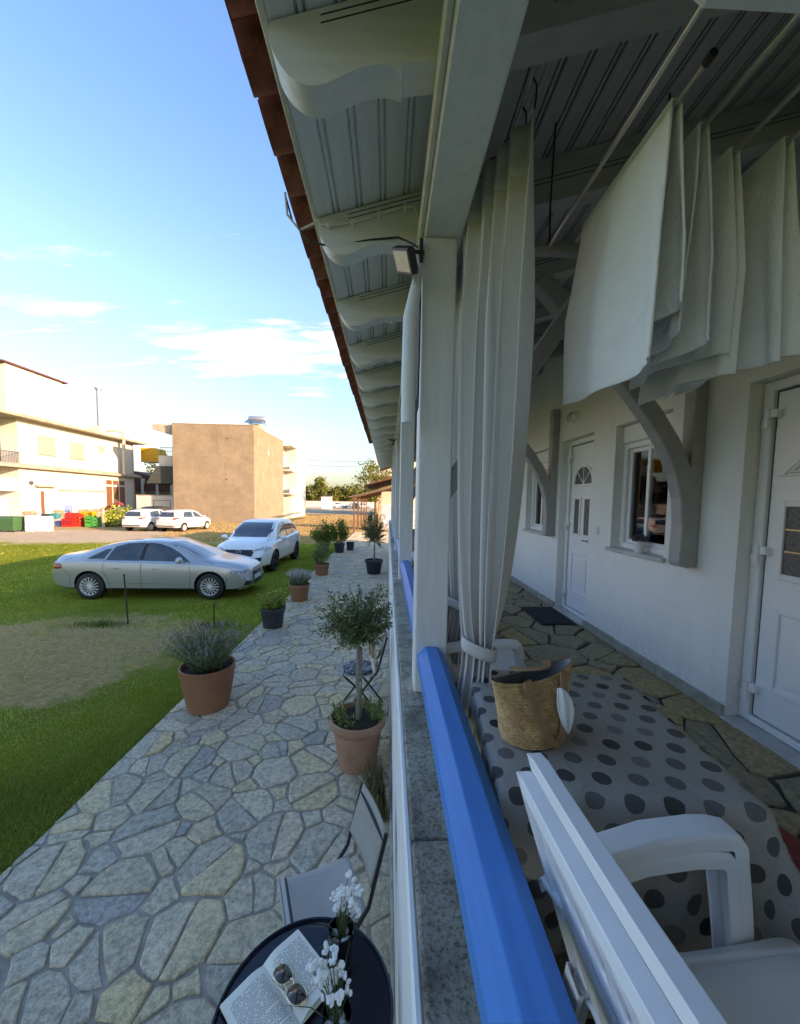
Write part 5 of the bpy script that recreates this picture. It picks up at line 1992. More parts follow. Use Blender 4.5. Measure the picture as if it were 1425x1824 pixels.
# cushion and tote bag on the second chair
m, n, l, b = newmat('speckled_cushion')
v = coords(n, l)
f = noise(n, l, v, 22, 5, .7, 1.5)
l.new(ramp(n, l, f, [(.42, (0.02, 0.022, 0.026)), (.52, (0.10, 0.11, 0.12)), (.60, (0.42, 0.44, 0.46))]), b.inputs['Base Color'])
b.inputs['Roughness'].default_value = .7
M['speckle'] = m
cu2 = MB().lathe([(0, .0), (.15, 0), (.175, .012), (.18, .024), (.172, .034), (.13, .04), (0, .042)], n=36).build('cushion', M['speckle'], None, smooth=True)
cu2.location = (-.30, 4.29, .517)
tag(cu2, 'round black and grey speckled cushion on the far folding chair', 'cushion')
tote = thing('tote_bag', 'cream and tan tote bag leaning on the back of the far folding chair', 'bag', (-.115, 4.30, .515), R(180))
rows = [[(.018 * math.sin(PI * i / 12) + .03 * tt, (i / 12 - .5) * (.30 - .03 * tt), .30 * tt) for i in range(13)] for tt in np.linspace(0, .62, 7)]
MB().grid(rows).build('lower_panel', M['paper'], tote, smooth=True, solid=.03, angle=180)
rows = [[(.020 * math.sin(PI * i / 12) + .03 * tt, (i / 12 - .5) * (.302 - .03 * tt), .30 * tt) for i in range(13)] for tt in np.linspace(.60, 1, 6)]
MB().grid(rows).build('upper_panel', pm('tan_canvas', (0.50, 0.33, 0.17), (0.42, 0.27, 0.14), 9, .8), tote, smooth=True, solid=.03, angle=180)
for x in (.02, .055):
    MB().tube([(x, -.10, .20), (x + .015, -.095, .34), (x + .03, -.05, .41), (x + .03, .05, .41), (x + .015, .095, .34), (x, .10, .20)], .007, 6).build('strap', M['leather'], tote, smooth=True)

# ------------------------------------------------------------------ potted plants
M['olive'] = leafmat('olive_leaf', (0.085, 0.11, 0.035), (0.15, 0.185, 0.065), (0.30, 0.325, 0.18), .5, .15)
M['lavleaf'] = leafmat('lavender_leaf', (0.17, 0.215, 0.11), (0.25, 0.295, 0.165), (0.35, 0.395, 0.245), .7, .2)
M['lavflower'] = leafmat('lavender_flower', (0.25, 0.15, 0.165), (0.38, 0.26, 0.265), (0.56, 0.46, 0.43), .8, .15)
M['palefl'] = leafmat('pale_flower', (0.42, 0.36, 0.36), (0.56, 0.51, 0.50), (0.66, 0.63, 0.60), .8, .2)
M['box'] = leafmat('boxwood_leaf', (0.07, 0.12, 0.014), (0.13, 0.19, 0.024), (0.24, 0.29, 0.04), .45, .2)
M['lime'] = leafmat('lime_leaf', (0.16, 0.22, 0.03), (0.30, 0.36, 0.06), (0.52, 0.52, 0.13), .5, .25)
M['herb'] = leafmat('herb_leaf', (0.12, 0.18, 0.045), (0.20, 0.265, 0.07), (0.34, 0.37, 0.12), .55, .2)
M['dryblade'] = leafmat('sedge_blade', (0.13, 0.085, 0.04), (0.17, 0.14, 0.06), (0.10, 0.11, 0.035), .7, .15)


def pot(t, r, h, mat, style='plain', base=.72):
    """hollow pot with a rim and, for the trough style, a foot band"""
    if style == 'band':
        prof2 = [(0, 0), (r * base * .98, 0), (r * base * 1.03, .01), (r * base * 1.04, h * .13), (r * base * 1.08, h * .15), (r * .94, h * .62), (r * 1.0, h * .93), (r * 1.015, h * .955), (r * 1.015, h * .99), (r * .99, h), (r * .95, h * .99), (r * .92, h * .86), (0, h * .86)]
    elif style == 'rim':
        prof2 = [(0, 0), (r * base * .94, 0), (r * base, .012), (r * base * 1.01, h * .08), (r * .84, h * .70), (r * .87, h * .715), (r * .875, h * .74), (r * .88, h * .76), (r * .96, h * .81), (r * 1.0, h * .85), (r * 1.01, h * .93), (r * .99, h * .985), (r * .95, h), (r * .91, h * .985), (r * .88, h * .88), (0, h * .88)]
    else:
        prof2 = [(0, 0), (r * base, 0), (r * (base + .02), .008), (r * .93, h * .84), (r * .935, h * .845), (r * 1.0, h * .85), (r * 1.01, h * .99), (r * 1.0, h), (r * .95, h), (r * .93, h * .88), (0, h * .88)]
    MB().lathe(prof2, n=48).build('pot', mat, t, smooth=True, angle=28)
    k = 24
    rows = [[(r * .925 * q * math.cos(2 * PI * i / k), r * .925 * q * math.sin(2 * PI * i / k), h * .885 + rng.uniform(-.008, .012) * (q < 1) + .012 * (1 - q)) for i in range(k)] for q in (.02, .4, .75, 1)]
    MB().grid(rows, closed=True).build('soil', M['soil'], t, smooth=True)


def lavender(t, r, z0, hgt, nst, spread, flow, flmat, leafm, fl_h=.05):
    """a fan of soft stems set with narrow leaves, each topped by a flower spike"""
    stems = MB()
    LP, LD, FP, FD = [], [], [], []
    for k in range(nst):
        a = rng.uniform(0, 2 * PI)
        q = math.sqrt(rng.random())
        base = np.array([r * .62 * q * math.cos(a), r * .62 * q * math.sin(a), z0])
        out = np.array([math.cos(a), math.sin(a), 0]) * spread * q * rng.uniform(.8, 1.2) + np.array([rng.normal(0, .05), rng.normal(0, .05), 0])
        H2 = hgt * rng.uniform(.72, 1.06) * (1 - .22 * q)
        def at(s):
            return base + out * (s ** 1.5) * hgt + np.array([0, 0, H2 * s])
        pts = [tuple(at(s)) for s in (0, .4, .75, 1.0)]
        stems.tube(pts, .0016, 3, caps=False)
        s = rng.uniform(.04, .86, 36)
        for si in s:
            p = at(si)
            d = np.array([rng.normal(0, .6), rng.normal(0, .6), rng.uniform(.3, 1.0)]) + out
            LP.append(p)
            LD.append(d)
        if rng.random() < flow:
            for j in range(9):
                FP.append(at(1.0) + np.array([rng.normal(0, .003), rng.normal(0, .003), fl_h * j / 8 - .01]))
                FD.append(np.array([rng.normal(0, .8), rng.normal(0, .8), .7]))
    tag(stems.build('stems', M['stem'], t, fix=False), kind='stuff')
    LP, LD = np.array(LP), np.array(LD)
    tag(leafmesh('leaves', LP, LD, rng.uniform(.022, .045, len(LP)), .0062, leafm, t), kind='stuff')
    if FP:
        FP, FD = np.array(FP), np.array(FD)
        tag(leafmesh('flower_spikes', FP, FD, rng.uniform(.012, .020, len(FP)), .011, flmat, t), kind='stuff')


def bush(t, c, rad, N, ls, lw, mat, ntw=40, hollow=.35, stick=.14):
    """twigs radiating from the pot, leaves scattered along them in clumps, with gaps"""
    c = np.array(c)
    rad = np.array(rad)
    tw = MB()
    d = sph(ntw)
    d[:, 2] = np.abs(d[:, 2]) * .9 - .25
    LP, LD = [], []
    root = np.array([c[0], c[1], c[2] - rad[2]])
    for k in range(ntw):
        reach = rng.uniform(.78, 1.0 + stick)
        tip = c + d[k] / np.linalg.norm(d[k]) * rad * reach
        midp = (root + tip) / 2 + rng.normal(0, .05, 3) * rad
        tw.tube([tuple(root), tuple(midp), tuple(tip)], [.005, .003, .0012], 4, caps=False)
        m2 = N // ntw
        s = rng.uniform(hollow, 1.0, m2) ** .7
        P = (1 - s)[:, None] ** 2 * root + 2 * (s * (1 - s))[:, None] * midp + (s ** 2)[:, None] * tip
        P = P + rng.normal(0, 1, (m2, 3)) * rad * .13 * (.4 + s)[:, None] * .8
        LP.append(P)
        LD.append(rng.normal(0, .7, (m2, 3)) + (P - c) / rad * .9)
    tag(tw.build('twigs', M['bark'], t, fix=False), kind='stuff')
    LP, LD = np.concatenate(LP), np.concatenate(LD)
    tag(leafmesh('leaves', LP, LD, rng.uniform(.7, 1.25, len(LP)) * ls, rng.uniform(.8, 1.2, len(LP)) * lw, mat, t, .08), kind='stuff')


GP = 'potted plants lining the path'
t = thing('potted_plant', 'large terracotta pot of purple lavender nearest on the lawn edge', 'potted plant', (-2.06, 4.42, .012), 0, GP)
pot(t, .295, .50, M['terracotta'], 'band', .74)
lavender(t, .27, .45, .50, 330, .60, .62, M['lavflower'], M['lavleaf'])
t = thing('potted_plant', 'charcoal pot of lime green shrub on the path edge beyond the lavender', 'potted plant', (-2.14, 7.22, .012), 0, GP)
pot(t, .235, .385, M['blackpot'], 'plain', .74)
bush(t, (0, 0, .52), (.24, .24, .20), 1700, .045, .026, M['lime'], 30)
t = thing('potted_plant', 'terracotta pot of pale whitish flowers at the corner of the path', 'potted plant', (-2.08, 9.15, .012), 0, GP)
pot(t, .25, .40, M['terracotta'], 'plain', .74)
lavender(t, .24, .35, .34, 230, .48, 1.0, M['palefl'], M['lavleaf'], .09)
t = thing('potted_plant', 'terracotta pot of upright green herbs in the middle of the row', 'potted plant', (-2.08, 12.3, .012), 0, GP)
pot(t, .25, .36, M['terracotta'], 'plain', .74)
bush(t, (0, 0, .66), (.25, .25, .38), 1500, .07, .026, M['herb'], 34)
t = thing('potted_plant', 'black pot of tall yellow-green shrub right on the path far along', 'potted plant', (-2.16, 17.5, .012), 0, GP)
pot(t, .25, .42, M['blackpot'], 'plain', .76)
bush(t, (0, 0, .92), (.40, .40, .58), 2400, .075, .045, M['box'], 46)
t = thing('potted_plant', 'big round dark green shrub on the lawn behind the row of pots', 'potted plant', (-2.95, 18.0, ZG), 0, GP)
pot(t, .25, .34, M['blackpot'], 'plain', .76)
bush(t, (0, 0, .88), (.56, .56, .62), 3800, .075, .045, M['box'], 60, .3, .06)
t = thing('potted_plant', 'small black square pot hidden behind the tall yellow-green shrub', 'potted plant', (-1.75, 18.4, .012), 0, GP)
MB().grid([[(-.15, -.15, 0), (.15, -.15, 0), (.15, .15, 0), (-.15, .15, 0)], [(-.18, -.18, .38), (.18, -.18, .38), (.18, .18, .38), (-.18, .18, .38)]], closed=True).add([(-.17, -.17, .34), (.17, -.17, .34), (.17, .17, .34), (-.17, .17, .34)], [(0, 1, 2, 3)]).build('pot', M['blackpot'], t)


def olive_tree(loc, label, potr, poth, potmat, style, trunk_h, crown, N, seed, under=True):
    rs = random.Random(seed)
    t = thing('potted_tree', label, 'potted tree', loc, 0, 'potted olive trees along the parapet')
    pot(t, potr, poth, potmat, style, .70)
    z0 = poth * .88
    top = np.array([.01, .0, trunk_h])
    MB().tube([(0, 0, z0), (.006, .004, z0 + .25), (-.006, -.004, z0 + .5 * (trunk_h - z0)), (.004, 0, trunk_h), (.01, .01, trunk_h + crown[2] * .6)], [.023, .020, .019, .018, .012], 10).build('trunk', M['bark'], t, smooth=True)
    MB().tube([(.03, .012, z0 - .05), (.028, .008, trunk_h - .03)], .008, 6).build('stake', M['bark'], t)
    c = np.array([0, 0, trunk_h + crown[2] * .82])
    tw = MB()
    LP, LD, LL = [], [], []
    ntw = 120
    for k in range(ntw):
        d = rng.normal(size=3)
        d /= np.linalg.norm(d)
        d[2] = d[2] * .95 + .12
        root = top + np.array([0, 0, rng.uniform(0, crown[2] * .7)])
        reach = rng.uniform(.70, 1.05) if rng.random() > .18 else rng.uniform(1.05, 1.38)
        tip = c + d * np.array(crown) * reach
        midp = root + (tip - root) * .5 + np.array([0, 0, .04]) + rng.normal(0, .02, 3)
        tw.tube([tuple(root), tuple(midp), tuple(tip)], [.004, .0028, .001], 4, caps=False)
        m2 = N // ntw
        s = np.linspace(.30, 1.0, m2) + rng.normal(0, .01, m2)
        P = (1 - s)[:, None] ** 2 * root + 2 * (s * (1 - s))[:, None] * midp + (s ** 2)[:, None] * tip
        ax = (tip - midp) / np.linalg.norm(tip - midp)
        D2 = rng.normal(0, .75, (m2, 3)) + ax * .9
        LP.append(P + rng.normal(0, .012, (m2, 3)))
        LD.append(D2)
    tag(tw.build('twigs', M['bark'], t, fix=False), kind='stuff')
    LP, LD = np.concatenate(LP), np.concatenate(LD)
    tag(leafmesh('leaves', LP, LD, rng.uniform(.030, .052, len(LP)), rng.uniform(.011, .016, len(LP)) * max(1, crown[0] / .34), M['olive'], t, .05), kind='stuff')
    if under:
        N2 = 420
        a = rng.uniform(0, 2 * PI, N2)
        q = np.sqrt(rng.uniform(.2, 1, N2)) * potr * .86
        # clumps of succulent and herbs around the rim
        keep = (np.sin(a * 2.0 + .6) > -.35)
        P = np.stack([q * np.cos(a), q * np.sin(a), np.full(N2, z0 + .005) + rng.uniform(0, .10, N2)], 1)[keep]
        D2 = np.stack([np.cos(a) * .7, np.sin(a) * .7, np.full(N2, 1.0)], 1)[keep] + rng.normal(0, .35, (keep.sum(), 3))
        tag(leafmesh('underplanting', P, D2, rng.uniform(.04, .085, len(P)), .016, M['herb'], t, .1), kind='stuff')
    return t


olive_tree((-.245, 3.42, .012), 'potted olive standard in a pink clay pot nearest by the parapet', .255, .46, M['clay'], 'rim', 1.12, (.31, .31, .29), 5400, 2)
t2 = olive_tree((-.42, 12.6, .012), 'potted olive standard in a black pot further along the parapet', .30, .46, M['blackplastic'], 'plain', .98, (.46, .46, .58), 8400, 6, False)
t2['label'] = 'potted olive standard in a black pot further along the parapet'
# sedge tuft at the foot of the wall
t = thing('grass_plant', 'tuft of dry brown sedge growing by the clay pot at the wall foot', 'plant', (-.03, 2.83, .0))
N = 420
a = rng.uniform(0, 2 * PI, N)
P = np.stack([rng.normal(0, .025, N), rng.normal(0, .04, N), np.zeros(N)], 1)
Hh = rng.uniform(.22, .46, N)
def arching(name, P, a, Hh, w, mat, par):
    mb = MB()
    for i in range(len(P)):
        d = Vector((math.cos(a[i]), math.sin(a[i]), 0))
        if d.x > 0.1:
            d.x *= -.4
        le = rng.uniform(.25, .95)
        s = Vector((-d.y, d.x, 0)) * w
        p0 = Vector(P[i])
        h = Hh[i]
        p1 = p0 + d * h * .22 * le + Vector((0, 0, h * .60))
        p2 = p0 + d * h * .58 * le + Vector((0, 0, h * .88))
        p3 = p0 + d * h * 1.0 * le + Vector((0, 0, h * (.95 - .45 * le)))
        mb.add([p0 - s, p0 + s, p1 + s * .9, p1 - s * .9, p2 + s * .6, p2 - s * .6, p3], [(0, 1, 2, 3), (3, 2, 4, 5), (5, 4, 6)])
    return mb.build(name, mat, par, fix=False)
tag(arching('blades', P, a, Hh, .0028, M['dryblade'], t), kind='stuff')
# two thin stakes in the lawn
for (x, y, h, tl, lab) in ((-4.98, 7.46, .98, .05, 'tall rusty metal stake leaning in the dry grass'), (-3.34, 7.43, .42, -.02, 'short rusty metal stake behind the lavender pot')):
    g = MB().tube([(0, 0, -.1), (-tl * .5, 0, h * .5), (-tl, 0, h)], .014, 6)
    o = g.build('stake', pm('rusty_iron_' + str(int(h * 100)), (0.06, 0.04, 0.03), (0.03, 0.022, 0.018), 30, .85, bump=.4), None, smooth=True)
    o.location = (x, y, ZG)
    tag(o, lab, 'stake', 'stakes in the lawn')
# small rank tufts left around the stakes' foot
N = 700
a = rng.uniform(0, 2 * PI, N)
cx3 = np.where(rng.random(N) < .5, -3.3, -5.4)
P = np.stack([cx3 + rng.normal(0, .28, N), 7.35 + rng.normal(0, .10, N), np.full(N, ZG)], 1)
r1 = rng.random((N, 1))
tag(blade_mesh('rank_grass', P, rng.uniform(.06, .15, N), np.full(N, .007), np.array([[.05, .11, .015]]) * (1 - r1) + np.array([[.10, .17, .03]]) * r1, M['blade'], .5), kind='stuff')
# ------------------------------------------------------------------ cars
M['silver'] = pm('silver_car_paint', (0.48, 0.475, 0.465), (0.46, 0.455, 0.445), 2, .30, metal=.5, coat=.8, rr=.04)
M['carwhite'] = pm('white_car_paint', (0.83, 0.82, 0.80), (0.80, 0.79, 0.77), 2, .30, coat=1.0, rr=.04)
M['carcream'] = pm('dusty_white_car_paint', (0.70, 0.68, 0.63), (0.60, 0.57, 0.51), 3, .40, coat=.5, rr=.1)
M['carglass'] = pm('car_glass', (0.050, 0.066, 0.072), (0.018, 0.026, 0.03), 1.8, .04, rr=.02, coat=1.0)
M['carblack'] = pm('black_trim', (0.018, 0.018, 0.019), (0.013, 0.013, 0.014), 20, .45)
M['seam'] = pm('panel_gap', (0.035, 0.035, 0.037), (0.025, 0.025, 0.027), 20, .7)
M['redlamp'] = pm('red_lamp', (0.42, 0.015, 0.012), (0.30, 0.01, 0.01), 30, .15, coat=1.0)
M['clearlamp'] = pm('clear_lamp', (0.62, 0.64, 0.66), (0.16, 0.17, 0.18), 16, .12, coat=1.0)
M['plate'] = pm('plate', (0.72, 0.72, 0.70), (0.66, 0.66, 0.64), 20, .5)


def spl(xs, ctrl):
    """smooth monotone-ish interpolation through (x, value) pairs"""
    c = sorted(ctrl)
    X2 = np.array([p[0] for p in c])
    Y2 = np.array([p[1] for p in c])
    h = np.diff(X2)
    dl = np.diff(Y2) / h
    mm = np.zeros(len(X2))
    mm[0], mm[-1] = dl[0], dl[-1]
    for i in range(1, len(X2) - 1):
        mm[i] = 0 if dl[i - 1] * dl[i] <= 0 else 2 * dl[i - 1] * dl[i] / (dl[i - 1] + dl[i])
    xs = np.clip(np.asarray(xs, float), X2[0], X2[-1])
    k = np.clip(np.searchsorted(X2, xs) - 1, 0, len(h) - 1)
    t = (xs - X2[k]) / h[k]
    return (2 * t ** 3 - 3 * t ** 2 + 1) * Y2[k] + (t ** 3 - 2 * t ** 2 + t) * h[k] * mm[k] + (-2 * t ** 3 + 3 * t ** 2) * Y2[k + 1] + (t ** 3 - t ** 2) * h[k] * mm[k + 1]


class Car:
    def __init__(s, name, label, cat, loc, rz, group, paint, top, belt, wid, wroof, bot, wb, rw, tw, wheelmat, spokes, clad=None, scale=1.0):
        s.t = thing(name, label, cat, loc, rz, group, scale)
        s.wb, s.rw = wb, rw
        x0, x1 = min(p[0] for p in top), max(p[0] for p in top)
        xs = np.unique(np.concatenate([np.linspace(x0, x1, 74), [x0 + .015, x1 - .015, x0 + .05, x1 - .05]]))
        zt, zl, w, wr, zb = spl(xs, top), spl(xs, belt), spl(xs, wid), spl(xs, wroof), spl(xs, bot)
        rows = []
        for i, x in enumerate(xs):
            b0, hw2, tz = zb[i], w[i], zt[i]
            sh = min(zl[i], tz - .02)
            g = min(1.0, max(0.0, (tz - sh - .05) / .38))
            half = []
            half.append((0, b0))
            half.append((hw2 * .86, b0))
            half.append((hw2 * .955, b0 + .05))
            half.append((hw2 * .985, b0 + .30 * (sh - b0)))
            half.append((hw2 * 1.0, b0 + .60 * (sh - b0)))
            half.append((hw2 * .995, b0 + .80 * (sh - b0)))
            half.append((hw2 * .968, sh - .02))
            half.append((hw2 * .925, sh + .012 * 1))
            rwid = wr[i] * g + hw2 * .74 * (1 - g)
            re = tz - (.055 * g + .22 * (tz - sh) * (1 - g))
            lo = (hw2 * .90, sh + .03 * g + .10 * (tz - sh) * (1 - g))
            half.append(lo)
            for q in (.33, .66):
                half.append((lo[0] + (rwid - lo[0]) * q + .018 * g * math.sin(PI * q), lo[1] + (re - lo[1]) * q))
            half.append((rwid, re))
            half.append((rwid * .90, re + (tz - re) * .52))
            half.append((rwid * .55, tz - (tz - re) * .16))
            half.append((0, tz))
            ring = [(x, y, z) for y, z in half] + [(x, -y, z) for y, z in half[-2:0:-1]]
            rows.append(ring)
        g = MB()
        g.grid(rows, closed=True)
        k = len(rows[0])
        nr2 = len(rows)
        g.f += [tuple(range(k)), tuple(range((nr2 - 1) * k, nr2 * k))]
        g.m += [0, 0]
        body = g.build('body', [paint, M['carblack']], s.t)
        wmax = w.max()
        # wheel arches cut out with cylinders
        R2 = rw + .048
        cut = MB()
        for ax in (wb / 2, -wb / 2):
            for sg in (-1, 1):
                n2 = 40
                prof2 = [(0, sg * (wmax - .34)), (R2, sg * (wmax - .34)), (R2, sg * (wmax + .2)), (0, sg * (wmax + .2))]
                c1 = MB()
                ring1 = [(ax + R2 * math.cos(2 * PI * q / n2), sg * (wmax - .34), rw + .01 + R2 * math.sin(2 * PI * q / n2)) for q in range(n2)]
                ring2 = [(p[0], sg * (wmax + .2), p[2]) for p in ring1]
                c1.grid([ring1, ring2], closed=True)
                c1.f += [tuple(range(n2)), tuple(range(n2, 2 * n2))]
                c1.m += [0, 0]
                cut.add(c1.v, c1.f)
        co = cut.build('wheel_cutter', M['carblack'], s.t)
        md = body.modifiers.new('arch', 'BOOLEAN')
        md.operation = 'DIFFERENCE'
        md.solver = 'EXACT'
        md.object = co
        bpy.context.view_layer.update()
        dg = bpy.context.evaluated_depsgraph_get()
        me = bpy.data.meshes.new_from_object(body.evaluated_get(dg))
        body.modifiers.remove(md)
        bpy.data.objects.remove(co)
        me.materials.clear()
        me.materials.append(paint)
        me.materials.append(M['carblack'])
        for p in me.polygons:
            c2 = p.center
            idx = 0
            for ax in (wb / 2, -wb / 2):
                if math.hypot(c2.x - ax, c2.z - rw - .01) < R2 * 1.002 and abs(c2.y) > wmax - .36 and not (abs(p.normal.y) > .4 and abs(c2.y) > wmax - .25):
                    idx = 1
            if p.normal.z < -.8 and c2.z < zb.mean() + .08:
                idx = 1
            p.material_index = idx
            p.use_smooth = True
        try:
            me.set_sharp_from_angle(angle=R(32))
        except Exception:
            pass
        body.data = me
        s.body, s.zb = body, zb
        bm = bmesh.new()
        bm.from_mesh(me)
        s.bvh = BVHTree.FromBMesh(bm)
        bm.free()
        # wheels
        for ax in (wb / 2, -wb / 2):
            for sg in (-1, 1):
                yo = sg * (wmax - .015)
                wh = MB()
                tyr = [(rw * .68, -.5), (rw * .72, -.5), (rw * .93, -.46), (rw * .99, -.36), (rw, -.2), (rw, .2), (rw * .99, .36), (rw * .93, .46), (rw * .72, .5), (rw * .68, .5)]
                wh.lathe([(r, z * tw) for r, z in tyr], (0, 0, 0), 40, axis='y')
                o = wh.build('wheel', M['rubber'], s.t, smooth=True, angle=50)
                o.location = (ax, yo - sg * tw / 2, rw)
                rim = MB()
                yf = sg * tw * .46
                rim.lathe([(rw * .70, yf), (rw * .66, yf), (rw * .64, yf - sg * .02), (rw * .62, yf - sg * .09)], (0, 0, 0), 40, axis='y')
                rim.lathe([(0, yf + sg * .004), (rw * .14, yf + sg * .002), (rw * .16, yf - sg * .02), (rw * .12, yf - sg * .05)], (0, 0, 0), 20, axis='y')
                for q in range(spokes):
                    for off2 in ((-.10, .10) if spokes <= 8 else (0,)):
                        a = 2 * PI * q / spokes + off2
                        a2 = 2 * PI * q / spokes + off2 * 1.9
                        c0, c1 = Vector((math.cos(a), 0, math.sin(a))), Vector((math.cos(a2), 0, math.sin(a2)))
                        t0, t1 = Vector((-c0.z, 0, c0.x)), Vector((-c1.z, 0, c1.x))
                        p0v, p1v = c0 * rw * .12, c1 * rw * .66
                        wa, wb2 = rw * .020, rw * .030
                        f0, f1 = Vector((0, yf - sg * .004, 0)), Vector((0, yf - sg * .006, 0))
                        dn = Vector((0, -sg * .022, 0))
                        A = [p0v - t0 * wa + f0, p0v + t0 * wa + f0, p1v + t1 * wb2 + f1, p1v - t1 * wb2 + f1]
                        rim.add(A + [v4 + dn for v4 in A], [(0, 1, 2, 3), (7, 6, 5, 4), (0, 4, 5, 1), (1, 5, 6, 2), (2, 6, 7, 3), (3, 7, 4, 0)])
                rim.build('rim', wheelmat, o, smooth=True, angle=30)
                br2 = MB()
                br2.lathe([(0, yf - sg * .07), (rw * .64, yf - sg * .075)], (0, 0, 0), 24, axis='y')
                br2.build('brake', M['carblack'], o)

    def patch(s, name, poly, mat, axis='y', sg=1, off=.004, thick=.010, nv=10, nu=16, parent=None):
        """a trim piece laid over the body: outline in the plane across `axis`, pressed on to the body surface"""
        us = [p[0] for p in poly]
        vs = [p[1] for p in poly]
        rows = []
        v0, v1 = min(vs), max(vs)
        k = len(poly)
        for j in range(nv + 1):
            v2 = v0 + (v1 - v0) * min(max(j / nv, .002), .998)
            hit = []
            for i in range(k):
                a, b2 = poly[i], poly[(i + 1) % k]
                if (a[1] - v2) * (b2[1] - v2) < 0:
                    hit.append(a[0] + (b2[0] - a[0]) * (v2 - a[1]) / (b2[1] - a[1]))
            if len(hit) < 2:
                continue
            u0, u1 = min(hit), max(hit)
            row = []
            for i in range(nu + 1):
                u = u0 + (u1 - u0) * i / nu
                if axis == 'y':
                    o3, d = Vector((u, 4 * sg, v2)), Vector((0, -sg, 0))
                elif axis == 'x':
                    o3, d = Vector((5 * sg, u, v2)), Vector((-sg, 0, 0))
                else:
                    o3, d = Vector((v2, u, 5)), Vector((0, 0, -1))
                h = s.bvh.ray_cast(o3, d)
                row.append((Vector(h[0]), Vector(h[1])) if h[0] is not None else None)
            rows.append(row)
        # fill the odd miss from its neighbour
        for row in rows:
            last = None
            for seq in (range(len(row)), range(len(row) - 1, -1, -1)):
                for i in seq:
                    if row[i] is None:
                        row[i] = last
                    else:
                        last = row[i]
        rows = [r for r in rows if all(q is not None for q in r)]
        if len(rows) < 2:
            return None
        dv = {'y': Vector((0, sg, 0)), 'x': Vector((sg, 0, 0)), 'z': Vector((0, 0, 1))}[axis]
        g = MB()
        up2 = [[tuple(p + dv * off) for p, nn in r] for r in rows]
        dn2 = [[tuple(p - dv * (thick - off)) for p, nn in r] for r in rows]
        g.grid(up2)
        nR, nC = len(rows), len(rows[0])
        edge_up = up2[0] + [r[-1] for r in up2[1:]] + up2[-1][-2::-1] + [r[0] for r in up2[-2:0:-1]]
        edge_dn = dn2[0] + [r[-1] for r in dn2[1:]] + dn2[-1][-2::-1] + [r[0] for r in dn2[-2:0:-1]]
        g.grid([edge_up, edge_dn], closed=True)
        return g.build(name, mat, parent or s.t, smooth=True, angle=35)

    def seam(s, pts, sg, w=.011):
        for i in range(len(pts) - 1):
            a, b2 = Vector((*pts[i], 0)), Vector((*pts[i + 1], 0))
            d = (b2 - a).normalized()
            nn = Vector((-d.y, d.x, 0)) * w / 2
            P = [a - nn, b2 - nn, b2 + nn, a + nn]
            s.patch('panel_gap', [(p.x, p.y) for p in P], M['seam'], 'y', sg, .0012, .004, 6 if abs(d.y) > .5 else 2, 2 if abs(d.y) > .5 else 10)

    def mirror(s, x, y, z, paint, sg):
        g = MB()
        rows = []
        for i in range(9):
            t = i / 8
            r = math.sin(PI * (.08 + .84 * t)) ** .6
            rows.append([(x + .075 * r * math.cos(a) - .02, y + sg * (.06 + .20 * t), z + .088 * r * math.sin(a) * (1.0 if math.sin(a) > 0 else .8)) for a in np.linspace(0, 2 * PI, 15)[:-1]])
        g.grid(rows, closed=True)
        g.f += [tuple(range(14)), tuple(range(8 * 14, 9 * 14))]
        g.m += [0, 0]
        g.tube([(x + .01, y - sg * .03, z - .045), (x, y + sg * .10, z - .02)], .018, 6)
        g.build('mirror', paint, s.t, smooth=True, angle=50)


# --- silver saloon
car = Car('parked_car', 'silver saloon parked broadside on the lawn', 'car', (-5.66, 10.12, ZG), R(1.5), 'parked cars', M['silver'],
          top=[(-2.39, .60), (-2.38, .90), (-2.345, 1.02), (-2.22, 1.055), (-1.98, 1.075), (-1.76, 1.115), (-1.24, 1.305), (-.72, 1.395), (-.15, 1.43), (.25, 1.405), (.62, 1.28), (1.22, 1.01), (1.36, .965), (1.75, .90), (2.06, .815), (2.215, .725), (2.27, .62), (2.28, .46)],
          belt=[(-2.39, .58), (-2.25, .90), (-1.6, .94), (-.6, .925), (.5, .90), (1.25, .875), (1.8, .80), (2.1, .70), (2.28, .45)],
          wid=[(-2.39, .68), (-2.34, .77), (-2.2, .825), (-1.9, .865), (-1.4, .905), (0, .915), (1.2, .91), (1.7, .885), (2.0, .815), (2.18, .715), (2.28, .58)],
          wroof=[(-2.39, .50), (-1.7, .56), (-1.2, .545), (0, .575), (.6, .60), (1.2, .66), (2.28, .5)],
          bot=[(-2.39, .42), (-2.2, .29), (-1.9, .235), (1.9, .205), (2.15, .22), (2.28, .27)], wb=2.81, rw=.325, tw=.225, wheelmat=M['alloy'], spokes=15, scale=.985)
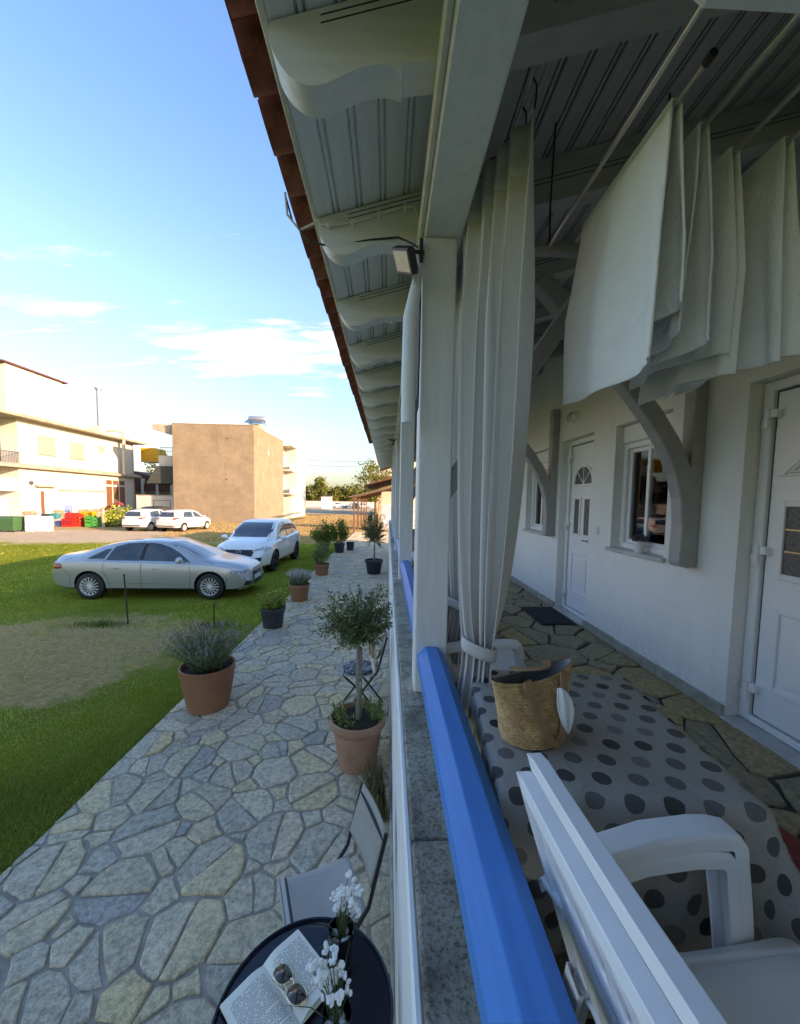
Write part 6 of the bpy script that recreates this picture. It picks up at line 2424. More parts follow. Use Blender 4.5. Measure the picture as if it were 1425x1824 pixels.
for sg in (-1, 1):
    car.patch('rear_quarter_glass', [(-1.50, .985), (-1.10, .985), (-1.00, 1.215), (-1.13, 1.20)], M['carglass'], 'y', sg)
    car.patch('rear_door_glass', [(-1.05, .955), (-.28, .945), (-.25, 1.365), (-.62, 1.352), (-.95, 1.255)], M['carglass'], 'y', sg, nv=16)
    car.patch('front_door_glass', [(-.17, .942), (.92, .922), (.64, 1.12), (.38, 1.262), (.10, 1.345), (-.14, 1.365)], M['carglass'], 'y', sg, nv=16)
    car.patch('pillar', [(-.275, .965), (-.175, .965), (-.145, 1.35), (-.245, 1.35)], M['carblack'], 'y', sg, .003)
    car.patch('window_trim', [(-1.45, .962), (.92, .930), (.92, .945), (-1.45, .980)], M['carblack'], 'y', sg, .003, nv=2, nu=40)
    car.seam([(.92, .93), (.97, .60), (.93, .30)], sg)
    car.seam([(-.20, .95), (-.19, .60), (-.21, .30)], sg)
    car.seam([(-1.06, .96), (-1.09, .72), (-.98, .52), (-.93, .30)], sg)
    car.patch('sill', [(-1.02, .225), (1.02, .225), (1.02, .285), (-1.02, .285)], M['carblack'], 'y', sg, .006, nv=3, nu=30)
    car.patch('swage', [(-1.0, .405), (.95, .385), (.95, .392), (-1.0, .413)], M['seam'], 'y', sg, .0015, .005, nv=2, nu=30)
    for x in (-.42, .58 - .84 + .84 - .0 - .62 + .0,):
        pass
    for x in (-.86, .02):
        car.patch('door_handle', [(x, .765), (x + .20, .76), (x + .20, .785), (x, .79)], M['silver'], 'y', sg, .020, .03, nv=3, nu=6)
        car.patch('handle_recess', [(x + .04, .748), (x + .16, .745), (x + .16, .763), (x + .04, .768)], M['seam'], 'y', sg, .002, nv=2, nu=6)
    car.seam([(1.20, .93), (1.72, .835), (2.02, .735)], sg, .009)
    car.seam([(2.03, .60), (1.80, .545), (1.79, .30)], sg, .008)
    car.seam([(-1.80, 1.0), (-2.12, .925), (-2.30, .89)], sg, .009)
    car.seam([(-2.05, .73), (-1.86, .60), (-1.86, .32)], sg, .008)
    car.patch('chrome_trim', [(-1.42, .950), (.94, .918), (.94, .930), (-1.42, .962)], M['chrome'], 'y', sg, .006, nv=2, nu=40)
    car.mirror(.78, sg * .86, .985, M['silver'], sg)
    car.patch('tail_light', [(-2.33, .72), (-2.05, .745), (-2.06, .86), (-2.24, .885), (-2.33, .86)], M['redlamp'], 'y', sg, .004)
    car.patch('headlight', [(1.78, .665), (2.02, .60), (2.16, .595), (2.16, .66), (1.98, .735)], M['clearlamp'], 'y', sg, .004)
    car.patch('headlight', [(sg * .44, .575), (sg * .70, .60), (sg * .70, .69), (sg * .46, .665)], M['clearlamp'], 'x', 1, .006)
    car.patch('fog_grille', [(sg * .40, .30), (sg * .72, .32), (sg * .68, .43), (sg * .42, .40)], M['carblack'], 'x', 1, .004)
    car.patch('fog_trim', [(sg * .44, .335), (sg * .66, .35), (sg * .66, .362), (sg * .44, .348)], M['chrome'], 'x', 1, .012, nv=2)
car.patch('windscreen', [(-.70, 1.00), (.70, 1.00), (.56, 1.37), (-.56, 1.37)], M['carglass'], 'x', 1, .004, nv=18, nu=20)
car.patch('rear_window', [(-.60, 1.11), (.60, 1.11), (.50, 1.34), (-.50, 1.34)], M['carglass'], 'x', -1, .004, nv=14, nu=16)
car.patch('grille', [(-.33, .27), (.33, .27), (.36, .60), (.30, .68), (-.30, .68), (-.36, .60)], M['carblack'], 'x', 1, .006, nv=12)
for q in np.linspace(.32, .64, 6):
    car.patch('grille_bar', [(-.32, q), (.32, q), (.32, q + .008), (-.32, q + .008)], M['chrome'] if q > .6 else M['seam'], 'x', 1, .012, nv=2)
car.patch('number_plate', [(-.26, .40), (.26, .40), (.26, .51), (-.26, .51)], M['plate'], 'x', 1, .018, nv=4)
rg = MB()
for k in range(4):
    h = car.bvh.ray_cast(Vector((5, -.105 + .07 * k, .615)), Vector((-1, 0, 0)))
    cc = Vector(h[0]) + Vector((.016, 0, 0))
    rg.tube([tuple(cc + Vector((0, .045 * math.cos(a), .045 * math.sin(a)))) for a in np.linspace(0, 2 * PI, 21)], .006, 6, caps=False)
rg.build('badge', M['chrome'], car.t, smooth=True)

# --- white crossover
suv = Car('parked_car', 'white crossover parked nose towards us behind the silver saloon', 'car', (-4.62, 14.45, ZG), R(-90 - 2), 'parked cars', M['carwhite'],
          top=[(-2.27, .62), (-2.25, .85), (-2.17, 1.10), (-1.98, 1.42), (-1.72, 1.61), (-1.2, 1.695), (-.5, 1.725), (.12, 1.69), (.52, 1.58), (1.22, 1.20), (1.36, 1.13), (1.72, 1.06), (2.02, .95), (2.17, .80), (2.24, .62), (2.26, .48)],
          belt=[(-2.27, .60), (-2.1, 1.06), (-1.5, 1.09), (0, 1.03), (1.1, .98), (1.7, .92), (2.05, .78), (2.26, .46)],
          wid=[(-2.27, .66), (-2.2, .76), (-2.0, .855), (-1.4, .91), (0, .92), (1.3, .92), (1.75, .895), (2.02, .81), (2.17, .70), (2.26, .55)],
          wroof=[(-2.27, .52), (-1.7, .57), (0, .61), (.5, .63), (1.1, .69), (2.26, .5)],
          bot=[(-2.27, .50), (-2.0, .32), (1.95, .26), (2.2, .28), (2.26, .33)], wb=2.70, rw=.355, tw=.235, wheelmat=M['carblack'], spokes=5)
for sg in (-1, 1):
    suv.patch('rear_quarter_glass', [(-1.75, 1.16), (-1.28, 1.13), (-1.25, 1.50), (-1.50, 1.46)], M['carglass'], 'y', sg)
    suv.patch('rear_door_glass', [(-1.20, 1.125), (-.30, 1.085), (-.28, 1.575), (-1.17, 1.535)], M['carglass'], 'y', sg, nv=14)
    suv.patch('front_door_glass', [(-.20, 1.08), (1.00, 1.045), (.72, 1.26), (.34, 1.50), (.10, 1.585), (-.18, 1.60)], M['carglass'], 'y', sg, nv=14)
    suv.patch('pillar', [(-.295, 1.08), (-.205, 1.08), (-.185, 1.585), (-.275, 1.585)], M['carblack'], 'y', sg, .003)
    suv.patch('sill', [(-1.0, .27), (1.0, .26), (1.0, .40), (-1.0, .41)], M['carblack'], 'y', sg, .010, nv=3, nu=30)
    suv.seam([(1.28, 1.10), (1.72, 1.0), (2.02, .88)], sg, .009)
    suv.seam([(.95, 1.02), (1.0, .70), (.95, .40)], sg)
    suv.seam([(-.25, 1.06), (-.24, .70), (-.26, .40)], sg)
    suv.seam([(-1.2, 1.10), (-1.22, .85), (-1.02, .60), (-.97, .42)], sg)
    for x in (-1.05, -.05):
        suv.patch('door_handle', [(x, .875), (x + .20, .87), (x + .20, .90), (x, .905)], M['carwhite'], 'y', sg, .020, .03, nv=3, nu=6)
    suv.mirror(.92, sg * .87, 1.10, M['carwhite'], sg)
    suv.patch('headlight', [(sg * .40, .755), (sg * .74, .80), (sg * .72, .90), (sg * .48, .83)], M['clearlamp'], 'x', 1, .006)
    suv.patch('headlight', [(1.72, .82), (2.03, .76), (2.10, .80), (1.85, .915)], M['clearlamp'], 'y', sg, .004)
    suv.patch('fog_lamp', [(sg * .50, .46), (sg * .70, .47), (sg * .72, .59), (sg * .54, .58)], M['carblack'], 'x', 1, .006)
    suv.patch('tail_light', [(-2.2, 1.0), (-1.9, 1.03), (-1.9, 1.12), (-2.2, 1.12)], M['redlamp'], 'y', sg, .004)
suv.patch('windscreen', [(-.73, 1.15), (.73, 1.15), (.60, 1.60), (-.60, 1.60)], M['carglass'], 'x', 1, .004, nv=18, nu=20)
suv.patch('grille', [(-.42, .62), (.42, .62), (.50, .80), (.44, .82), (-.44, .82), (-.50, .80)], M['carblack'], 'x', 1, .006, nv=8)
suv.patch('lower_grille', [(-.42, .40), (.42, .40), (.46, .53), (-.46, .53)], M['carblack'], 'x', 1, .005, nv=6)
suv.patch('skid_strip', [(-.70, .30), (.70, .30), (.70, .37), (-.70, .37)], M['carblack'], 'x', 1, .006, nv=3)
suv.patch('number_plate', [(-.26, .535), (.26, .535), (.26, .625), (-.26, .625)], M['plate'], 'x', 1, .016, nv=3)
rg = MB()
h = suv.bvh.ray_cast(Vector((5, 0, .73)), Vector((-1, 0, 0)))
cc = Vector(h[0]) + Vector((.016, 0, 0))
rg.tube([tuple(cc + Vector((0, .095 * math.cos(a), .072 * math.sin(a)))) for a in np.linspace(0, 2 * PI, 25)], .009, 6, caps=False)
rg.tube([tuple(cc + Vector((0, y, z))) for y, z in ((-.085, .022), (-.045, .025), (0, -.022), (.045, .025), (.085, .022))], .009, 6)
rg.build('badge', M['chrome'], suv.t, smooth=True)

# --- two dusty white hatchbacks, tails towards us
hb = Car('parked_car', 'dusty white hatchback parked on the left of the pair by the far house', 'car', (-17.2, 28.7, ZG), R(84), 'parked cars', M['carcream'],
         top=[(-2.0, .55), (-1.985, .80), (-1.93, 1.02), (-1.74, 1.36), (-1.5, 1.47), (-.8, 1.53), (0, 1.52), (.40, 1.43), (1.02, 1.08), (1.15, 1.02), (1.6, .93), (1.85, .80), (1.96, .60), (1.98, .45)],
         belt=[(-2.0, .55), (-1.85, .95), (-1.2, .97), (0, .93), (1.0, .90), (1.6, .82), (1.9, .66), (1.98, .43)],
         wid=[(-2.0, .66), (-1.95, .74), (-1.75, .82), (-1.2, .86), (0, .87), (1.1, .865), (1.6, .83), (1.85, .72), (1.98, .52)],
         wroof=[(-2.0, .50), (-1.6, .54), (0, .585), (.5, .60), (1.1, .66), (1.98, .45)],
         bot=[(-2.0, .38), (-1.8, .28), (1.7, .22), (1.98, .28)], wb=2.50, rw=.305, tw=.2, wheelmat=M['alloy'], spokes=7)
for sg in (-1, 1):
    hb.patch('rear_door_glass', [(-1.22, 1.03), (-.22, .985), (-.20, 1.415), (-1.02, 1.385)], M['carglass'], 'y', sg)
    hb.patch('front_door_glass', [(-.14, .985), (.80, .955), (.50, 1.17), (.24, 1.34), (-.12, 1.42)], M['carglass'], 'y', sg)
    hb.patch('tail_light', [(sg * .50, .88), (sg * .72, .86), (sg * .72, 1.0), (sg * .52, .985)], M['redlamp'], 'x', -1, .008)
    hb.patch('tail_light', [(-1.97, .88), (-1.68, .92), (-1.70, 1.02), (-1.95, .98)], M['redlamp'], 'y', sg, .004)
    hb.seam([(.88, .94), (.92, .60), (.88, .35)], sg)
    hb.seam([(-.18, .97), (-.17, .60), (-.19, .35)], sg)
    hb.patch('door_handle', [(-.10, .80), (.08, .795), (.08, .825), (-.10, .83)], M['carcream'], 'y', sg, .018, .03, nv=3, nu=6)
    hb.mirror(.74, sg * .80, 1.0, M['carcream'], sg)
    hb.patch('headlight', [(sg * .35, .66), (sg * .68, .68), (sg * .66, .78), (sg * .42, .76)], M['clearlamp'], 'x', 1, .006)
hb.patch('rear_window', [(-.60, 1.05), (.60, 1.05), (.52, 1.37), (-.52, 1.37)], M['carglass'], 'x', -1, .005, nv=10)
hb.patch('windscreen', [(-.66, 1.08), (.66, 1.08), (.56, 1.44), (-.56, 1.44)], M['carglass'], 'x', 1, .005, nv=12)
hb.patch('number_plate', [(-.26, .70), (.26, .70), (.26, .80), (-.26, .80)], M['plate'], 'x', -1, .012, nv=3)
hb.patch('bumper_strip', [(-.72, .40), (.72, .40), (.72, .47), (-.72, .47)], M['seam'], 'x', -1, .004, nv=3)
dup(hb.t, (-14.75, 28.6, ZG), R(80), 'dusty white hatchback parked on the right of the pair by the tan house')
hb2 = dup(hb.t, (-21.2, 36.5, ZG), R(84), 'dark car mostly hidden behind the left white hatchback', mats={'dusty_white_car_paint': M['carblack']})
for i, (x, y, rz2, lab) in enumerate(((-13.0, 104, 10, 'white car parked far off at the left by the trees'), (-9.8, 103, 188, 'white car parked far off in the middle by the trees'),
                                     (-6.4, 104, 5, 'white car parked far off on the right by the trees'))):
    dup(hb.t, (x, y, ZG), R(rz2), lab)
hb3 = dup(hb.t, (-8.1, 99.5, ZG), R(-80), 'dark car parked far off in front of the white ones', mats={'dusty_white_car_paint': M['carblack']})

# ------------------------------------------------------------------ houses across the field
m, n, l, b = newmat('bare_tan_render')
v = coords(n, l)
f = noise(n, l, v, .9, 9, .68)
fs2 = noise(n, l, coords(n, l, (1, 1, .10)), 1.9, 7, .7)
fh = noise(n, l, coords(n, l, (.10, .10, 1.6)), 1.5, 5, .6, .6)
fg = noise(n, l, v, 9, 6, .7)
c = ramp(n, l, f, [(.32, (0.225, 0.178, 0.125)), (.68, (0.315, 0.25, 0.178))])
c = mix(n, l, nmath(n, l, 'MULTIPLY', nmath(n, l, 'SUBTRACT', fs2, .54, clamp=True), 2.8, clamp=True), c, (0.15, 0.122, 0.092))
c = mix(n, l, nmath(n, l, 'MULTIPLY', nmath(n, l, 'SUBTRACT', fh, .60, clamp=True), 3.5, clamp=True), c, (0.38, 0.315, 0.235))
c = mix(n, l, 1.0, c, ramp(n, l, fg, [(.3, (.78, .77, .76)), (.65, (1.06, 1.06, 1.06))]), 'MULTIPLY')
l.new(c, b.inputs['Base Color'])
b.inputs['Roughness'].default_value = .95
b.inputs['Specular IOR Level'].default_value = .1
bumpit(n, l, b, nmath(n, l, 'ADD', f, fg), .4, .03)
M['render'] = m
M['housewhite'] = pm('cream_house_wall', (0.54, 0.515, 0.46), (0.48, 0.46, 0.41), .5, .9, bump=.1, bscale=8)
M['shutter'] = pm('cream_shutter', (0.42, 0.36, 0.27), (0.36, 0.31, 0.23), 3, .6)
M['slab'] = pm('stained_slab_edge', (0.42, 0.36, 0.28), (0.28, 0.235, 0.18), 2.2, .9, bump=.2)
M['woodframe'] = pm('brown_timber', (0.20, 0.085, 0.045), (0.14, 0.06, 0.03), 6, .6)
M['rubble'] = pm('rubble_base', (0.36, 0.29, 0.20), (0.17, 0.135, 0.095), 3.2, .95, bump=.8, bscale=5, bdist=.06, detail=3)
M['darkwin'] = pm('dark_window', (0.035, 0.03, 0.028), (0.022, 0.02, 0.018), 2, .15)
M['iron'] = pm('iron_railing', (0.07, 0.07, 0.075), (0.05, 0.05, 0.055), 9, .6)
M['galv'] = pm('galvanised_pipe', (0.50, 0.50, 0.50), (0.40, 0.40, 0.40), 4, .4, metal=.7)
M['awning'] = pm('orange_awning', (0.72, 0.36, 0.03), (0.62, 0.30, 0.025), 3, .8)
M['redroof'] = pm('dark_red_roof', (0.13, 0.04, 0.028), (0.09, 0.03, 0.02), 3, .8, bump=.3, bscale=9)
M['greenawn'] = pm('dark_green_canvas', (0.045, 0.055, 0.05), (0.03, 0.037, 0.034), 3, .8)


def colmat(name, c):
    return pm(name, c, tuple(q * .8 for q in c), 6, .5)


# tan rendered block
bt = thing('tan_house', 'bare tan rendered two storey block with a flat roof across the field', 'house', (-16.7, 42.6, ZG))
BO = (-16.7, 42.6, ZG)
bp2 = lambda mb, name, mat, bevel=0, par=None, sm=False: mb.build(name, mat, par or bt, sm, bevel, BO if par is None else BO)
bp2(MB().box(-20.55, -12.85, 37.7, 48.0, ZG, 9.28), 'wall', M['render'], .03)
bp2(MB().box(-20.58, -12.82, 37.67, 48.03, 9.282, 9.37), 'roof_edge', M['slab'], .02)
bp2(MB().prism([(-22.7, 9.30), (-22.75, 8.95), (-22.6, 8.75), (-20.56, 8.20), (-20.56, 9.30)], 38.2, 47, 'y'), 'cantilever', M['slab'], .02)
g = MB()
g.box(-22.6, -20.56, 39.0, 46.5, 5.35, 5.6).box(-22.6, -22.45, 39.0, 46.5, 5.6, 6.4).box(-22.45, -20.56, 39.0, 39.15, 5.6, 6.4)
bp2(g, 'balcony', M['housewhite'])
g = MB()
for q in np.linspace(-22.4, -20.7, 12):
    g.tube([(q, 39.07, 6.4), (q, 39.07, 7.2)], .02, 5)
g.tube([(-22.5, 39.07, 7.2), (-20.6, 39.07, 7.2)], .03, 5).tube([(-22.5, 39.07, 6.8), (-20.6, 39.07, 6.8)], .02, 5)
bp2(g, 'railing', M['iron'])
bp2(MB().prism([(-23.6, 3.65), (-22.6, 5.34), (-20.6, 5.34), (-20.6, 3.65)], 38.6, 38.7, 'y').prism([(-23.6, 3.60), (-22.6, 5.34), (-22.55, 5.34), (-23.5, 3.60)], 38.7, 44, 'y'), 'awning', M['greenawn'])
bp2(MB().box(-22.0, -20.57, 40.2, 46, ZG, 5.34), 'ground_floor', M['housewhite'])
g = MB()
g.box(-14.2, -13.1, 40.3, 41.6, 9.372, 9.9)
bp2(g, 'stair_head', M['slab'])
g = MB()
for (hx, hz) in ((-15.4, 8.0), (-15.5, 4.1)):
    g.lathe([(0, -.004), (.07, -.004), (.07, 0.0)], (hx, 37.698, hz), 12, axis='y')
bp2(g, 'vent_hole', M['darkwin'])
bp2(MB().lathe([(0, .01), (.10, .01), (.10, -.004)], (-12.848, 42.2, 7.2), 12, axis='x', sx=1.0, sy=3.0), 'wall_vent', M['white'])
# solar water heater on its roof
sw = thing('water_heater', 'solar water tank on the flat roof of the tan block', 'water heater', (-13.6, 40.95, 9.9))
MB().lathe([(0, -.85), (.26, -.85), (.30, -.80), (.30, .80), (.26, .85), (0, .85)], (0, 0, .62), 18, axis='x').build('tank', M['galv'], sw, smooth=True)
MB().tube([(-.7, -.2, 0), (-.7, 0, .4)], .03, 5).tube([(.7, -.2, 0), (.7, 0, .4)], .03, 5).tube([(-.7, .5, 0), (-.7, 0, .4)], .03, 5).tube([(.7, .5, 0), (.7, 0, .4)], .03, 5).tube([(-.8, -.6, .08), (.8, -.6, .08)], .03, 5).build('stand', M['iron'], sw)
MB().add([(-.9, -1.3, .06), (.9, -1.3, .06), (.9, -.25, .55), (-.9, -.25, .55), (-.9, -1.3, 0), (.9, -1.3, 0), (.9, -.25, .49), (-.9, -.25, .49)], [(0, 1, 2, 3), (7, 6, 5, 4), (0, 4, 5, 1), (2, 6, 7, 3), (1, 5, 6, 2), (3, 7, 4, 0)]).build('panel', M['carglass'], sw)
an = MB().tube([(0, 0, 0), (0, 0, 1.7)], .02, 5)
for k in range(5):
    an.tube([(-.5 + .06 * k, 0, 1.2 + .1 * k), (.1, 0, 1.2 + .1 * k)], .012, 4)
o = an.build('antenna', M['galv'])
o.location = (-12.95, 45.5, 9.37)
tag(o, 'thin television antenna at the back edge of the tan block roof', 'antenna')
# white annexe with loggias
wa = thing('white_house', 'white block with open loggias adjoining the tan block', 'house', (-13, 52, ZG))
WO = (-13, 52, ZG)
wp = lambda mb, name, mat, bevel=0: mb.build(name, mat, wa, False, bevel, WO)
wp(MB().box(-20, -13.3, 48.1, 56.2, ZG, 8.8), 'wall', M['housewhite'])
wp(MB().box(-13.3, -11.85, 50.6, 56.2, ZG, 8.8), 'stair_wall', M['housewhite'])
wp(MB().box(-20, -11.82, 48.05, 56.25, 8.802, 8.95), 'roof_edge', M['housewhite'])
for z in (2.9, 5.8):
    wp(MB().box(-13.3, -12.0, 48.1, 50.6, z, z + .15), 'balcony', M['housewhite'])
    wp(MB().box(-12.12, -12.0, 48.1, 50.6, z + .15, z + .95), 'parapet', M['housewhite'])
wp(MB().box(-13.3, -11.9, 48.1, 50.6, ZG, 2.4), 'garden_wall', M['housewhite'])
wp(MB().box(-13.28, -12.9, 48.2, 48.8, 7.6, 8.1), 'lamp_box', M['galv'], .05)
# white house on the left
wh = thing('white_house', 'long white two storey house with flat roofs at the left edge', 'house', (-31, 37, ZG))
HH = (-31, 37, ZG)
hp2 = lambda mb, name, mat, bevel=0, par=None: mb.build(name, mat, par or wh, False, bevel, HH)
XR = -28.6
hp2(MB().box(-44, XR, 31.0, 44.6, ZG, 8.2), 'wall', M['housewhite'], .02)
hp2(MB().prism([(XR + .9, 8.20), (XR + .95, 8.45), (-44, 8.62), (-44, 8.20)], 28.6, 45.6, 'y'), 'roof_slab', M['slab'], .04)
hp2(MB().prism([(XR + .45, 4.42), (XR + .45, 4.62), (XR, 4.80), (XR, 4.42)], 28.9, 45.3, 'y'), 'floor_band', M['slab'], .03)
hp2(MB().box(-42, XR - .2, 30.5, 35.6, 8.63, 12.2), 'tower', M['housewhite'], .02)
hp2(MB().prism([(-29.0 + .4, 12.2), (-29.0 + .4, 12.32), (-42, 12.6), (-42, 12.2)], 30.2, 36.0, 'y'), 'tower_roof', M['redroof'])
hp2(MB().box(-44, XR - .0, 28.9, 31.0, 4.30, 4.60), 'balcony', M['slab'], .02)
g = MB()
for q in np.linspace(28.95, 31, 18):
    g.tube([(XR + .05, q, 4.6), (XR + .05, q, 5.6)], .018, 4)
for q in np.linspace(-36, XR, 40):
    g.tube([(q, 28.95, 4.6), (q, 28.95, 5.6)], .018, 4)
g.tube([(XR + .05, 28.95, 5.6), (XR + .05, 31, 5.6)], .03, 5).tube([(XR + .05, 28.95, 5.6), (-36, 28.95, 5.6)], .03, 5).tube([(XR + .05, 28.95, 5.15), (-36, 28.95, 5.15)], .02, 5)
hp2(g, 'balcony_railing', M['iron'])
hp2(MB().box(-31.0, -29.9, 30.97, 31.05, 4.62, 7.2), 'balcony_door', M['darkwin'])
hp2(MB().lathe([(0, -1.0), (.35, -.9), (.35, .9), (0, 1.0)], (-30.6, 29.8, 7.8), 10, axis='x'), 'rolled_awning', M['shutter'])
for (ya, yb, z0, z1) in ((32.7, 34.35, 5.75, 7.25), (35.9, 37.5, 5.75, 7.15)):
    f = hp2(MB().box(XR - .02, XR + .04, ya, yb, z0, z1), 'window', M['shutter'], .02)
    sl = MB()
    for q in np.arange(z0 + .06, z1 - .05, .12):
        sl.box(XR + .0405, XR + .052, ya + .06, yb - .06, q, q + .085)
    hp2(sl, 'shutter', M['shutter'], 0, f)
    hp2(MB().box(XR - .01, XR + .12, ya - .05, yb + .05, z0 - .10, z0 - .002), 'sill', M['slab'], 0, f)
f = hp2(MB().box(XR - .02, XR + .03, 39.3, 40.1, 6.6, 7.25), 'window', M['shutter'], .01)
hp2(MB().box(XR + .028, XR + .034, 39.42, 39.98, 6.7, 7.15), 'pane', M['slab'], 0, f)
# lower storey: door, big timber window, rubble base, ledges
d = hp2(MB().box(XR - .02, XR + .05, 32.6, 33.6, .55, 2.75), 'door', M['pvc'])
hp2(MB().box(XR + .051, XR + .07, 32.68, 33.02, .62, 2.66), 'door_opening', M['woodframe'], 0, d)
hp2(MB().box(XR, XR + .35, 32.2, 33.9, 3.0, 3.14), 'door_hood', M['slab'])
hp2(MB().box(XR, XR + .9, 32.3, 33.9, ZG, .35), 'step', M['slab'])
f = hp2(MB().box(XR - .02, XR + .05, 40.0, 43.1, 1.15, 4.1), 'window', M['housewhite'], .02)
pn = MB()
for k in range(3):
    ya = 40.15 + k * .97
    hp2(MB().box(XR + .045, XR + .065, ya, ya + .80, 1.3, 3.3), 'pane', M['woodframe'], 0, f)
    hp2(MB().box(XR + .045, XR + .065, ya, ya + .80, 3.5, 3.95), 'pane', M['woodframe'], 0, f)
hp2(MB().box(XR, XR + .12, 34.5, 40.0, 2.75, 2.85), 'ledge', M['slab'])
# rubble facing: individual stones
rs = random.Random(12)
for cell in flagstones(31.02, 44.5, .02, 1.05, .16, .30, .02, 77):
    cyy = sum(p[0] for p in cell) / len(cell)
    if 32.4 < cyy < 33.8:
        continue
    g = MB()
    g.prism(cell, XR + .002, XR + .05 + rs.uniform(0, .05), 'x')
    hp2(g, 'facing_stone', M['rubble'])
g = MB()
g.tube([(XR + .08, 44.4, .2), (XR + .08, 44.4, 8.1)], .05, 6)
hp2(g, 'drainpipe', M['shutter'])
hp2(MB().lathe([(0, .02), (.16, .02), (.16, .12), (0, .16)], (XR, 31.9, 3.3), 12, axis='x'), 'wall_lamp', M['iron'])
hp2(MB().box(-33, XR - .2, 30.2, 30.98, 2.6, 3.6), 'air_conditioner', M['pvc'], .05)
hp2(MB().box(-36, -29.4, 29.6, 30.9, ZG, 2.1), 'shed_wall', M['housewhite'])
# flue, aerials and awning of the white house
fl2 = thing('flue', 'tall steel chimney flue on the white house roof with its cowl', 'chimney', (-29.6, 41.0, 8.5))
MB().tube([(0, 0, .9), (0, 0, 4.6)], .21, 14).build('pipe', M['galv'], fl2, smooth=True)
MB().lathe([(0, 4.60), (.34, 4.62), (.34, 4.78), (0, 4.86)], n=14).build('cowl', M['galv'], fl2)
MB().box(-.8, .5, -.5, .5, 0, .9).build('base', M['housewhite'], fl2, bevel=.03)
MB().tube([(.5, .2, .55), (1.6, .8, .6), (1.75, .9, .5), (1.75, .9, -3.9)], .15, 10).build('duct', M['shutter'], fl2, smooth=True)
aw = thing('awning', 'small orange awning at the far corner of the white house', 'awning', (-28.3, 45.4, 7.0))
MB().add([(.0, 0, .9), (1.6, .2, .9), (2.3, .2, -.7), (.0, 0, -.7), (.0, 1.8, .9), (1.6, 2.0, .9), (2.3, 2.0, -.7), (0, 1.8, -.7)], [(0, 1, 2, 3), (4, 7, 6, 5), (0, 4, 5, 1), (1, 5, 6, 2), (3, 2, 6, 7), (0, 3, 7, 4)]).build('canvas', M['awning'], aw)
MB().tube([(0, 0, -.7), (2.3, .2, -.7)], .04, 5).build('front_bar', M['galv'], aw)
ar = thing('roof_aerials', 'cluster of white satellite dishes on the white house roof', 'antenna', (-29.5, 36.9, 8.55))
g = MB()
g.lathe([(0, 0), (.3, .03), (.55, .12), (.56, .14), (.3, .05), (0, .02)], (0, 0, 1.1), 16, axis='x')
g.build('dish', M['white'], ar, smooth=True)
g = MB().tube([(0, 0, 0), (0, 0, 1.2)], .04, 6).tube([(.6, .9, 0), (.6, .9, 1.7)], .03, 5)
for k in range(4):
    g.tube([(.2, .9, 1.2 + .12 * k), (1.3, .95, 1.2 + .12 * k)], .02, 4)
g.box(-.4, .3, -1.0, -.9, .5, 1.3)
g.build('mast', M['white'], ar)
# yard clutter in front of the white house
bn = thing('wheelie_bin', 'dark green rubbish container at the left edge before the white house', 'bin', (-24.3, 25.6, ZG), 0, None, .8)
M['bingreen'] = colmat('bin_green', (0.035, 0.12, 0.045))
MB().grid([[(-.62, -.45, .12), (.62, -.45, .12), (.62, .45, .12), (-.62, .45, .12)], [(-.72, -.55, 1.05), (.72, -.55, 1.05), (.72, .55, 1.05), (-.72, .55, 1.05)]], closed=True).add([(-.62, -.45, .12), (.62, -.45, .12), (.62, .45, .12), (-.62, .45, .12)], [(0, 1, 2, 3)]).build('tub', M['bingreen'], bn, bevel=.04)
MB().prism([(-.56, 1.05), (-.50, 1.20), (.0, 1.27), (.5, 1.20), (.56, 1.05)], -.74, .74, 'x').build('lid', M['bingreen'], bn)
for sx in (-.5, .5):
    for sy in (-.35, .35):
        MB().lathe([(0, -.03), (.07, -.03), (.07, .03), (0, .03)], (sx, sy, .07), 10, axis='x').build('wheel', M['rubber'], bn)
for i, (x, y, w2, h2, lab) in enumerate(((-23.2, 25.9, .45, 1.05, 'narrow white cabinet standing right beside the green bin'), (-22.6, 26.1, .60, 1.0, 'wider white cabinet second from the green bin'))):
    cb2 = thing('cabinet', lab, 'cabinet', (x, y, ZG), 0, 'discarded white cabinets')
    MB().box(-w2 / 2, w2 / 2, -.3, .3, .02, h2).build('case', M['pvc'], cb2, bevel=.02)
    MB().box(-w2 / 2 + .02, w2 / 2 - .02, -.325, -.301, .06, h2 - .03).build('door', M['pvc'], cb2, bevel=.01)
    MB().box(w2 / 2 - .09, w2 / 2 - .06, -.35, -.325, h2 * .5, h2 * .62).build('handle', M['chrome'], cb2)


def crate(x, y, z, col, label, w=.6, d=.4, h=.34, rz=0):
    x = -26.3 + (x + 24.4) * .78
    t = thing('crate', label, 'crate', (x, y, z), rz, 'coloured crates before the white house')
    mat = colmat('crate_' + label.split()[0], col)
    th = .03
    MB().box(-w / 2, w / 2, -d / 2, d / 2, 0, .03).build('base', mat, t)
    for sy in (-1, 1):
        g = MB()
        for (a, b2) in ((.03, h * .35), (h * .45, h * .62), (h * .74, h)):
            g.box(-w / 2, w / 2, sy * d / 2 - th / 2, sy * d / 2 + th / 2, a, b2)
        for q in (-w / 2, -w / 6, w / 6, w / 2 - .04):
            g.box(q, q + .04, sy * d / 2 - th / 2 + .003, sy * d / 2 + th / 2 - .003, .03, h)
        g.build('side', mat, t)
    for sx in (-1, 1):
        MB().box(sx * w / 2 - th / 2, sx * w / 2 + th / 2, -d / 2, d / 2, .03, h).build('end', mat, t)
    return t


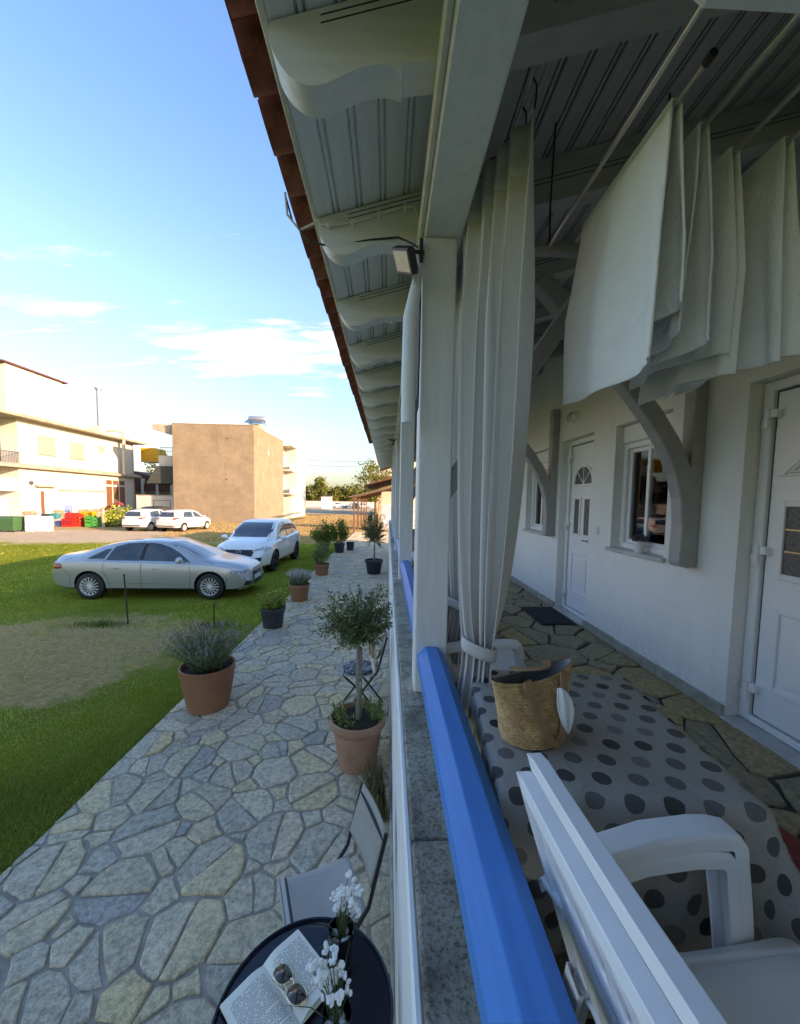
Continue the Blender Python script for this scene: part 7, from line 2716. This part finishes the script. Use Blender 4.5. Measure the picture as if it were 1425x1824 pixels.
crate(-24.1, 30.3, ZG, (0.035, 0.035, 0.04), 'black crate standing on end at the left of the heap', .5, .4, .95)
crate(-23.5, 30.4, ZG, (0.45, 0.44, 0.42), 'white crate under the teal one', .6, .4, .55)
crate(-23.5, 30.4, .56, (0.02, 0.22, 0.22), 'teal crate lying on the white one', .6, .4, .4)
crate(-22.7, 30.3, ZG, (0.05, 0.10, 0.25), 'blue crate low between white and red ones', .55, .4, .45)
crate(-22.5, 31.0, ZG, (0.30, 0.42, 0.62), 'pale blue tall bin crate highest in the heap', .62, .5, 1.65)
crate(-21.9, 30.2, ZG, (0.55, 0.02, 0.015), 'red crate in front at the foot of the heap', .75, .45, .62)
crate(-21.9, 30.5, .60, (0.60, 0.03, 0.02), 'scarlet crate stacked on the front red one', .7, .4, .42)
crate(-21.25, 30.6, ZG, (0.62, 0.04, 0.02), 'vermilion crate beside the yellow one', .55, .45, 1.0)
crate(-20.7, 30.9, ZG, (0.70, 0.36, 0.02), 'yellow-orange crate tall behind', .8, .5, 1.15)
crate(-19.9, 30.3, ZG, (0.03, 0.32, 0.05), 'green crate left of the green pair', .55, .45, .85)
crate(-19.3, 30.3, ZG, (0.04, 0.36, 0.07), 'emerald crate right of the green pair', .5, .45, .75)
# bicycle-ish clutter: dark tarp heap, post, shrubs
tp = thing('tarpaulin_heap', 'dark red and black tarpaulin heap right of the green crates', 'tarpaulin', (-22.2, 31.6, ZG))
rows = []
for i in range(9):
    t2v = i / 8
    rows.append([((.95 - .55 * t2v) * math.cos(a) * (1 + .15 * math.sin(3 * a + i)) + .35 * t2v, (.6 - .35 * t2v) * math.sin(a), 1.45 * t2v + .12 * math.sin(2 * a + i)) for a in np.linspace(0, 2 * PI, 19)[:-1]])
g = MB().grid(rows, closed=True)
g.f.append(tuple(range(8 * 18, 9 * 18)))
g.m.append(0)
g.build('cover', colmat('tarp_black', (0.03, 0.028, 0.03)), tp, smooth=True)
MB().tube([(-.5, -.3, 1.3), (.2, -.35, 1.55), (.9, -.3, 1.85), (1.1, -.1, 1.7)], [.1, .16, .16, .08], 8).build('fold', colmat('tarp_red', (0.20, 0.03, 0.04)), tp, smooth=True)
ps = MB().box(-.07, .07, -.07, .07, 0, 1.5).box(-.11, .11, -.11, .11, 1.5, 1.56)
o = ps.build('post', M['shutter'], None, bevel=.01)
o.location = (-16.75, 28.6 - 2.6, ZG)
o.location = (-21.5, 29.8, ZG)
tag(o, 'short cream post standing by the shrub before the white house', 'post')
sh2 = thing('shrub', 'yellow green shrub between the post and the white hatchback', 'shrub', (-21.1, 30.6, ZG))
bush(sh2, (0, 0, .75), (.8, .7, .85), 900, .22, .12, M['lime'], 26)
sh3 = thing('shrub', 'leafy green shrub beside the pale wall of the white house', 'shrub', (-22.6, 34.2, ZG))
bush(sh3, (0, 0, .75), (1.1, .7, .9), 900, .22, .12, M['herb'], 26)
# low red roofed house between
rd = thing('red_roof_house', 'low house with dark red roof edges between white and tan houses', 'house', (-31, 55, ZG))
RO2 = (-31, 55, ZG)
rp2 = lambda mb, name, mat: mb.build(name, mat, rd, False, 0, RO2)
rp2(MB().box(-38, -27.5, 52, 58, ZG, 3.2), 'wall', M['housewhite'])
rp2(MB().prism([(-27.0, 3.9), (-26.4, 3.3), (-39, 3.3), (-39, 4.9), (-33, 5.6)], 51, 59, 'y'), 'roof', M['redroof'])
rp2(MB().box(-38, -25.0, 50.5, 50.7, 3.0, 3.9), 'roof_fascia', M['redroof'])
for q in np.linspace(-37, -26, 7):
    rp2(MB().box(q, q + .3, 50.4, 50.72, 2.4, 4.6), 'porch_post', M['housewhite'])
rp2(MB().box(-27.4, -26.4, 51.9, 52.0, .0, 2.3), 'doorway', M['darkwin'])
lw = thing('garden_wall', 'low whitewashed wall with a small framed sign next to the tan house', 'wall', (-22.5, 39.5, ZG))
MB().box(-2.6, 1.94, -.15, .15, 0, 2.45).build('wall_face', M['housewhite'], lw, bevel=.02)
MB().box(-2.62, 1.96, -.17, .17, 2.452, 2.55).build('wall_cap', M['slab'], lw)
g = MB().box(-.9, .75, -.172, -.152, 1.05, 1.10).box(-.9, .75, -.172, -.152, 2.0, 2.05).box(-.9, -.85, -.172, -.152, 1.10, 2.0).box(.70, .75, -.172, -.152, 1.10, 2.0)
g.build('sign_frame', M['iron'], lw)
g = MB()
for k, q in enumerate((-.1, .02, .16, .28, .42)):
    g.box(q, q + .03, -.168, -.152, 1.18, 1.42).box(q + .03, q + .09, -.168, -.152, 1.18 + .1 * (k % 3), 1.22 + .1 * (k % 3))
g.build('sign_mark', M['iron'], lw)
lp2 = MB().tube([(0, 0, 0), (0, 0, 5.0)], .045, 8)
o = lp2.build('pole', M['galv'])
o.location = (-20.95, 38.6, ZG)
tag(o, 'thin steel pole standing at the left corner of the tan house', 'pole')

# ------------------------------------------------------------------ pergola and outbuildings beyond the path
M['rust'] = pm('rusty_brown_steel', (0.17, 0.085, 0.055), (0.11, 0.055, 0.035), 5, .7)
M['sheet'] = pm('roof_sheet', (0.30, 0.25, 0.21), (0.20, 0.165, 0.14), 3, .7)
pg = thing('pergola', 'brown metal lean-to shelter roofing the far end of the path', 'pergola', (-1, 32, 0))
PO = (-1, 32, 0)
pp = lambda mb, name, mat, bevel=0: mb.build(name, mat, pg, False, bevel, PO)
for y in (27.7, 31.5, 35.5, 39.5, 43.5):
    for x in (-2.4,):
        pp(MB().box(x - .06, x + .06, y - .06, y + .06, 0, 2.62), 'post', M['rust'], .01)
    pp(MB().prism([(-2.45, 2.52), (-2.45, 2.62), (3, 4.02), (3, 3.92)], y - .04, y + .04, 'y'), 'rafter', M['rust'])
pp(MB().prism([(-2.75, 2.56), (-2.75, 2.60), (3.0, 4.10), (3.0, 4.06)], 27.3, 44.5, 'y'), 'roof_sheet', M['sheet'])
pp(MB().prism([(-1.9, 3.55), (-1.9, 3.65), (3.0, 4.95), (3.0, 4.85)], 31.5, 46, 'y'), 'roof_sheet', M['redroof'])
pp(MB().box(-2.46, -2.34, 27.6, 44, 2.40, 2.52), 'beam', M['rust'])
m, n, l, b = newmat('mural_wall')
v = coords(n, l)
f = noise(n, l, v, 1.6, 6, .7, 2.0)
f2 = noise(n, l, v, 4.5, 5, .7, 1.0)
c = ramp(n, l, f, [(.42, (0.62, 0.64, 0.66)), (.50, (0.34, 0.42, 0.52)), (.58, (0.55, 0.60, 0.66))])
c = mix(n, l, nmath(n, l, 'MULTIPLY', nmath(n, l, 'SUBTRACT', f2, .56, clamp=True), 8, clamp=True), c, (0.06, 0.08, 0.11))
l.new(c, b.inputs['Base Color'])
b.inputs['Roughness'].default_value = .9
M['mural'] = m
mw = thing('end_wall', 'whitewashed wall with a blue grey mottled mural below the shelter', 'wall', (.4, 31.0, 0))
MB().box(-.9, 2.5, -.1, .1, 0, 3.1).build('wall_face', M['housewhite'], mw)
MB().box(-.85, 2.45, -.106, -.102, .35, 2.1).build('mural', M['mural'], mw)
for i, (x, y) in enumerate(((-1.75, 33.5), (-1.5, 36.0), (-1.85, 38.5), (-1.3, 40.5))):
    c2t = thing('garden_chair', ('first black chair from the front of the far shelter', 'second black chair inside the far shelter', 'third black chair deeper in the far shelter', 'rearmost black chair under the far shelter')[i], 'chair', (x, y, 0), R(70 * i), 'chairs under the far shelter')
    MB().box(-.22, .22, -.22, .22, .42, .46).build('seat', M['black'], c2t)
    MB().obox((-.24, 0, .70), (.03, .44, .46), (0, R(-8), 0)).build('backrest', M['black'], c2t)
    for sx in (-.2, .2):
        for sy in (-.2, .2):
            MB().tube([(sx, sy, 0), (sx * .95, sy * .95, .43)], .018, 5).build('leg', M['black'], c2t)
# far brown building behind the shelter
fb = thing('far_house', 'tall pale brick house with a balcony far behind the shelter', 'house', (0, 66, 0))
M['brickpale'] = pm('pale_brick', (0.50, 0.34, 0.22), (0.40, 0.26, 0.16), 3, .9)
MB().box(-1.6, 9, -6, 6, 0, 6.0).build('wall', M['brickpale'], fb)
MB().box(-2.4, 9, -7, 6.5, 6.0, 6.2).build('slab', M['shutter'], fb)
g = MB()
for q in np.linspace(-2.3, 0, 10):
    g.tube([(q, -6.9, 6.2), (q, -6.9, 8.6)], .04, 4)
g.tube([(-2.3, -6.9, 8.6), (0, -6.9, 8.6)], .06, 4)
g.build('slats', M['shutter'], fb)
MB().box(-1.2, 9, -5.5, 6, 6.2, 8.8).build('upper_wall', M['housewhite'], fb)
# far fence wall, container
ct = thing('container', 'pale upright container far off by the parked cars', 'container', (-13.5, 86, ZG))
MB().box(-1.05, 1.05, -1.2, 1.2, .1, 2.9).build('shell', M['housewhite'], ct, bevel=.04)
MB().box(-1.0, 1.0, -1.24, -1.202, .2, 2.8).build('door', M['pvc'], ct, bevel=.02)
MB().box(-1.15, 1.15, -1.3, 1.3, 2.902, 3.0).build('roof', M['slab'], ct)
fw = thing('boundary_wall', 'long low whitewashed wall far beyond the dry field', 'wall', (-18, 110, ZG))
MB().box(-34, 20, -.15, .15, 0, 1.7).build('wall_face', M['housewhite'], fw)
MB().box(-34.05, 20.05, -.2, .2, 1.702, 1.8).build('wall_cap', M['slab'], fw)
# power lines
for i, (z0, z1) in enumerate(((8.6, 9.6), (7.4, 8.2))):
    pts = []
    for t2v in np.linspace(0, 1, 15):
        pts.append((-40 + 60 * t2v, 96 + 8 * t2v, z0 + (z1 - z0) * t2v - 1.3 * math.sin(PI * t2v) + 4.2))
    o = MB().tube(pts, .035, 5).build('power_line', M['black'])
    tag(o, ('upper', 'lower')[i] + ' of the two power lines strung across the far sky', 'power line', 'power lines')

# ------------------------------------------------------------------ trees
M['treeyellow'] = leafmat('yellow_green_tree', (0.085, 0.11, 0.02), (0.16, 0.175, 0.035), (0.26, 0.25, 0.06), .6, .3)
M['treedark'] = leafmat('dark_green_tree', (0.03, 0.055, 0.018), (0.055, 0.085, 0.03), (0.09, 0.115, 0.045), .6, .25)


def tree(label, x, y, h, rw2, N, ls, mat, seed, group=None, trunk=.3):
    """tapered trunk, limbs that fork, leaves in clumps at the limb ends with sky between"""
    rs = random.Random(seed)
    t = thing('tree', label, 'tree', (x, y, ZG), rs.uniform(0, 6), group)
    th = h * trunk
    wood = MB()
    wood.tube([(0, 0, -.2), (.05, .02, th * .5), (-.03, .04, th), (.02, 0, h * .75)], [h * .028, h * .023, h * .018, h * .006], 8)
    LP, LD = [], []
    nl = 26
    for k in range(nl):
        a = rs.uniform(0, 2 * PI)
        f4 = rs.uniform(0, 1)
        z = th + (h - th) * f4
        reach = rw2 * math.sin(PI * (.12 + .80 * f4)) ** .7 * rs.uniform(.55, 1.1)
        tip = np.array([reach * math.cos(a), reach * math.sin(a), min(h, z + rs.uniform(-.02, .10) * h)])
        root = np.array([0, 0, th * .8 + (z - th) * .6])
        midp = (root + tip) / 2 + np.array([0, 0, .03 * h])
        wood.tube([tuple(root), tuple(midp), tuple(tip)], [h * .010, h * .006, h * .002], 5, caps=False)
        m2 = N // nl
        cl3 = rng.normal(0, 1, (4, 3)) * rw2 * .20
        which = rng.integers(0, 4, m2)
        P = tip + cl3[which] + rng.normal(0, 1, (m2, 3)) * rw2 * np.array([.13, .13, .10])
        P[:, 2] = np.maximum(P[:, 2], th * .7)
        LP.append(P)
        LD.append(rng.normal(0, 1, (m2, 3)) + [0, 0, -.2])
    wood.build('trunk', M['darkbark'], t, smooth=True, fix=False)
    LP, LD = np.concatenate(LP), np.concatenate(LD)
    tag(leafmesh('crown', LP, LD, rng.uniform(.7, 1.4, len(LP)) * ls, ls * .6, mat, t, .1), kind='stuff')


GT = 'trees beyond the far field'
tr = [(-27, 116, 6.6, 3.2, 0), (-23.2, 118, 6.0, 3.0, 0), (-20.2, 114, 8.0, 2.4, 0), (-17.0, 117, 5.4, 2.8, 0), (-13.5, 120, 5.0, 2.8, 0), (-10.2, 118, 6.4, 2.9, 0), (-7.2, 121, 6.0, 2.6, 1), (-3.8, 119, 5.2, 2.8, 0)]
names = ['yellow-green tree closest to the white annexe on the field edge', 'rounded yellow-green tree second from the white annexe', 'tall pointed yellow-green tree among the far trees', 'low yellow-green tree just right of the tall pointed one',
         'small yellow-green tree midway along the far trees', 'broad yellow-green tree above the far parked cars', 'darker green tree on the right of the far trees', 'yellow-green tree half hidden by the far shelter']
for i, (x, y, h, rw3, k) in enumerate(tr):
    tree(names[i], x, y, h, rw3, 1900, .55, M['treedark'] if k else M['treeyellow'], 40 + i, GT)
tree('yellow-green tree spreading above the brown shelter roof', -1.6, 52, 7.0, 2.2, 1800, .30, M['treeyellow'], 60, None, .45)
tree('dark green tree behind the gap between white and tan houses', -44, 78, 9.0, 3.4, 1800, .5, M['treedark'], 61, 'dark trees behind the houses')
tree('shorter dark green tree nearer the tan house in the gap', -36.5, 76, 7.0, 3.2, 1600, .5, M['treedark'], 62, 'dark trees behind the houses')
